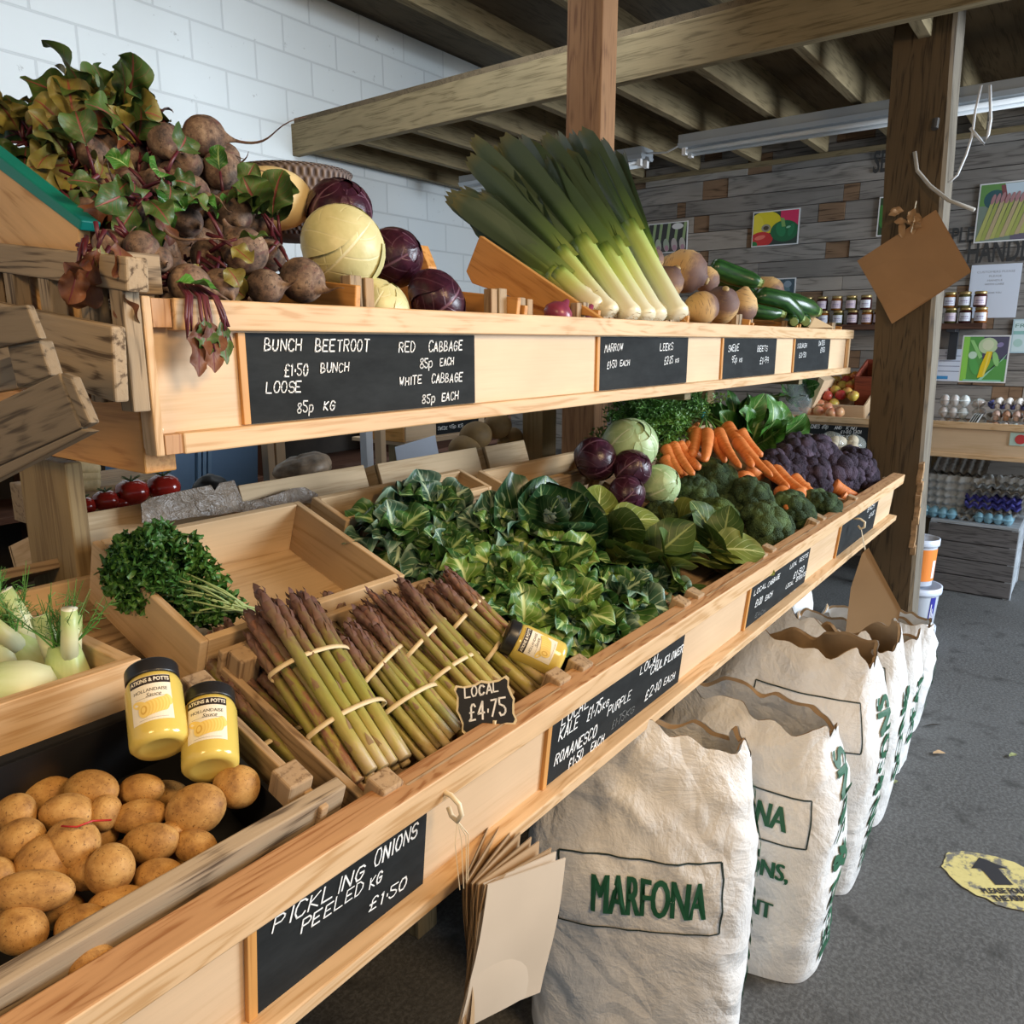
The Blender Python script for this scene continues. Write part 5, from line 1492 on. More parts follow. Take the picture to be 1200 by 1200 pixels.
# hanging withered stalks of the beetroot on the rail
def beet_leaves(label, P, dirs, mats, n, L, W, seed, droop=.8, ruf=.14, spread=.4, stemL=.07):
    g = np.random.RandomState(seed); t = thing('beet_leaf_tuft', label, 'beet leaves', P, None, 'tufts of beet leaves'); lm = MB(); sm = MB()
    for i in range(n):
        d = unit(np.asarray(dirs) + g.normal(size=3) * spread); b0 = g.normal(size=3) * .012; l = stemL * g.uniform(.6, 1.3)
        m_ = b0 + d * l * .6; e = m_ + unit(d + np.array([0, 0, -.4 * droop])) * l * .5
        sm.tube([b0, m_, e], [.0032, .0028, .0020], 6)
        leaf(lm, e, unit(d + np.array([0, 0, -.5 * droop])), np.array([-.3, -.8, .8]) + g.normal(size=3) * .5, L * g.uniform(.7, 1.2), W * g.uniform(.7, 1.2), g.uniform(.2, 1.5), .1, ruf, 1.7, seed * 40 + i, .06, .95, 9, 20, int(g.choice(len(mats))))
    lm.build('leaves', mats, t, True); sm.build('stalks', STEMP, t, True)
    return t
BLF = [('dark and yellow beet leaves at the top left corner', (45, 172), 1.5, (-.3, .1, .6), [BEETL, BEETY], 10, .09, .07), ('large yellowing beet leaf tuft left of the heap', (100, 190), 1.38, (-.4, -.3, .3), [BEETY, BEETL], 8, .11, .075), ('yellow-green leaf tuft hanging over the crate side', (100, 225), 1.3, (-.1, -.4, -.2), [BEETY, BEETL], 7, .11, .07),
       ('bright green crinkled beet leaves in the middle of the heap', (185, 212), 1.16, (.1, -.7, .4), [BEETL, CHARD], 9, .075, .06), ('brownish beet leaf tuft behind the topmost beetroots', (165, 180), 1.34, (-.1, 0, .8), [BEETY, BEETL, BEETB], 8, .10, .075), ('green leaves spilling below the bright crinkled ones', (160, 238), 1.10, (-.5, -.6, -.2), [BEETL], 8, .07, .05),
       ('withered brown leaves on the top rail of the crate', (118, 275), 1.0, (-.3, -.3, -.9), [BEETB, BEETB, BEETY], 6, .085, .045), ('purple and brown stalk tuft between the roots', (135, 225), 1.12, (-.4, -.3, -.5), [BEETB, BEETL], 6, .08, .05), ('large dark crinkled beet leaf against the white cabbage', (326, 278), 1.14, (-.1, -.15, .7), [BEETL], 6, .11, .10),
       ('light green leaf tuft under the squash', (282, 240), 1.2, (.1, -.4, .2), [CHARD, BEETL], 4, .07, .05), ('dark green leaves below the big crinkled leaf', (322, 285), 1.08, (0, -.4, -.3), [BEETL], 3, .08, .05), ('green leaves low in the heap above the rail', (248, 292), 1.04, (.3, -.5, -.3), [BEETL, BEETY], 6, .07, .05), ('leaf tuft at the very top of the heap', (120, 150), 1.4, (0, 0, 1), [BEETL, BEETY], 10, .12, .09)]
for i, (lab, q, y, d, ms, n, L, W) in enumerate(BLF):
    beet_leaves(lab, at(*q, y), d, ms, int(n * (2.5 if y > 1.25 else 1.25)), L * .66, W * .72, 20 + i, .6, .20, .5, .035)
P = at(222, 345, .965)
g = np.random.RandomState(9); t = thing('beet_leaf_tuft', 'withered stalks and dark leaves hanging in front of the pine rail', 'beet leaves', P, None, 'tufts of beet leaves'); lm = MB(); sm = MB()
for i in range(13):
    x = g.uniform(-.022, .022); l = g.uniform(.04, .075); e = np.array([x * 1.3 + g.uniform(-.012, .012), -.032 - g.uniform(0, .01), -l])
    sm.tube([(x * .6, .0, .012), (x, -.03, -.004), (x * 1.3, -.034, -l * .5), e], [.0028, .0026, .0022, .0012], 6)
for (du, l, w, k) in [(-.012, .075, .030, 0), (.004, .07, .034, 0), (.018, .06, .022, 1), (-.004, .05, .03, 1)]:
    leaf(lm, np.array([du, -.036, -.03]), np.array([du * 6 - .05, -.1, -1]), (0, -1, 0), l, w, .1, .1, .2, 2.6, int(300 + du * 1000), .1, .8, 9, 14, k)
leaf(lm, np.array([-.03, -.02, .012]), np.array([1.2, -.5, .1]), (0, -.3, 1), .055, .03, .6, .2, .15, 2, 9, .05, .8, 9, 12, 2)
lm.build('leaves', [BEETB, BEETL, CHARD], t, True); sm.build('stalks', STEMP, t, True)

# ---------------------------------------------------------------- cabbages of the upper tray
cabbage('big white cabbage in front of the red cabbages', at(402, 290, 1.10), 49, CABW, 0, (.4, -.7, .7), name='white_cabbage', squash=1.02)
cabbage('white cabbage half sunk behind the rail below the big one', at(443, 362, 1.06), 38, CABW, 1, (.1, -.6, .9), name='white_cabbage', squash=.95)
cabbage('dark red cabbage behind and above the big white one', at(398, 246, 1.26), 38, CABR, 0, (-.3, -.5, .8), name='red_cabbage', squash=.95)
cabbage('shiny red cabbage to the right of the big white one', at(461, 302, 1.17), 34, CABR, 1, (.2, -.9, .3), name='red_cabbage', squash=1.1)
cabbage('crinkled red cabbage sunk behind the rail', at(512, 352, 1.07), 38, CABR, 2, (.6, -.5, .6), name='red_cabbage', squash=.85)
# red onions
for i, (u, v, lab) in enumerate([(654, 366, 'red onion peeping over the rail beside the leek board'), (683, 371, 'red onion just showing at the foot of the leeks')]):
    mb = MB().lathe([(.006, -.028), (.020, -.026), (.034, -.010), (.036, .004), (.026, .020), (.010, .030), (.005, .042)], 20)
    put('red_onion', mb, plain('onion_skin', (.25, .045, .085), .3, var=.25, sc=40), lab, 'onion', at(u, v + 3, 1.03), look_rot((.5, -.3, .8)), 'red onions')

# ---------------------------------------------------------------- leeks: root (u,v,y), top (u,v,y)
LK = [((795, 371, 1.00), (683, 168, 1.42), 'rightmost leek with a thick white shaft and one long leaf standing up', .5, 5, .05), ((783, 373, 1.03), (716, 178, 1.40), 'leek behind the rightmost one with a thin grey leaf', .35, 5, .05), ((770, 374, 1.01), (655, 172, 1.42), 'bright green leek second from the right at the rail', .42, 7, .09), ((757, 374, 1.02), (640, 180, 1.44), 'leek in the middle of the fan with folded pale leaves', .40, 8, .10),
      ((740, 372, 1.0), (607, 170, 1.44), 'front leek with a cream shaft and a broad dark leaf', .42, 7, .10), ((748, 372, 1.05), (625, 185, 1.46), 'leek behind the cream front one', .4, 7, .1), ((730, 371, 1.04), (598, 205, 1.44), 'leek whose tallest leaf bends at the top of the fan', .38, 8, .13), ((716, 368, 1.03), (575, 195, 1.46), 'leek lying low along the wedge board', .40, 7, .11),
      ((700, 362, 1.06), (552, 228, 1.46), 'leek at the left of the fan with splayed ragged leaves', .30, 9, .14), ((690, 352, 1.09), (540, 240, 1.48), 'lowest left leek resting on the edge of the wedge board', .28, 8, .10), ((722, 360, 1.1), (585, 180, 1.5), 'leek deep in the middle of the pile', .38, 7, .12)]
for i, (a, b_, lab, sh, n, spd) in enumerate(LK):
    leek(lab, at(*a), at(*b_), 40 + i, (12.5 if i < 5 else 11) * mpp(at(*a)), sh, n, spd)

# ---------------------------------------------------------------- swedes
m, nt, b = newmat('swede_skin', .65, 0, .3)
tc = nt.nodes.new('ShaderNodeTexCoord'); sx = nt.nodes.new('ShaderNodeSeparateXYZ'); nt.links.new(tc.outputs['Generated'], sx.inputs[0])
f = noise(nt, coords(nt), 22, 4)
z_ = math_(nt, 'ADD', sx.outputs[2], math_(nt, 'MULTIPLY', math_(nt, 'SUBTRACT', f, .5), .5))
c = ramp(nt, z_, [(.2, (.62, .40, .17)), (.5, (.55, .35, .15)), (.70, (.20, .115, .085)), (.95, (.12, .072, .065))])
c = mix(nt, ramp(nt, noise(nt, coords(nt, (1, 1, 8)), 30, 3), [(.58, (0, 0, 0)), (.68, (1, 1, 1))]), c, (.20, .12, .07))
col(nt, b, c); bump(nt, b, f, .3, .002); SWED = m
SW = [(765, 305, 13, 1.30, (-.4, -.3, .8), 'dark swede half hidden behind the rightmost leek'), (781, 333, 20, 1.14, (.2, -.5, .8), 'purple-brown swede next to the leeks'), (803, 318, 25, 1.24, (.3, -.8, -.4), 'large yellow and purple swede at the back of the pile'), (822, 361, 20, 1.03, (.9, -.5, .2), 'swede lying on its side at the rail beside the grey blocks'),
      (845, 358, 21, 1.04, (-.5, -.4, .8), 'swede second from the right at the rail'), (869, 360, 19, 1.04, (-.2, .1, -1), 'pale swede nearest the courgettes at the rail'), (828, 328, 15, 1.22, (.2, -.5, -.8), 'small pale swede behind the pile'), (903, 340, 15, 1.25, (.2, -.6, -.7), 'round orange-brown swede behind the courgettes')]
for i, (u, v, rp, y, ax, lab) in enumerate(SW):
    P = at(u, v, y); r = rp * mpp(P)
    t = thing('swede', lab, 'swede', P, look_rot(ax, i), 'swedes')
    nz = SN(i + 60, 1.6)
    MB().lathe([(r * .15, -1.25 * r), (r * .4, -1.0 * r), (r * .78, -.65 * r), (r * .98, -.1 * r), (r * .96, .3 * r), (r * .72, .75 * r), (r * .3, .98 * r), (r * .22, 1.08 * r)], 24, fn=lambda p, a: p * (1 + .05 * nz(p[None] / r)[0])).build('root', SWED, t, True)
    MB().lathe([(r * .20, 1.04 * r), (r * .18, 1.15 * r), (r * .1, 1.2 * r)], 12).build('crown', plain('swede_crown', (.38, .27, .12), .7, var=.3, sc=60), t, True)
# ---------------------------------------------------------------- courgettes
m, nt, b = newmat('courgette_skin', .28, 0, .5)
u_, v_ = uvs(nt); f = noise(nt, coords(nt, (40, 40, 10)), 3, 3)
st = math_(nt, 'PINGPONG', math_(nt, 'MULTIPLY', u_, 5.0), .5)
c = ramp(nt, math_(nt, 'ADD', math_(nt, 'MULTIPLY', st, .5), math_(nt, 'MULTIPLY', f, .6)), [(.3, (.012, .045, .012)), (.6, (.03, .10, .02)), (.85, (.10, .20, .04))])
col(nt, b, c); COUR = m
CGS = plain('courgette_stalk', (.22, .30, .09), .6, var=.2)
CG = [((833, 311, 1.24), (888, 331, 1.10), 12, 'courgette on top of the pile, raised at its left end'), ((822, 322, 1.32), (885, 350, 1.14), 11, 'courgette under the topmost one'), ((884, 346, 1.12), (938, 373, 1.0), 11, 'long courgette lying forward over the rail end of its crate'), ((892, 350, 1.15), (956, 365, 1.0), 12, 'courgette nearest the far end of the tray'),
      ((860, 350, 1.18), (915, 368, 1.03), 9, 'shaded courgette beneath the long one'), ((912, 370, 1.2), (930, 377, .985), 9, 'courgette end-on behind the rail with a pale cut end'), ((932, 370, 1.2), (944, 377, .985), 9, 'courgette end-on behind the rail beside the last crate')]
for i, (a, b_, rp, lab) in enumerate(CG):
    A = at(*a); B = at(*b_); r = rp * mpp((A + B) / 2); ax = B - A; L = np.linalg.norm(ax)
    t = thing('courgette', lab, 'courgette', A, look_rot(ax, i), 'courgettes')
    bd = .03 if i < 5 else 0
    MB().lathe([(r * .2, 0), (r * .7, .008), (r * .95, .03), (r, L * .5), (r * .85, L * .85), (r * .62, L - .004), (r * .5, L)], 18, fn=lambda p, a: p + np.array([1, 0, 0]) * bd * math.sin(PI * p[2] / L)).build('skin', COUR, t, True)
    MB().lathe([(r * .55, L - .002), (r * .42, L + .012), (r * .48, L + .018), (r * .3, L + .0185)], 8).build('stalk', CGS, t)
put('brown_paper', MB().prism([at(936, 368, 1.05), at(955, 372, 1.0), at(978, 384, .99), at(948, 384, .99)], (0, .04, .004)), plain('kraft_scrap', (.42, .27, .13), .8), 'scrap of brown paper at the far end of the upper tray', 'paper', (0, 0, 0), smooth=False)
# ================================================================ potato sacks on the floor
m, nt, b = newmat('white_paper_sack', .5, 0, .4)
vec = coords(nt)
f = noise(nt, vec, 6, 5, .65, .6); f2 = noise(nt, vec, 26, 4, .6, .4)
col(nt, b, ramp(nt, f, [(.3, (.68, .67, .655)), (.7, (.82, .815, .80))]))
vo = N(nt, 'ShaderNodeTexVoronoi'); vo.feature = 'DISTANCE_TO_EDGE'; vo.inputs['Scale'].default_value = 4.5
wn = N(nt, 'ShaderNodeMix'); wn.data_type = 'VECTOR'
nn = N(nt, 'ShaderNodeTexNoise'); nn.inputs['Scale'].default_value = 3; nt.links.new(vec, nn.inputs['Vector'])
va = N(nt, 'ShaderNodeVectorMath', operation='ADD'); nt.links.new(vec, va.inputs[0]); nt.links.new(nn.outputs['Color'], va.inputs[1]); nt.links.new(va.outputs[0], vo.inputs['Vector'])
h = math_(nt, 'ADD', math_(nt, 'MULTIPLY', vo.outputs['Distance'], .9), math_(nt, 'ADD', f, math_(nt, 'MULTIPLY', f2, .4)))
bump(nt, b, h, .42, .03)
SACK = m
KRAFT = plain('sack_inside', (.40, .27, .15), .8, var=.15, sc=12)
GREENI = plain('green_print', (.012, .10, .045), .55)
DKINK = plain('dark_print', (.02, .035, .03), .55)
def sack(label, x, y0, y1, dx, h, seed, lean=(0, 0), top_n=.9, prints=(), rim=.05, pinch=.0, rz=0.0):
    """standing open paper sack; local x faces the viewer (towards -x), width along y"""
    g = np.random.RandomState(seed); cy = (y0 + y1) / 2; W = (y1 - y0) / 2; D = dx / 2
    t = thing('potato_sack', label, 'sack', (x + D, cy, 0), Matrix.Rotation(rz, 3, 'Z'), 'white paper potato sacks under the stand')
    nz = SN(seed, 15, 6); nz2 = SN(seed + 7, 34, 7); nz3 = SN(seed + 3, 4, 6)
    def surf(a, z, off=0.0):
        """a: angle, 0 = -x face centre, +pi/2 = towards -y"""
        q = z / h
        bulge = 1 + .10 * math.sin(PI * min(q, 1) * .95) - .06 * q
        ex = 5 if q < .8 else 5
        ca, sa = math.cos(a), math.sin(a)
        k = (abs(ca) ** ex + abs(sa) ** ex) ** (-1 / ex)
        k = .45 * k + .55 * (abs(ca) ** 3 + abs(sa) ** 3) ** (-1 / 3)
        tx = D * (1 if q < .55 else 1 - pinch * ((q - .55) / .45) ** 1.5)
        px, py = -ca * k * tx * bulge, -sa * k * W * bulge * (1 if q < .7 else 1 - .10 * (q - .7) / .3)
        p0 = np.array([[px * 1.0, py * 1.0, z]])
        amp = .010 + .026 * max(0, q - .45)
        def rg(n_, p): return 1 - 2 * abs(n_(p)[0])
        d = amp * (rg(nz, p0 * np.array([1, 1, .55])) + .5 * rg(nz2, p0 * np.array([1, 1, .7]))) * .8 + .012 * nz3(p0)[0]
        r = math.hypot(px, py) + 1e-6
        px += px / r * (d + off); py += py / r * (d + off)
        px += lean[0] * q * q; py += lean[1] * q * q
        return np.array([px, py, max(z, 0.002)])
    nu, nv = 120, 64; rows = []
    def rimz(a): return h * (1 + rim * (math.sin(2 * a + seed) * .6 + math.sin(3 * a + seed * 2) * .5 + .35 * math.sin(7 * a + seed) + .28 * math.sin(12 * a + 2 * seed) + .2 * math.sin(19 * a + seed)))
    base = []
    for j in range(nv):
        rows.append([surf(2 * PI * i / nu, (rimz(2 * PI * i / nu)) * (j / (nv - 1)) ** .9) for i in range(nu)])
    mb = MB().grid(rows, 0, closed=True)
    inner = []
    for j in range(7):
        inner.append([surf(2 * PI * i / nu, rimz(2 * PI * i / nu) - (j * h * .06 if j > 1 else j * .009), -.003 - .007 * (j > 0)) for i in range(nu)])
    mb.grid(inner[:2], 1, closed=True); mb.grid(inner[1:], 1 if seed in (3, 4) else 0, closed=True)
    mb.build('paper_bag', [SACK, KRAFT], t, True)
    # potatoes-level fill, a kraft-coloured fold closing the inside
    c = np.mean(inner[-1], axis=0)
    mb = MB(); mb.add(list(inner[-1]) + [c - np.array([0, 0, .02])], [(i, (i + 1) % nu, nu) for i in range(nu)])
    mb.build('inside_fold', KRAFT if seed in (3, 4) else SACK, t, True)
    for (kind, text, a0, z0, size, width) in prints:
        mb = MB()
        if kind == 'box':
            (aw, zh) = size; th = .0035
            def line(aa, za, ab, zb_):
                n = 14
                V = []; F = []
                for q in range(n + 1):
                    s_ = q / n; A = aa + (ab - aa) * s_; Z = za + (zb_ - za) * s_
                    if aa == ab: V += [surf(A - th * .5 / W, Z, .0038), surf(A + th * .5 / W, Z, .0038)]
                    else: V += [surf(A, Z - th / 2, .0038), surf(A, Z + th / 2, .0038)]
                mb.add(V, [(2 * q, 2 * q + 2, 2 * q + 3, 2 * q + 1) for q in range(n)])
            line(a0 - aw, z0 - zh, a0 + aw, z0 - zh); line(a0 - aw, z0 + zh, a0 + aw, z0 + zh); line(a0 - aw, z0 - zh, a0 - aw, z0 + zh); line(a0 + aw, z0 - zh, a0 + aw, z0 + zh)
            mb.build('printed_frame', DKINK, t)
        else:
            V, F = font_mesh(text, size)
            # finer faces so that the print follows the folds
            wv = V[:, 0].max() - V[:, 0].min(); sxx = width / wv
            rot = kind == 'side'
            for dx in (-.05, -.025, 0, .025, .05):
              Q = []
              for p in V:
                p = p + np.array([dx * size, 0, 0])
                X, Z = p[0] * sxx, p[1]
                if rot: X, Z = -p[1], p[0] * sxx
                Q.append(surf(a0 + X, z0 + Z, .0045))
              mb.add(Q, F)
            mb.build('printed_lettering', GREENI if size > .03 else DKINK, t)
    return t
# prints: angle units; on the -x face one unit of angle is about the half-width in metres
sack('front white potato sack printed MARFONA', 1.22, .455, .885, .25, .705, 1, (-.0, -.0), rz=rad(29), prints=(('text', 'MARFONA', .06, .415, .115, .86), ('box', '', 0.0, .42, (.62, .075), 0), ('side', 'BEAN & SONS', 1.57, .36, .75, .5), ('side', 'KENT', -1.57, .36, .75, .25)), rim=.045, pinch=.62)
sack('second potato sack, its side printed BEAN &', 1.63, .385, 0.84, .27, .615, 2, (0.03, -.02), prints=(('text', 'MARFONA', .15, .42, .075, .80), ('box', '', .15, .42, (.60, .052), 0), ('text', 'BEAN & SONS,', .15, .30, .06, .95), ('text', 'DEAL, KENT', .15, .19, .06, .80), ('side', 'BEAN & SONS', 1.57, .30, .85, .52)), rim=.04, pinch=.6)
sack('third potato sack, its crumpled open top folded over', 2.00, .38, .85, .28, .67, 3, (.02, -.02), prints=(('box', '', .25, .50, (.55, .06), 0), ('side', 'BEAN & SONS', 1.57, .31, .8, .5)), rim=.05, pinch=.72)
sack('fourth potato sack with a tall peaked brown rim', 2.38, .39, .85, .27, .61, 4, (.0, -.01), prints=(('box', '', .35, .47, (.45, .055), 0), ('side', 'SONS', 1.57, .3, .8, .3)), rim=.07, pinch=.78)
sack('fifth potato sack below the hanging paper bags', 2.74, .40, .85, .26, .48, 5, (.04, -.02), prints=(('box', '', .40, .36, (.40, .05), 0), ('side', 'DEAL', 1.57, .24, .8, .26)), rim=.05, pinch=.6)
sack('sixth potato sack, slumped at the end of the row', 3.10, .41, .85, .26, .40, 6, (.05, -.03), prints=(('side', 'BEAN', 1.57, .2, .7, .22),), rim=.05, pinch=.6)
sack('last bulging potato sack beside the timber pillar', 3.46, .47, .80, .26, .315, 7, (.02, -.02), rim=.05, pinch=.3)
for i, (u, v, lab) in enumerate([(840, 770, 'half hidden sack deep under the stand, only its pale shoulder showing'), (905, 735, 'brown-shadowed sack behind the others under the stand')]):
    P = onY(u, v, 1.0)
    sack(lab, P[0], .90, 1.22, .26, max(.45, P[2] - .02), 20 + i, rim=.05)

# ---------------------------------------------------------------- paper bags on hooks
HOOK = plain('cream_hook', (.72, .62, .44), .35)
BAGP = plain('kraft_bag', (.37, .24, .125), .7, var=.06, sc=6)
BAGL = plain('pale_kraft_bag', (.50, .41, .31), .7, var=.06, sc=6)
STRG = plain('string', (.72, .62, .45), .8)
def bag_sheet(mb, c, ex, ey, n, w, h, seed, curl=.01):
    """one flat folded paper bag with slight waves"""
    g = np.random.RandomState(seed); ph = g.uniform(0, 6, 3); a = 9; P = np.zeros((a, a, 3))
    for j in range(a):
        for i in range(a):
            s_, q = i / (a - 1) - .5, j / (a - 1)
            P[j, i] = c + ex * s_ * w - ey * q * h + n * (curl * math.sin(3 * s_ + ph[0]) * q + curl * .6 * math.sin(5 * q + ph[1]))
    mb.grid(P); mb.grid(P[::-1] + n * .0016)
# bunch at the near end of the rail
hk = onplane(521, 938, face(0, .05, .0), FN)
t = thing('paper_bags', 'sheaf of brown paper bags on a cream cup hook by the onions panel', 'paper bags', hk)
MB().tube([(0, .01, .012), (0, -.012, .012), (0, -.026, .004), (0, -.030, -.010), (0, -.022, -.022), (0.002, -.010, -.020), (.003, -.004, -.010)], .0036, 10).build('hook', HOOK, t, True)['label'] = 'cream cup hook'
mb = MB()
for i, (dx, dz) in enumerate(((-.006, -.120), (.002, -.123), (.008, -.118), (.011, -.115))):
    mb.tube([(0, -.022, -.022), (dx * 1.6, -.026, -.05), (dx, -.03, dz)], .0008, 4)
mb.build('string', STRG, t)
for i in range(9):
    mb = MB(); ang = rad(-28 + i * 4.5)
    ex = unit(np.array([math.cos(ang), -math.sin(ang) * .9, 0])); n = np.cross(ex, [0, 0, 1.])
    tl = rad(-6 - i * 1.2); e1 = ex * math.cos(tl) + np.array([0, 0, 1]) * math.sin(tl); e2 = np.array([0, 0, 1.]) * math.cos(tl) - ex * math.sin(tl)
    c = np.array([0.004 + .002 * i, -.030 - .0035 * i, -.115]) + e1 * .085
    bag_sheet(mb, c, e1, e2, n, .17, .21, i, .006)
    mb.build('paper_bag', BAGL if i > 6 else BAGP, t, True)
# bunch hanging near the far end
hk = onplane(1003, 612, face(0, .04, .0), FN)
t = thing('paper_bags', 'thick wad of brown paper bags hanging from a white hook near the pillar', 'paper bags', hk)
MB().tube([(0, .01, .012), (0, -.014, .014), (0, -.030, .004), (0, -.030, -.014), (0, -.018, -.022), (0.002, -.008, -.012)], .004, 10).build('hook', HOOK, t, True)['label'] = 'cream cup hook'
mb = MB()
for dx in (-.006, .004): mb.tube([(0, -.02, -.022), (dx, -.03, -.06), (dx, -.04, -.095)], .0012, 4)
mb.build('string', STRG, t)
for i in range(10):
    mb = MB(); ang = rad(74 + i * 1.2); g = np.random.RandomState(50 + i)
    ex = unit(np.array([math.cos(ang), -math.sin(ang), 0])); n = np.cross(ex, [0, 0, 1.])
    Rr = [(0.0, 0.0), (.125, .21), (.098, .45)]; Ll = [(-.006, .01), (-.030, .14), (-.035, .40)]
    def chain(C, q):
        q *= 2; k = min(int(q), 1); f_ = q - k
        return np.array(C[k]) * (1 - f_) + np.array(C[k + 1]) * f_
    P = np.zeros((13, 7, 3)); jx = g.uniform(-.004, .004); ph = g.uniform(0, 6)
    for j in range(13):
        l_, r_ = chain(Ll, j / 12), chain(Rr, j / 12)
        for k in range(7):
            p = l_ * (1 - k / 6) + r_ * (k / 6)
            P[j, k] = ex * (p[0] + jx) + np.array([0, 0, -.095 - p[1] + jx]) + n * (.004 * math.sin(6 * j / 12 + ph)) + np.array([-.03 + .0062 * i, -.042, 0])
    mb.grid(P); mb.grid(P[::-1] + n * .0015)
    mb.build('paper_bag', BAGP, t, True)
# bag pinned on the pillar
pp = onX(1072, 268, 3.90)
t = thing('paper_bag', 'square brown paper bag hanging by a corner from the timber pillar', 'paper bag', pp)
cor = [onX(u, v, 3.885) - pp for (u, v) in ((1097, 246), (1138, 318), (1046, 378), (1006, 305))]
for k in range(4):
    mb = MB(); a = 9; P = np.zeros((a, a, 3)); g = np.random.RandomState(k)
    for j in range(a):
        for i in range(a):
            s_, q = i / (a - 1), j / (a - 1)
            p = cor[0] * (1 - s_) * (1 - q) + cor[1] * s_ * (1 - q) + cor[2] * s_ * q + cor[3] * (1 - s_) * q
            P[j, i] = p + np.array([-.005 * k - .012 * math.sin(3 * s_ * q + k), 0, -.002 * k])
    mb.grid(P); mb.grid(P[::-1] + np.array([.002, 0, 0])); mb.build('bag_sheet', plain('kraft_brown', (.37, .20, .085), .65, var=.07, sc=7) if k == 0 else bpy.data.materials['kraft_brown'], t, True)
mb = MB()
g = np.random.RandomState(5)
for i in range(10):
    q = onX(1068 + g.uniform(-13, 16), 252 + g.uniform(-8, 12), 3.87) - pp
    leaf(mb, q, np.array([-.3, g.uniform(-1, 1), -.6 + g.uniform(-.5, .8)]), (-1, 0, .2), .05 + g.uniform(0, .03), .03, .6, .2, .2, 2, i, .05, .9, 7, 8)
mb.build('torn_corner', plain('torn_paper', (.42, .25, .12), .8), t, True)
MB().tube([(-.03, 0, .11), (-.035, .004, .06), (-.05, -.004, .03), (-.05, .004, -.02)], .002, 5).build('string', STRG, t)

# ---------------------------------------------------------------- floor bits
P = onZ(1173, 1032, .002)
t = thing('floor_sticker', 'worn yellow round sticker with a dark arrow on the floor', 'sticker', P)
mb = MB(); g = np.random.RandomState(2); n = 40
V = [(0, 0, .001)] + [((.155 + g.uniform(-.012, .006)) * math.cos(2 * PI * i / n) * .75, (.155 + g.uniform(-.012, .006)) * math.sin(2 * PI * i / n), .001) for i in range(n)]
mb.add(V, [(0, 1 + i, 1 + (i + 1) % n) for i in range(n)])
m, nt, b = newmat('worn_yellow', .7, 0, .3); f = noise(nt, coords(nt), 24, 4, .7)
col(nt, b, ramp(nt, f, [(.40, (.16, .155, .14)), (.50, (.58, .50, .20)), (.8, (.66, .58, .25))])); mb.build('sticker_disc', m, t)
mb = MB()
ax = unit(CF * np.array([1, 1, 0])); rx = CR
def fl(x, y): return rx * x + ax * y + np.array([0, 0, .0022])
mb.add([fl(-.028, -.02), fl(.022, -.02), fl(.022, .05), fl(.05, .05), fl(-.003, .10), fl(-.056, .05), fl(-.028, .05)], [(0, 1, 2, 3, 4, 5, 6)])
mb.build('arrow', plain('sticker_black', (.02, .02, .025), .6), t)
mb = MB()
for r_ in range(2):
    V, F = font_mesh('PLEASE FOLLOW' if r_ == 0 else 'THE ARROWS', .024, .001)
    mb.add([fl(p[0] * .9, p[1] * 1.2 - .045 - r_ * .03) for p in V], F)
mb.build('small_print', bpy.data.materials['sticker_black'], t)
DRYL = leafmat('dry_leaf', (.30, .33, .14), (.16, .18, .07), (.4, .4, .2), 5, 2.2, .06, .05, .6)
for i, (u, v, L, W, a, lab) in enumerate([(1003, 975, .10, .035, -.9, 'green leaf lying against the foot of a sack'), (1052, 917, .075, .05, .2, 'pale green leaf at the foot of the sixth sack'), (1108, 884, .05, .025, .1, 'small dry scrap on the aisle floor'), (1191, 885, .045, .02, .5, 'tiny yellow-green leaf at the right edge of the aisle'), (982, 1012, .045, .03, 0, 'white paper scrap beside the second sack'), (1105, 851, .09, .012, .2, 'dark twig on the aisle floor')]):
    mb = MB(); leaf(mb, (0, 0, .006), np.array([math.cos(a + 2.2), math.sin(a + 2.2), .12]), (0, 0, 1), L, W, .25, .15, .05, 1.5, i, .05, .9)
    put('fallen_leaf' if i in (0, 1, 3) else 'floor_scrap', mb, DRYL if i in (0, 1, 3) else (SACK if i == 4 else KRAFT if i == 2 else DARK), lab, 'leaf' if i in (0, 1, 3) else 'scrap', onZ(u, v, 0.002))
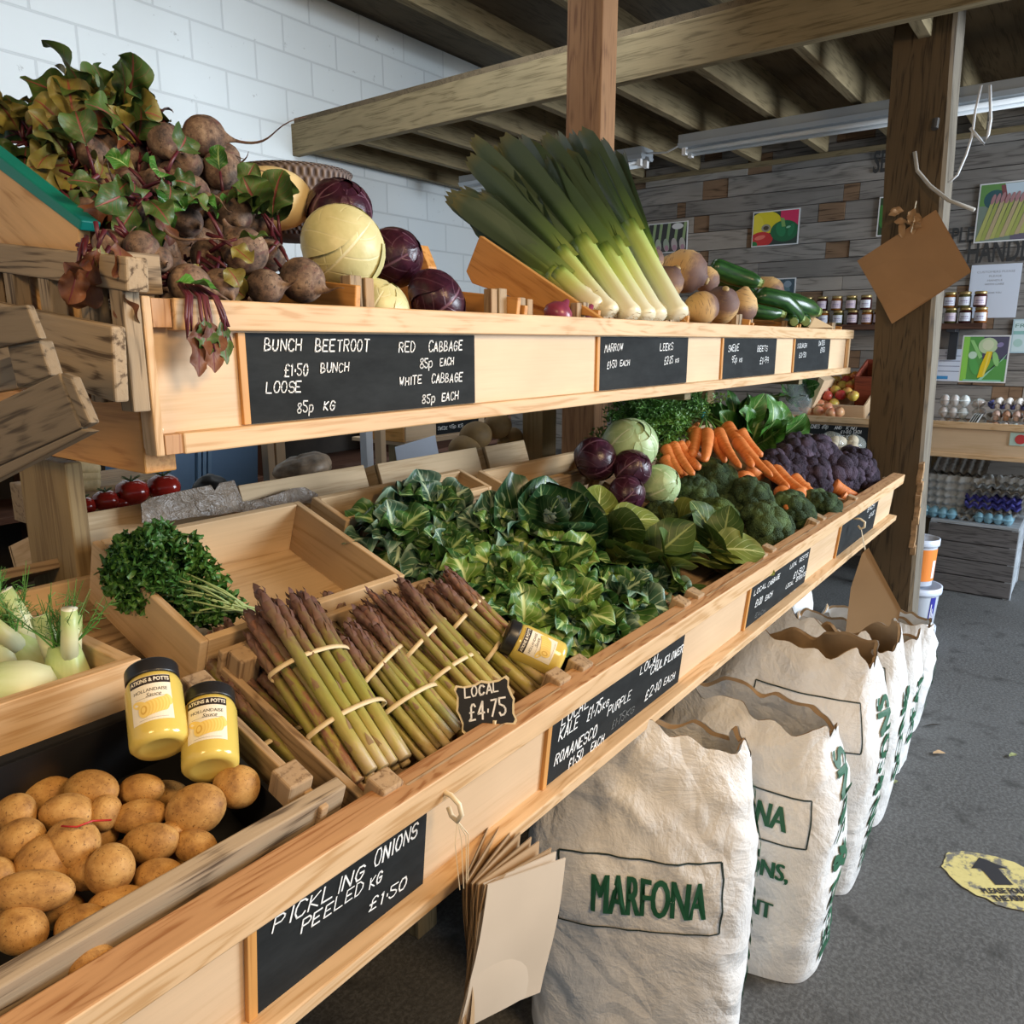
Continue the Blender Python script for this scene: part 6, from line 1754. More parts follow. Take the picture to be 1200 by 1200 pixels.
# ================================================================ far wall: pictures, notices, jam shelf
XW = 5.772
PAL = {}
def pcol(c):
    k = tuple(round(x, 3) for x in c)
    if k not in PAL: PAL[k] = plain('print_colour', k, .35)
    return PAL[k]
def wall_sheet(name, label, cat, u0, v0, u1, v1, shapes, frame=(.75, .76, .78), x=XW, bgc=(.1, .1, .1), bd=.008):
    """flat print on the plank wall; shapes in 0..1 across and up: ('e', cx, cy, rx, ry, rot, colour) or ('r', x0, y0, x1, y1, colour) or ('p', pts, colour)"""
    A = onX(u0, v0, x); B = onX(u1, v1, x)
    W, H = abs(A[1] - B[1]), abs(A[2] - B[2]); cy, cz = (A[1] + B[1]) / 2, (A[2] + B[2]) / 2
    mats = [pcol(frame), pcol(bgc)]; mb = MB()
    mb.box((0, 0, 0), (.004, W, H), 0)
    lay = [0]
    def fn(px, py): return (-.0024 - .00012 * lay[0], W / 2 - px * W, py * H - H / 2)
    def clampfn(px, py): return fn(min(max(px, bd / W), 1 - bd / W), min(max(py, bd / H), 1 - bd / H))
    rect2(mb, fn, bd / W, bd / H, 1 - bd / W, 1 - bd / H, 1, 4)
    for s_ in shapes:
        lay[0] += 1
        c = pcol(s_[-1])
        if c not in mats: mats.append(c)
        mi = mats.index(c)
        if s_[0] == 'e': disc2(mb, clampfn, s_[1], s_[2], s_[3], s_[4], mi, s_[5], 22)
        elif s_[0] == 'r': rect2(mb, clampfn, s_[1], s_[2], s_[3], s_[4], mi, 2)
        elif s_[0] == 'p': mb.add([clampfn(*q) for q in s_[1]], [tuple(range(len(s_[1])))], mi)
        elif s_[0] == 't':
            V, F = font_mesh(s_[1], s_[4] * H, 0); sc = s_[5] * W / max(1e-6, V[:, 0].max() - V[:, 0].min())
            mb.add([(fn(s_[2], 0)[0], W / 2 - s_[2] * W - p[0] * sc, s_[3] * H - H / 2 + p[1]) for p in V], F, mi)
    o = mb.build(name, mats, None, loc=(x, cy, cz))
    return tag(o, label, cat)
G1, G2, G3 = (.02, .16, .05), (.10, .40, .10), (.30, .62, .22)
wall_sheet('pepper_picture', 'photo print of yellow, red and green peppers on the plank wall', 'picture', 883, 249, 935, 286, [('r', .6, .55, 1, 1, (.70, .03, .12)), ('e', .28, .68, .34, .32, 0, (.80, .68, .02)), ('e', .08, .62, .16, .3, 0, (.85, .72, .05)), ('e', .30, .52, .10, .11, 0, (.35, .33, .25)), ('e', .30, .52, .06, .06, 0, (.08, .06, .03)), ('e', .20, .20, .26, .22, .1, (.62, .03, .03)), ('e', .18, .26, .12, .06, .3, (.85, .2, .15)),
    ('e', .05, .06, .08, .10, 0, (.02, .2, .05)), ('e', .70, .40, .30, .30, 0, (.012, .14, .05)), ('e', .62, .44, .10, .2, .2, (.02, .22, .08)), ('e', .84, .42, .06, .18, -.2, (.02, .20, .08)), ('p', [(.60, .78), (.68, .76), (.72, .52), (.64, .52)], (.22, .42, .12)), ('e', .78, .5, .05, .03, .4, (.3, .6, .4))], bgc=(.03, .05, .04))
wall_sheet('onion_picture', 'photo print of spring onion bulbs on the plank wall behind the swedes', 'picture', 760, 263, 805, 295, [('r', 0, .0, 1, .2, (.06, .05, .05))] + [q for i, (x, c) in enumerate([(.12, (.25, .38, .2)), (.28, (.45, .5, .4)), (.48, (.35, .42, .33)), (.68, (.5, .45, .45)), (.88, (.5, .48, .45))]) for q in (('p', [(x - .02, .35), (x + .05, .35), (x + .10, .98), (x + .03, .98)], (.3, .42, .2)), ('e', x, .26, .075, .22, .1, c), ('e', x + .01, .16, .05, .1, .1, (.45, .25, .33)))] + [('e', .75, .85, .14, .10, 0, (.75, .76, .78))], bgc=(.03, .028, .03))
wall_sheet('herb_picture', 'small bluish print low on the wall behind the courgettes', 'picture', 896, 327, 931, 354, [('e', .3, .5, .22, .3, .4, (.07, .16, .14)), ('e', .62, .45, .2, .3, -.3, (.12, .22, .25)), ('e', .75, .75, .12, .14, 0, (.25, .33, .42)), ('e', .8, .3, .14, .18, .4, (.04, .12, .08))], bgc=(.05, .09, .12))
wall_sheet('green_picture', 'narrow strip of a green print showing past the timber pillar', 'picture', 1031, 231, 1060, 275, [('e', .15, .5, .14, .3, .2, (.05, .2, .04)), ('e', .3, .75, .16, .14, 0, (.08, .3, .06))], bgc=(.03, .07, .03))
sp_ = []
for i in range(11):
    x = .08 + i * .085
    sp_ += [('p', [(x - .05, .03 + .01 * i), (x + .03, .03 + .01 * i), (x + .22, .68), (x + .16, .70)], [(.42, .44, .14), (.33, .38, .10), (.45, .36, .22)][i % 3]), ('e', x + .19, .72 + .01 * (i % 3), .035, .09, -.3, (.38, .2, .22))]
wall_sheet('asparagus_picture', 'large photo print of asparagus spears high on the wall right of the pillar', 'picture', 1149, 216, 1207, 281, [('r', 0, .62, .5, 1, (.12, .28, .08)), ('e', .3, .72, .2, .16, 0, (.03, .10, .12)), ('r', .45, .72, 1, .97, (.55, .68, .78)), ('p', [(.38, .95), (.46, .95), (.54, .66), (.46, .64)], (.22, .07, .08)), ('r', .65, 0, 1, .3, (.12, .11, .17))] + sp_, bgc=(.18, .24, .2))
wall_sheet('corn_picture', 'bright print of a yellow corn cob standing on the egg shelf', 'picture', 1129, 393, 1178, 449, [('r', 0, 0, .16, 1, (.28, .66, .10)), ('r', .45, .5, 1, 1, (.08, .08, .14)), ('e', .55, .78, .20, .17, 0, (.52, .66, .40)), ('e', .55, .80, .12, .11, 0, (.66, .72, .5)), ('p', [(.16, .9), (.24, .9), (.46, .55), (.40, .50)], G3), ('p', [(.9, .5), (.98, .62), (.5, .06), (.42, .06)], (.35, .70, .48)), ('e', .30, .35, .09, .2, .4, G2), ('e', .25, .58, .09, .08, 0, (.55, .75, .6)), ('e', .74, .5, .06, .16, .3, G3), ('e', .80, .8, .07, .05, .3, (.25, .22, .42)),
    ('p', [(.54, .66), (.66, .66), (.62, .40), (.52, .12), (.40, .10), (.44, .34)], (.82, .60, .02)), ('p', [(.58, .64), (.62, .64), (.54, .14), (.50, .14)], (.9, .72, .12)), ('r', .1, .0, .9, .06, (.25, .62, .45))], bgc=(.10, .34, .08), x=5.60)
def lines_(n, y0, y1, w=.35, c=(.32, .34, .40), x0=.5):
    return [('r', x0 - w * (.6 + .4 * ((i * 7) % 3) / 2) , y0 + (y1 - y0) * i / max(1, n - 1), x0 + w * (.6 + .4 * ((i * 7) % 3) / 2), y0 + (y1 - y0) * i / max(1, n - 1) + .012, c) for i in range(n)]
wall_sheet('paper_notice', 'white printed notice pinned on the planks above the jam jars', 'notice', 1139, 311, 1190, 372, [('t', 'CUSTOMERS PLEASE', .5, .86, .055, .75, (.25, .27, .33)), ('t', 'PLEASE', .5, .78, .05, .25, (.25, .27, .33)), ('t', 'HANDLE', .5, .70, .05, .3, (.25, .27, .33)), ('t', 'WITH CARE', .5, .63, .05, .38, (.25, .27, .33)), ('t', 'THANK YOU', .5, .47, .045, .32, (.25, .27, .33))], frame=(.66, .73, .86), bgc=(.66, .73, .86))
wall_sheet('blue_sign', 'pale blue sign cut off by the right edge of the picture', 'sign', 1188, 374, 1222, 414, [('t', 'FR', .22, .80, .16, .3, (.10, .25, .22)), ('r', .05, .55, .4, .65, (.25, .5, .48)), ('e', .22, .3, .14, .12, 0, (.4, .62, .58))], frame=(.42, .60, .68), bgc=(.60, .76, .80))
wall_sheet('price_list', 'white price list on the wall beside the pillar and iron bracket', 'notice', 1099, 409, 1126, 447, [('r', .1, .78 - .16 * i, .9, .80 - .16 * i, (.15, .18, .3)) for i in range(4)] + [('t', 'EGGS', .5, .88, .08, .4, (.1, .12, .25)), ('r', .08, .06, .5, .16, (.05, .28, .60))], frame=(.66, .73, .86), bgc=(.68, .75, .88))
# stencilled words on the planks
STN = plain('stencil_ink', (.035, .035, .035), .85)
def stencil(text, u0, v0, u1, v1, label):
    A = onX(u0, v0, XW); B = onX(u1, v1, XW)
    W = abs(A[1] - B[1]); V, F = font_mesh(text, 1, .02); w_ = V[:, 0].max() - V[:, 0].min(); h_ = V[:, 1].max() - V[:, 1].min(); H = abs(A[2] - B[2])
    mb = MB().add([(0, -p[0] / w_ * W, p[1] / h_ * H) for p in V], F)
    o = mb.build('stencil_lettering', STN, None, loc=(XW, (A[1] + B[1]) / 2, (A[2] + B[2]) / 2))
    tag(o, label, 'lettering')
stencil('SEASON', 1025, 178, 1090, 197, 'black stencilled lettering near the ceiling left of the pillar')
stencil('PLEASE', 1116, 268, 1170, 283, 'black stencilled lettering behind the asparagus print')
stencil('HANDLE', 1135, 284, 1215, 306, 'black stencilled lettering HANDLE above the white notice')
# jam shelf
BRN = wood('shelf_brown', (.11, .05, .03), (.05, .02, .012), .6, 6, 1, .2)
t = thing('jam_shelf', 'dark brown shelf with an iron bracket holding the jam jars', 'shelf', (5.68, 1.2, 1.6))
part(t, 'shelf_board', (1.62, .19, .035), BRN, (5.675, 1.43, 1.598), RZ90)
IRON = plain('dark_iron', (.05, .055, .065), .5, .5)
for y in (.79, 1.9):
    part(t, 'bracket', (.02, .05, .20), IRON, (5.755, y, 1.49), None); part(t, 'bracket', (.17, .05, .02), IRON, (5.68, y, 1.572), None)
JG = [plain('jam_dark', (.05, .012, .012), .15), plain('jam_amber', (.25, .09, .02), .15), plain('jam_olive', (.10, .09, .03), .15)]
GOLD = plain('gold_lid', (.45, .33, .14), .35, .7); JLAB = plain('jam_label', (.70, .72, .80), .5); JLP = plain('jam_label_pink', (.66, .55, .62), .5)
jp = {}
def jam(y, z, kind, lab):
    key = kind
    if key not in jp:
        t = thing('jam_jar', lab, 'jar', (5.64, y, z), None, 'jam jars on the far shelf'); jp[key] = t
        MB().lathe([(.030, 0), (.036, .004), (.036, .070), (.030, .078)], 16).build('glass_body', JG[kind % 3], t, True)
        MB().lathe([(.033, .0775), (.034, .079), (.034, .092), (.031, .094)], 16).build('lid', GOLD, t, True)
        mb = MB(); r = .0366
        rect2(mb, lambda a, b: (-math.cos(a) * r, math.sin(a) * r, b), -1.0, .012, 1.0, .062, 0, 8)
        rect2(mb, lambda a, b: (-math.cos(a) * r * 1.004, math.sin(a) * r * 1.004, b), -.6, .034, .6, .042, 1, 5); rect2(mb, lambda a, b: (-math.cos(a) * r * 1.004, math.sin(a) * r * 1.004, b), -.7, .024, .7, .028, 1, 5)
        mb.build('label', [JLAB if kind < 3 else JLP, plain('label_text', (.3, .25, .4), .6)], t)
    else: dup(jp[key], (5.64, y, z), None, lab)
oy = lambda u: onX(u, 365, 5.64)[1]
pos = ['nearest the courgettes', 'second from the courgettes', 'third from the courgettes', 'second from the pillar on its left', 'against the pillar on its left', 'just right of the pillar', 'between two others right of the pillar', 'at the right end of the shelf']
for r_ in range(2):
    for i, u in enumerate([946, 963, 980, 997, 1014, 1112, 1129, 1147]):
        jam(oy(u + (0 if r_ else 3)), 1.616 + .0945 * r_, (i + r_ * 2) % 6, ('top' if r_ else 'bottom') + ' row jam jar ' + pos[i])
jam(oy(1031), 1.616, 3, 'bottom row jam jar mostly hidden by the pillar edge')

# ---------------------------------------------------------------- egg table right of the pillar
t = thing('egg_table', 'long pine table of eggs against the plank wall', 'table', (5.3, .3, 0))
part(t, 'front_board', (1.55, .02, .19), PLY, (5.0, .06, .955), RZ90)
part(t, 'front_rail', (1.55, .035, .035), PINE, (4.99, .06, 1.045), RZ90)
part(t, 'front_rail', (1.55, .03, .025), PINE, (4.993, .06, .873), RZ90)
part(t, 'table_top', (1.55, .74, .02), PLY, (5.38, .06, .99), RZ90)
for (x, y) in ((5.06, .80), (5.7, .80), (5.06, -.68), (5.7, -.68)): part(t, 'leg', (.97, .05, .05), BEAM, (x, y, .485), RYV)
mb = MB().box((0, 0, 0), (.003, .10, .07)); o = mb.build('round_sticker', [plain('mint_sticker', (.45, .60, .52), .5)], None, loc=onX(1196, 515, 4.987)); o['label'] = 'mint green sticker with a red disc'
o2 = MB(); disc2(o2, lambda a, b: (-.003, a, b), .0, 0, .026, .026, 0); s2 = o2.build('red_disc', plain('sticker_red', (.55, .04, .04), .5), o); adopt(o, t)
# moulded egg trays
def egg_tray_mesh(n=5, m=6, p=.048, A=.017):
    mb = MB(); r = 6; P = []
    for j in range(m * r + 1):
        row = []
        for i in range(n * r + 1):
            x, y = i / r, j / r
            a = math.cos(2 * PI * x) + math.cos(2 * PI * y)
            z = A * max(-1, min(1, a * .8))
            row.append(((x - n / 2) * p, (y - m / 2) * p, z))
        P.append(row)
    return mb.grid(P).grid((np.array(P) - np.array([0, 0, .003]))[::-1])
GP = plain('grey_pulp', (.30, .29, .27), .9, var=.12, sc=30); GPL = plain('pale_pulp', (.50, .53, .54), .9, var=.1, sc=30); BLP = plain('violet_pulp', (.10, .10, .42), .85); NVP = plain('navy_pulp', (.06, .07, .20), .85)
et = {}
def egg_tray(label, loc, R, m, group='egg trays', name='egg_tray'):
    k = m.name
    if k not in et:
        o = egg_tray_mesh().build(name, m, None, True); et[k] = o
    else:
        o = et[k].copy(); COL.objects.link(o)
    o.location = tuple(loc); o.rotation_euler = R.to_euler() if R is not None else (0, 0, 0)
    return tag(o, label, 'egg tray', group)
EGG = [plain('egg_brown', (.48, .26, .16), .5), plain('egg_white', (.72, .68, .64), .5), plain('egg_pink', (.60, .42, .35), .5), plain('egg_blue', (.50, .60, .60), .5)]
em = [MB().lathe([(.003, -.029), (.012, -.026), (.0205, -.012), (.022, 0), (.019, .014), (.010, .026), (.002, .030)], 14).build('egg', e, None, True) for e in EGG]
first = [True] * 4
def egg(loc, k, label, R=None):
    if first[k]: o = em[k]; first[k] = False
    else: o = em[k].copy(); COL.objects.link(o)
    o.location = tuple(loc); o.rotation_euler = R.to_euler() if R is not None else (0, 0, 0)
    return tag(o, label, 'egg', 'eggs on the far table')
ybase = onX(1200, 480, 5.1)[1]
names = ['lowest tray', 'middle tray', 'top blue tray']
rowd = ['front', 'second']
cold = ['at its left end', 'second from its left', 'in the middle', 'second from its right', 'at its right end']
for k in range(3):
    z = 1.022 + k * .066
    egg_tray(['grey egg tray of brown eggs at the bottom of the front stack', 'grey egg tray of mixed eggs in the middle of the front stack', 'navy egg tray of white eggs on top of the front stack'][k], (5.20, ybase + .03, z), None, NVP if k == 2 else GP)
    for i in range(5):
        for j in range(2 if k < 2 else 3):
            egg((5.20 - .096 + j * .048, ybase + .03 + (2.0 - i) * .048, z + .012), [0, 2, 1, 0, 3, 2][(i * 2 + j + k) % 6] if k < 2 else 1, '%s egg in the %s row of the %s, %s' % (['brown', 'white', 'pinkish', 'bluish'][[0, 2, 1, 0, 3, 2][(i * 2 + j + k) % 6] if k < 2 else 1], ['front', 'second', 'third'][j], names[k], cold[i]))
# clear plastic egg boxes
def clear(name, c=(.8, .9, .92), rough=.08, alpha=.35):
    m, nt, b = newmat(name, rough, 0, .6); col(nt, b, c)
    b.inputs['Alpha'].default_value = alpha
    return m
CLR = clear('clear_plastic'); CLB = clear('bluish_plastic', (.35, .68, .85), .1, .55)
def eggbox(label, loc, m, n=3, eggs=True, rz=0, nm='plastic_egg_box'):
    t = thing(nm, label, 'egg box', loc, (0, 0, rz), 'plastic egg boxes')
    mb = MB()
    for i in range(n):
        for s_ in (-1, 1):
            blob(mb, (.027, .027, .034), i, .02, 1, 12, 8, mat4(Matrix.Identity(3), (s_ * .025, (i - (n - 1) / 2) * .05, .03)))
    mb.box((0, 0, .034), (.11, n * .052, .004))
    mb.build('shell', m, t, True)
    if eggs:
        for i in range(n):
            for s_ in (-1, 1):
                o = bpy.data.objects.new('egg', em[(i + 1) % 3].data); COL.objects.link(o); o.parent = t; o.location = (s_ * .025, (i - (n - 1) / 2) * .05, .032)
    return t
for i in range(3):
    P = onX(1112, 490, 5.15)
    eggbox(['clear plastic box of brown eggs at the bottom, next to the pillar', 'clear plastic box of eggs in the middle of the pile by the pillar', 'clear plastic box of eggs on top of the pile by the pillar'][i], (5.15, P[1] - .02, 1.003 + i * .068), CLR, 3, True, .06 * i)
P = onX(1142, 470, 5.2)
eggbox('clear plastic egg box standing on end beside the tray stack', (5.2, P[1], 1.10), CLR, 3, True).rotation_euler = (rad(80), 0, 0)
mb = MB()
for i in range(4): mb.box((0, .012 * i, .05), (.12, .004, .12), 0, Matrix.Rotation(rad(25), 3, 'X'))
put('label_cards', mb, GPL, 'sheaf of grey cards leaning between the egg boxes and trays', 'cards', (5.1, onX(1146, 485, 5.1)[1], 1.0), smooth=False)
# old slatted chest on the floor with egg trays
t = thing('slatted_chest', 'grey weathered slatted chest on the floor under the eggs', 'chest', (5.5, .5, 0))
CHW = wood('grey_chest_wood', (.16, .15, .15), (.075, .07, .07), .85, 9, 1.4, .3); CHT = wood('pale_chest_top', (.42, .46, .50), (.27, .29, .31), .8, 6, 1.2, .2)
for i in range(4):
    part(t, 'front_slat', (.46, .018, .098), CHW, (5.27, .50, .055 + i * .104), RZ90)
    part(t, 'side_slat', (.48, .018, .098), CHT, (5.51, .278, .055 + i * .104), None)
for i in range(6): part(t, 'top_slat', (.46, .072, .018), CHT, (5.30 + i * .078, .50, .43), RZ90)
for (x, y) in ((5.285, .285), (5.735, .285), (5.285, .715), (5.735, .715)): part(t, 'corner_post', (.42, .04, .04), CHT, (x, y, .21), RYV)
k = 0
LT = ['slanting grey egg tray at the back left, under the table', 'grey egg tray leaning on the one behind it', 'pale egg tray leaning at the left of the chest', 'second pale tray leaning at the left of the chest', 'third pale tray in the leaning row', 'brownish tray on top of the pile at the back']
for i in range(5):
    P = onX(1100 + i * 4, 566 - i * 6, 5.42)
    egg_tray('grey egg tray lying slanted in the left pile under the table, ' + ['lowest', 'second', 'third', 'fourth', 'topmost'][i], (5.56, P[1] - .04, .60 + i * .036), Euler((0, rad(-22), 0)).to_matrix(), GP)
for i in range(4):
    egg_tray('pale egg tray standing in the row on the chest, ' + ['first from the pillar', 'second from the pillar', 'third from the pillar', 'last of the row'][i], (5.38 + .004 * i, onX(1088 + i * 15, 595, 5.38)[1], .555), Euler((rad(80), 0, rad(78))).to_matrix(), GPL)
for i in range(6):
    P = onX(1162, 590, 5.4)
    egg_tray(['pale tray at the bottom of the violet stack', 'grey tray second in the violet stack', 'violet egg tray, lower of two', 'violet egg tray, upper of two', 'grey tray lying over the violet ones', 'topmost pale tray above the violet ones'][i], (5.42 + .01 * (i % 2), P[1] - .01 * i + .02, .465 + i * .042), Euler((0, rad(-5), rad(4 * (i % 3)))).to_matrix(), [GPL, GP, BLP, BLP, GP, GPL][i])
for i in range(3):
    egg_tray('grey egg tray tipped on its side at the right edge, ' + ['front one', 'middle one', 'rear one'][i], (5.40 + .05 * i, onX(1200, 580, 5.4)[1] + .01 - .03 * i, .60), Euler((rad(55), 0, rad(80))).to_matrix(), GP if i else GPL)
eggbox('empty bluish plastic egg box with a dark label at the right on the chest', (5.34, onX(1162, 628, 5.34)[1], .44), CLB, 4, False)
eggbox('empty bluish plastic egg box at the left on the chest near the pillar', (5.34, onX(1098, 617, 5.34)[1], .44), CLB, 4, False)

# ---------------------------------------------------------------- buckets by the pillar
WPL = clear('milky_plastic', (.72, .78, .88), .25, .75); WLD = plain('milky_lid', (.62, .68, .80), .3); ORB = plain('orange_label', (.80, .24, .04), .45); BLB = plain('blue_label', (.03, .03, .28), .4); WHB = plain('label_white', (.8, .8, .82), .5)
def bucket(label, z, r, h, lab):
    c = onX(1072, 690, 4.28)
    t = thing('plastic_bucket', label, 'bucket', (4.28, c[1], z), None, 'stacked plastic buckets')
    MB().lathe([(r * .84, 0), (r * .86, .004), (r * .97, h - .02), (r * .99, h - .01)], 32).build('tub', WPL, t, True)
    MB().lathe([(r * 1.05, h - .028), (r * 1.06, h - .02), (r * 1.06, h + .006), (r * .98, h + .008), (r * .96, h - .002), (.01, h - .004)], 32).build('lid', WLD, t, True)
    if lab:
        mb = MB(); rr = lambda b: r * (.87 + .10 * b / h) + .0015
        c0 = 1.15 if lab == 'orange' else 1.05; hw = .55 if lab == 'orange' else .16
        f = lambda a, b: (-math.cos(a) * rr(b), -math.sin(a) * rr(b), b)
        rect2(mb, f, c0 - hw * (2.2 if lab == 'orange' else 1), h * .12, c0 + hw, h * .82, 0, 14)
        f2 = lambda a, b: (-math.cos(a) * (rr(b) + .001), -math.sin(a) * (rr(b) + .001), b)
        if lab == 'orange':
            text2(mb, f2, '1', c0 + .12, h * .36, h * .42, 1, .012, 0, 9)
        else:
            for q in range(3): rect2(mb, f2, c0 - .10 + q * .08, h * .2, c0 - .06 + q * .08, h * (.65 - .12 * q), 1, 3)
        mb.build('label', [ORB if lab == 'orange' else BLB, WHB], t)
    return t
zz = [onX(1090, v, 4.25)[2] for v in (738, 692, 636)]
bucket('lowest milky plastic bucket of the stack by the pillar', 0.0, .11, max(.06, zz[0]), None)
bucket('milky plastic bucket with a dark blue label, middle of the stack', zz[0] + .01, .118, zz[1] - zz[0], 'blue')
bucket('plastic bucket with an orange label, top of the stack by the pillar', zz[1] + .02, .085, zz[2] - zz[1] - .01, 'orange')

# ---------------------------------------------------------------- fruit stall left of the pillar
t = thing('fruit_stall', 'low pine fruit stall with a chalkboard against the plank wall', 'display stand', (5.2, 1.5, 0))
part(t, 'front_rail', (1.0, .035, .035), PINE, (4.99, 1.50, 1.035), RZ90)
part(t, 'front_board', (1.0, .02, .18), PLY, (5.005, 1.50, .93), RZ90)
part(t, 'front_rail', (1.0, .03, .025), PINE, (4.993, 1.50, .85), RZ90)
part(t, 'shelf_top', (1.0, .7, .02), PLY, (5.36, 1.50, 1.0), RZ90)
for y in (1.04, 1.96): part(t, 'leg', (1.0, .05, .05), BEAM, (5.1, y, .5), RYV); part(t, 'leg', (1.0, .05, .05), BEAM, (5.68, y, .5), RYV)
o = box_part('chalkboard', (.72, .004, .13), CHALKB, None, (4.992, 1.42, .935), RZ90, 0)
P = (4.989, 0, 0); nn_ = np.array([-1., 0, 0])
adopt(o, t)
adopt(write(o, P, nn_, [('PEACHES', (942, 501), (960, 502), 4, .8), ('60p', (963, 502), (970, 502), 4, .8), ('AND', (978, 503), (986, 503), 3.5, .7), ('KIWI', (992, 503), (1003, 504), 3.5, .7), ('BANANAS', (918, 505), (936, 506), 3.5, .7), ('£1.80', (985, 508), (997, 508), 3.5, .7), ('EACH', (1000, 508), (1009, 508), 3.5, .7), ('50p', (923, 512), (930, 512), 4, .7), ('NECTARINES', (941, 513), (968, 513), 4, .8), ('LARGE', (977, 513), (989, 514), 3.5, .7), ('KIWI', (992, 514), (1001, 514), 3.5, .7)]), o)
def simple_crate(label, c, sx_, sy_, h, m, ry=0, name='fruit_crate'):
    t = thing(name, label, 'crate', c, Matrix.Rotation(ry, 3, 'Y'), 'fruit crates on the far stall')
    for (nm, d, p, R) in (('crate_floor', (sy_, sx_, .008), (0, 0, .004), RZ90), ('side_panel', (sx_, .01, h), (0, sy_ / 2, h / 2), None), ('side_panel', (sx_, .01, h), (0, -sy_ / 2, h / 2), None), ('front_panel', (sy_, .01, h), (-sx_ / 2, 0, h / 2), RZ90), ('back_panel', (sy_, .01, h), (sx_ / 2, 0, h / 2), RZ90)):
        box_part(nm, d, m, t, p, R, .001)
    return t
ca = onX(986, 462, 5.28)
simple_crate('pine crate heaped with red and yellow apples', (5.36, ca[1], 1.09), .36, .34, .09, PLY, rad(-20))
simple_crate('reddish crate standing against the pillar behind the apples', (5.5, onX(1012, 455, 5.5)[1] - .05, 1.15), .3, .12, .2, wood('red_crate', (.26, .06, .03), (.14, .03, .02), .6), rad(-20))
APM = []
for nm, a, b2 in (('apple_red', (.36, .02, .025), (.55, .12, .06)), ('apple_yellow', (.62, .48, .08), (.55, .22, .08)), ('apple_orange', (.62, .13, .03), (.5, .3, .06)), ('peach', (.60, .22, .12), (.68, .42, .2))):
    m, nt, b = newmat(nm, .35, 0, .4); f = noise(nt, coords(nt), 18, 2); col(nt, b, ramp(nt, f, [(.38, a), (.65, b2)])); APM.append(m)
am = [MB().lathe([(.004, -.026), (.016, -.030), (.030, -.018), (.034, .002), (.030, .020), (.016, .029), (.004, .024)], 16).build('fruit_mesh', m_, None, True) for m_ in APM]
ad = [o.data for o in am]
for o in am: bpy.data.objects.remove(o)
def fruit(u, v, x, k, label, nm, cat, grp):
    o = bpy.data.objects.new(nm, ad[k]); COL.objects.link(o); o.location = tuple(onX(u, v, x)); o.rotation_euler = (u * .7, v * .3, u); tag(o, label, cat, grp)
AP = [(967, 459, 0, 'red apple at the front left of the heap'), (970, 464, 0, 'red apple low by the crate edge at the left'), (979, 458, 1, 'yellow apple in the front row'), (985, 463, 0, 'dark red apple in the front middle'), (993, 460, 1, 'yellow-red apple at the front right'), (975, 452, 1, 'yellow apple at the left of the second row'), (987, 452, 1, 'greenish yellow apple in the middle'), (997, 452, 2, 'bright orange-red apple on the right'), (992, 446, 0, 'red apple in the upper row'), (980, 446, 1, 'pale yellow apple in the upper row'), (1002, 441, 2, 'big orange apple at the top right'), (992, 439, 1, 'pale apple on top of the heap'), (1003, 449, 2, 'orange apple against the red crate'), (1000, 464, 1, 'small pale apple at the front right corner')]
for i, (u, v, k, lab) in enumerate(AP): fruit(u, v, 5.22 + .012 * (465 - v), k, lab, 'apple', 'apple', 'apples in the far crate')
PE = [(942, 477, 'leftmost peach on the stall'), (947, 482, 'peach in front of the leftmost one'), (945, 473, 'peach behind the leftmost pair'), (959, 482, 'pale peach at the front middle'), (961, 474, 'pink peach behind the pale one'), (970, 478, 'large peach in the middle'), (969, 471, 'peach at the back of the middle group'), (977, 473, 'yellow-green peach on the right'), (983, 483, 'peach at the right end of the front row'), (974, 484, 'peach low at the rail right of the middle')]
for i, (u, v, lab) in enumerate(PE): fruit(u, v, 5.08 + .012 * (485 - v), 1 if 'yellow' in lab else 3, lab, 'peach', 'peach', 'peaches on the far stall')
for i, (u, v) in enumerate(((918, 470), (955, 452))):
    pass
o = MB().prism([onX(u, v, 5.1) for (u, v) in ((944, 486), (948, 486), (966, 446), (960, 442))], (.25, 0, 0)).build('side_board', PLY); tag(o, 'sloping pine divider left of the apple crate', 'board')
# bags
def crumple_bag(name, label, P, R3, mat_, seed, cat='bag', amp=.18):
    mb = blob(MB(), R3, seed, amp, 2.2, 40, 26, None, 0, .07, 7)
    return put(name, mb, mat_, label, cat, P)
CB = clear('crinkly_bag', (.80, .88, .85), .10, .16)
t = thing('bagged_greens', 'clear plastic bag of bright greens hanging beside the fruit stall', 'bag', onX(933, 466, 5.12)); mb = MB(); g = np.random.RandomState(8)
for i in range(14): leaf(mb, g.normal(size=3) * .03, g.normal(size=3) + np.array([0, 0, .6]), g.normal(size=3), .17, .10, .8, .1, .1, 2, i, .1, .9)
mb.build('leaves', CHARD, t, True); blob(MB(), (.10, .11, .15), 3, .15, 2.2, 30, 20, None, 0, .06, 7).build('plastic_bag', CB, t, True)
for i, (u, v, r, lab) in enumerate([(948, 522, 14, 'bag of pale roots behind the purple cauliflower, left one'), (975, 520, 15, 'bag of pale roots behind the purple cauliflower, middle one'), (998, 522, 15, 'bag of pale roots behind the purple cauliflower, by the pillar')]):
    P = tb(u, v, .17); k = mpp(P)
    t = thing('bagged_roots', lab, 'bag', P, None, 'bagged roots at the far end'); mb = MB(); g = np.random.RandomState(i)
    for q in range(5): blob(mb, (.03, .024, .022), q, .05, 1.2, 12, 8, mat4(look_rot(g.normal(size=3)), g.uniform(-.028, .028, 3)))
    mb.build('roots', plain('pale_root', (.40, .33, .22), .7, var=.2, sc=30), t, True); blob(MB(), (r * k * 1.1, r * k, r * k * .9), i, .10, 2, 24, 16, None, 0, .06, 7).build('plastic_bag', CB, t, True)

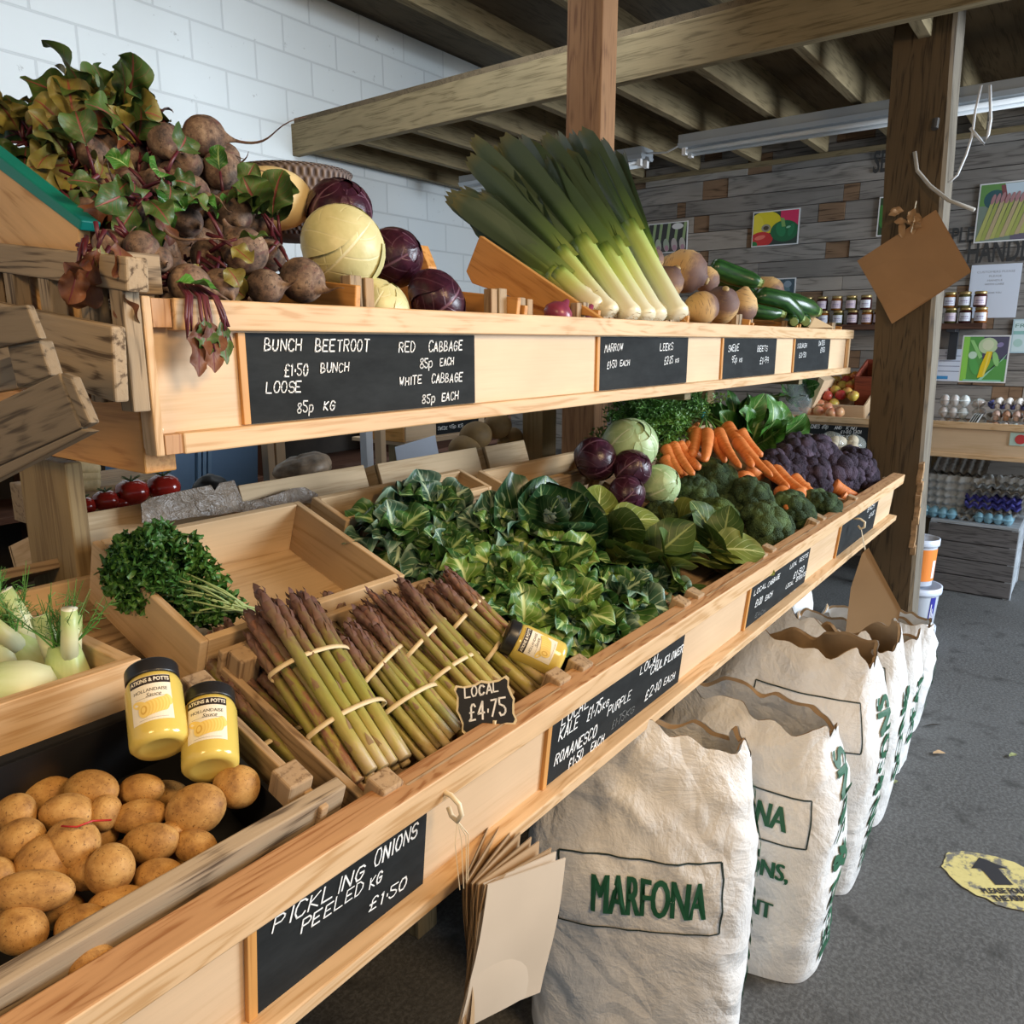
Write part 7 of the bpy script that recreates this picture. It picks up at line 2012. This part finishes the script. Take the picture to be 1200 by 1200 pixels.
# ---------------------------------------------------------------- behind the lower tray: the stand's other side
TB2 = Matrix.Rotation(-TA, 3, 'X')
o = box_part('rear_tray_bed', (4.0, .7, .018), CRATE, None, (1.7, 1.78, 1.0), TB2); adopt(o, stand)
for x in (0.2, 1.7, 3.2): adopt(box_part('leg', (1.0, .07, .07), BEAM, None, (x, 2.02, .48), RYV), stand)
def rbox(label, u0, v0, u1, v1, h, y=1.44, d=.32, m=BOXW):
    A = onY(u0, v0, y); B = onY(u1, v1, y); zt = (A[2] + B[2]) / 2; x0, x1 = A[0], B[0]; w_ = x1 - x0
    ca, sa = math.cos(TA), math.sin(TA)
    t = thing('plywood_box', label, 'box', ((x0 + x1) / 2, y + d / 2 * ca - (h + .02) * sa, zt - d / 2 * sa - (h + .02) * ca), TB2, 'boxes on the rear side of the stand')
    c = np.array([0, 0, 0])
    for (nm, dd, p, R) in (('back_panel', (w_, .014, h), (0, -d / 2, h / 2 + .02), None), ('front_panel', (w_, .014, h), (0, d / 2, h / 2 + .02), None), ('side_panel', (d, .014, h), (-w_ / 2 + .007, 0, h / 2 + .02), RZ90), ('side_panel', (d, .014, h), (w_ / 2 - .007, 0, h / 2 + .02), RZ90), ('box_floor', (w_, d, .008), (0, 0, .024), None)):
        box_part(nm, dd, m, t, p, R, .0015)
    return t
rbox('pine box of tomatoes behind the parsley box', 84, 606, 168, 589, .12)
rbox('pale plywood box on the rear side, under the price panel', 277, 569, 424, 546, .14)
rbox('pale plywood box on the rear side with a knot in its panel', 440, 545, 556, 524, .14)
rbox('pale plywood box on the rear side by the short square post', 566, 524, 612, 516, .13)
# tomatoes
TOM = plain('tomato_skin', (.30, .018, .012), .18, 0, .6, .15, 20); TST = plain('tomato_calyx', (.07, .10, .03), .6)
for i, (u, v, r, lab) in enumerate([(155, 577, 19, 'big glossy tomato with a spiky green calyx'), (192, 571, 19, 'tomato under the orange bearer end, right of the big one'), (124, 587, 15, 'tomato half sunk in its box left of the big one'), (140, 590, 12, 'small tomato just showing at the box edge'), (98, 594, 14, 'tomato at the left end beside the post')]):
    P = onY(u, v, 1.56); r = r * mpp(P); t = thing('tomato', lab, 'tomato', P, None, 'tomatoes in the rear box')
    MB().lathe([(r * .1, -.8 * r), (r * .6, -.72 * r), (r * .95, -.3 * r), (r, .05 * r), (r * .85, .5 * r), (r * .45, .76 * r), (r * .1, .68 * r)], 24, fn=lambda p, a: p * np.array([1 + .04 * math.cos(5 * a), 1 + .04 * math.cos(5 * a), 1])).build('fruit', TOM, t, True)
    mb = MB()
    for k in range(6):
        a = k * 1.05; mb.tube([(0, 0, r * .70), (r * .35 * math.cos(a), r * .35 * math.sin(a), r * .92), (r * .6 * math.cos(a), r * .6 * math.sin(a), r * 1.0)], [.002, .0018, .0006], 5)
    mb.build('calyx', TST, t)
# crumpled film between the two sides
m, nt, b = newmat('crumpled_film', .35, 0, .35); f = noise(nt, coords(nt, (1, 3, 1)), 22, 4, .7, 1.0); col(nt, b, ramp(nt, f, [(.35, (.14, .095, .06)), (.65, (.27, .20, .14))])); bump(nt, b, f, .9, .01)
rows = []; nz = SN(3, 14)
for (u, vt, vb) in [(163, 590, 612), (175, 584, 612), (200, 578, 610), (225, 573, 606), (245, 568, 604), (250, 575, 604), (256, 566, 603), (275, 563, 600), (285, 588, 600), (305, 585, 596), (325, 578, 594), (345, 572, 592), (358, 571, 590), (372, 579, 588)]:
    A = onY(u, vt, 1.40); B = onY(u, vb, 1.39); row = []
    for q in np.linspace(0, 1, 8):
        p = A + (B - A) * q; row.append(p + np.array([0, .012 * nz(p[None] * 3)[0], 0]))
    rows.append(row)
mb = MB().grid(rows); mb.grid((np.array(rows) + np.array([0, .002, 0]))[::-1])
tag(mb.build('plastic_film', m, None, True), 'crumpled brownish plastic film lying behind the plywood boxes', 'film')
# big roots, paper and the next stall seen through the gap
SWB = plain('brown_root', (.26, .16, .06), .7, var=.3, sc=14)
for i, (u, v, r, lab) in enumerate([(558, 510, 20, 'big tan root vegetable in the gap left of the square post'), (583, 499, 18, 'tan root vegetable behind the big one'), (545, 527, 20, 'brown root vegetable at the edge of the rear box'), (600, 512, 14, 'reddish root vegetable beside the square post'), (590, 518, 8, 'little pale root in front of the reddish one')]):
    P = onY(u, v, 1.62); r *= mpp(P); put('root_vegetable', blob(MB(), (r, r * .9, r * .85), i + 5, .06, 1.4), SWB, lab, 'root vegetable', P, None, 'root vegetables in the rear box')
put('bagged_onions', blob(MB(), (.07, .06, .045), 4, .16, 2.6, 40, 28, None, 0, .10, 8), plain('bag_brown', (.24, .17, .11), .5, var=.5, sc=30), 'wrinkled bag of onions just over the rear box', 'bag', onY(357, 551, 1.62))
t = thing('blue_bin', 'tall blue plastic bin behind the tomatoes', 'bin', onY(250, 540, 2.3)); BLC = plain('blue_plastic', (.10, .22, .42), .45)
P0 = np.array(t.location)
MB().prism([onY(u, v, 2.3) - P0 for (u, v) in ((196, 600), (196, 514), (232, 505), (268, 502), (280, 520), (300, 526), (302, 600))], (0, .02, 0)).build('side_wall', BLC, t)
for u in (234, 240, 246): MB().prism([onY(u + a, v, 2.29) - P0 for (a, v) in ((-2, 585), (-2, 505), (2, 505), (2, 585))], (0, .02, 0)).build('rib', plain('blue_rib', (.14, .28, .48), .45), t)
MB().prism([onY(u, v, 2.32) - P0 for (u, v) in ((196, 900), (196, 520), (302, 520), (302, 900))], (0, .4, 0)).build('bin_body', BLC, t)
put('black_bag', blob(MB(), (.042, .04, .035), 9, .16, 2.4, 26, 18, None, 0, .08, 7), BLACK, 'small black bundle in front of the blue crate', 'bag', onY(248, 572, 1.66))
for i, (u0, u1, lab) in enumerate([(310, 318, 'thin pale upright seen through the gap, left of a pair'), (320, 331, 'broader pale upright seen through the gap, right of a pair'), (426, 434, 'white upright strip in the gap under the price panel'), (443, 449, 'narrow wooden upright beside the white strip')]):
    y = 2.5; A = onY(u0, 530, y); B = onY(u1, 530, y)
    tag(box_part('upright', (1.5, .04, B[0] - A[0]), PLY if i != 2 else plain('white_strip', (.7, .74, .8), .4), None, ((A[0] + B[0]) / 2, y, .75), RYV), lab, 'upright')
# dark backdrop in the form of shelving, added to cover the block wall
t = thing('shelving_backdrop', 'dark shelving added as a backdrop along the white block wall behind the stand', 'shelving', (2.6, 3.9, 0))
SHD = plain('dark_shelving', (.035, .028, .022), .8, var=.3, sc=6)
MB().box((0, .25, .66), (4.6, .02, 1.32)).build('dark_backing', SHD, t)
for z in (.3, .75, 1.25): part(t, 'shelf', (4.6, .45, .03), BRN, (2.6, 3.9, z))
for x in (.35, 1.5, 2.6, 3.7, 4.85): part(t, 'upright', (1.34, .45, .03), BRN, (x, 3.9, .67), RYV)
t = thing('rear_stall', 'pine stall with a small chalkboard seen between the two tiers', 'display stand', (2.6, 2.9, 0))
A = onY(474, 507, 2.8); B = onY(566, 492, 2.8); w_ = B[0] - A[0]
part(t, 'front_board', (w_, .02, .10), PLY, ((A[0] + B[0]) / 2, 2.8, (A[2] + B[2]) / 2)); part(t, 'side_board', (.3, .02, .10), ORNG, (A[0], 2.95, A[2]), RZ90)
part(t, 'shelf_top', (w_, .4, .02), PLY, ((A[0] + B[0]) / 2, 3.0, A[2] - .06))
for x in (A[0] + .03, B[0] - .03): part(t, 'leg', (A[2] - .07, .05, .05), BEAM, (x, 2.9, (A[2] - .07) / 2), RYV)
C0 = onY(511, 503, 2.79); C1 = onY(560, 496, 2.79)
o = box_part('chalkboard', (C1[0] - C0[0], .004, .065), CHALKB, None, ((C0[0] + C1[0]) / 2, 2.787, (C0[2] + C1[2]) / 2), None, 0); adopt(o, t)
adopt(write(o, (0, 2.784, 0), (0, -1, 0), [('SWEDE', (513, 504), (524, 503), 3.5, .8), ('95p', (526, 502), (534, 501), 3.5, .8), ('KG', (537, 501), (542, 500), 3.5, .8)]), o)
o = MB().prism([onY(u, v, 2.783) for (u, v) in ((463, 524), (510, 510), (514, 532), (466, 545))], (0, .003, 0)).build('paper_leaflet', plain('leaflet', (.62, .68, .80), .6)); tag(o, 'white leaflet hanging in the gap below the small chalkboard', 'leaflet')
# parsnips stacked behind the corner post
PAR = plain('parsnip_skin', (.55, .42, .22), .6, var=.15, sc=12)
pd = carrot_mesh(1.0, .13, 5, .04, .3).build('parsnip', PAR, None, True); 
for i, (v, lab) in enumerate([(550, 'top parsnip of the stack behind the corner post'), (559, 'second parsnip of the stack behind the corner post'), (567, 'lowest parsnip of the stack behind the corner post')]):
    A = onY(78, v + 2, 1.95); B = onY(116, v - 2, 1.95); o = pd if i == 0 else pd.copy()
    if i: COL.objects.link(o)
    o.matrix_world = mat4(look_rot(A - B, i), B) @ Matrix.Diagonal((.17, .17, np.linalg.norm(A - B) * 1.4, 1)); tag(o, lab, 'parsnip', 'parsnips behind the corner post')
A = onY(82, 578, 2.0)
tag(box_part('parsnip_box', (.30, .25, .10), CRATE, None, (A[0] + .1, 2.1, A[2] - .04)), 'small wooden box under the parsnips behind the tomatoes', 'box')
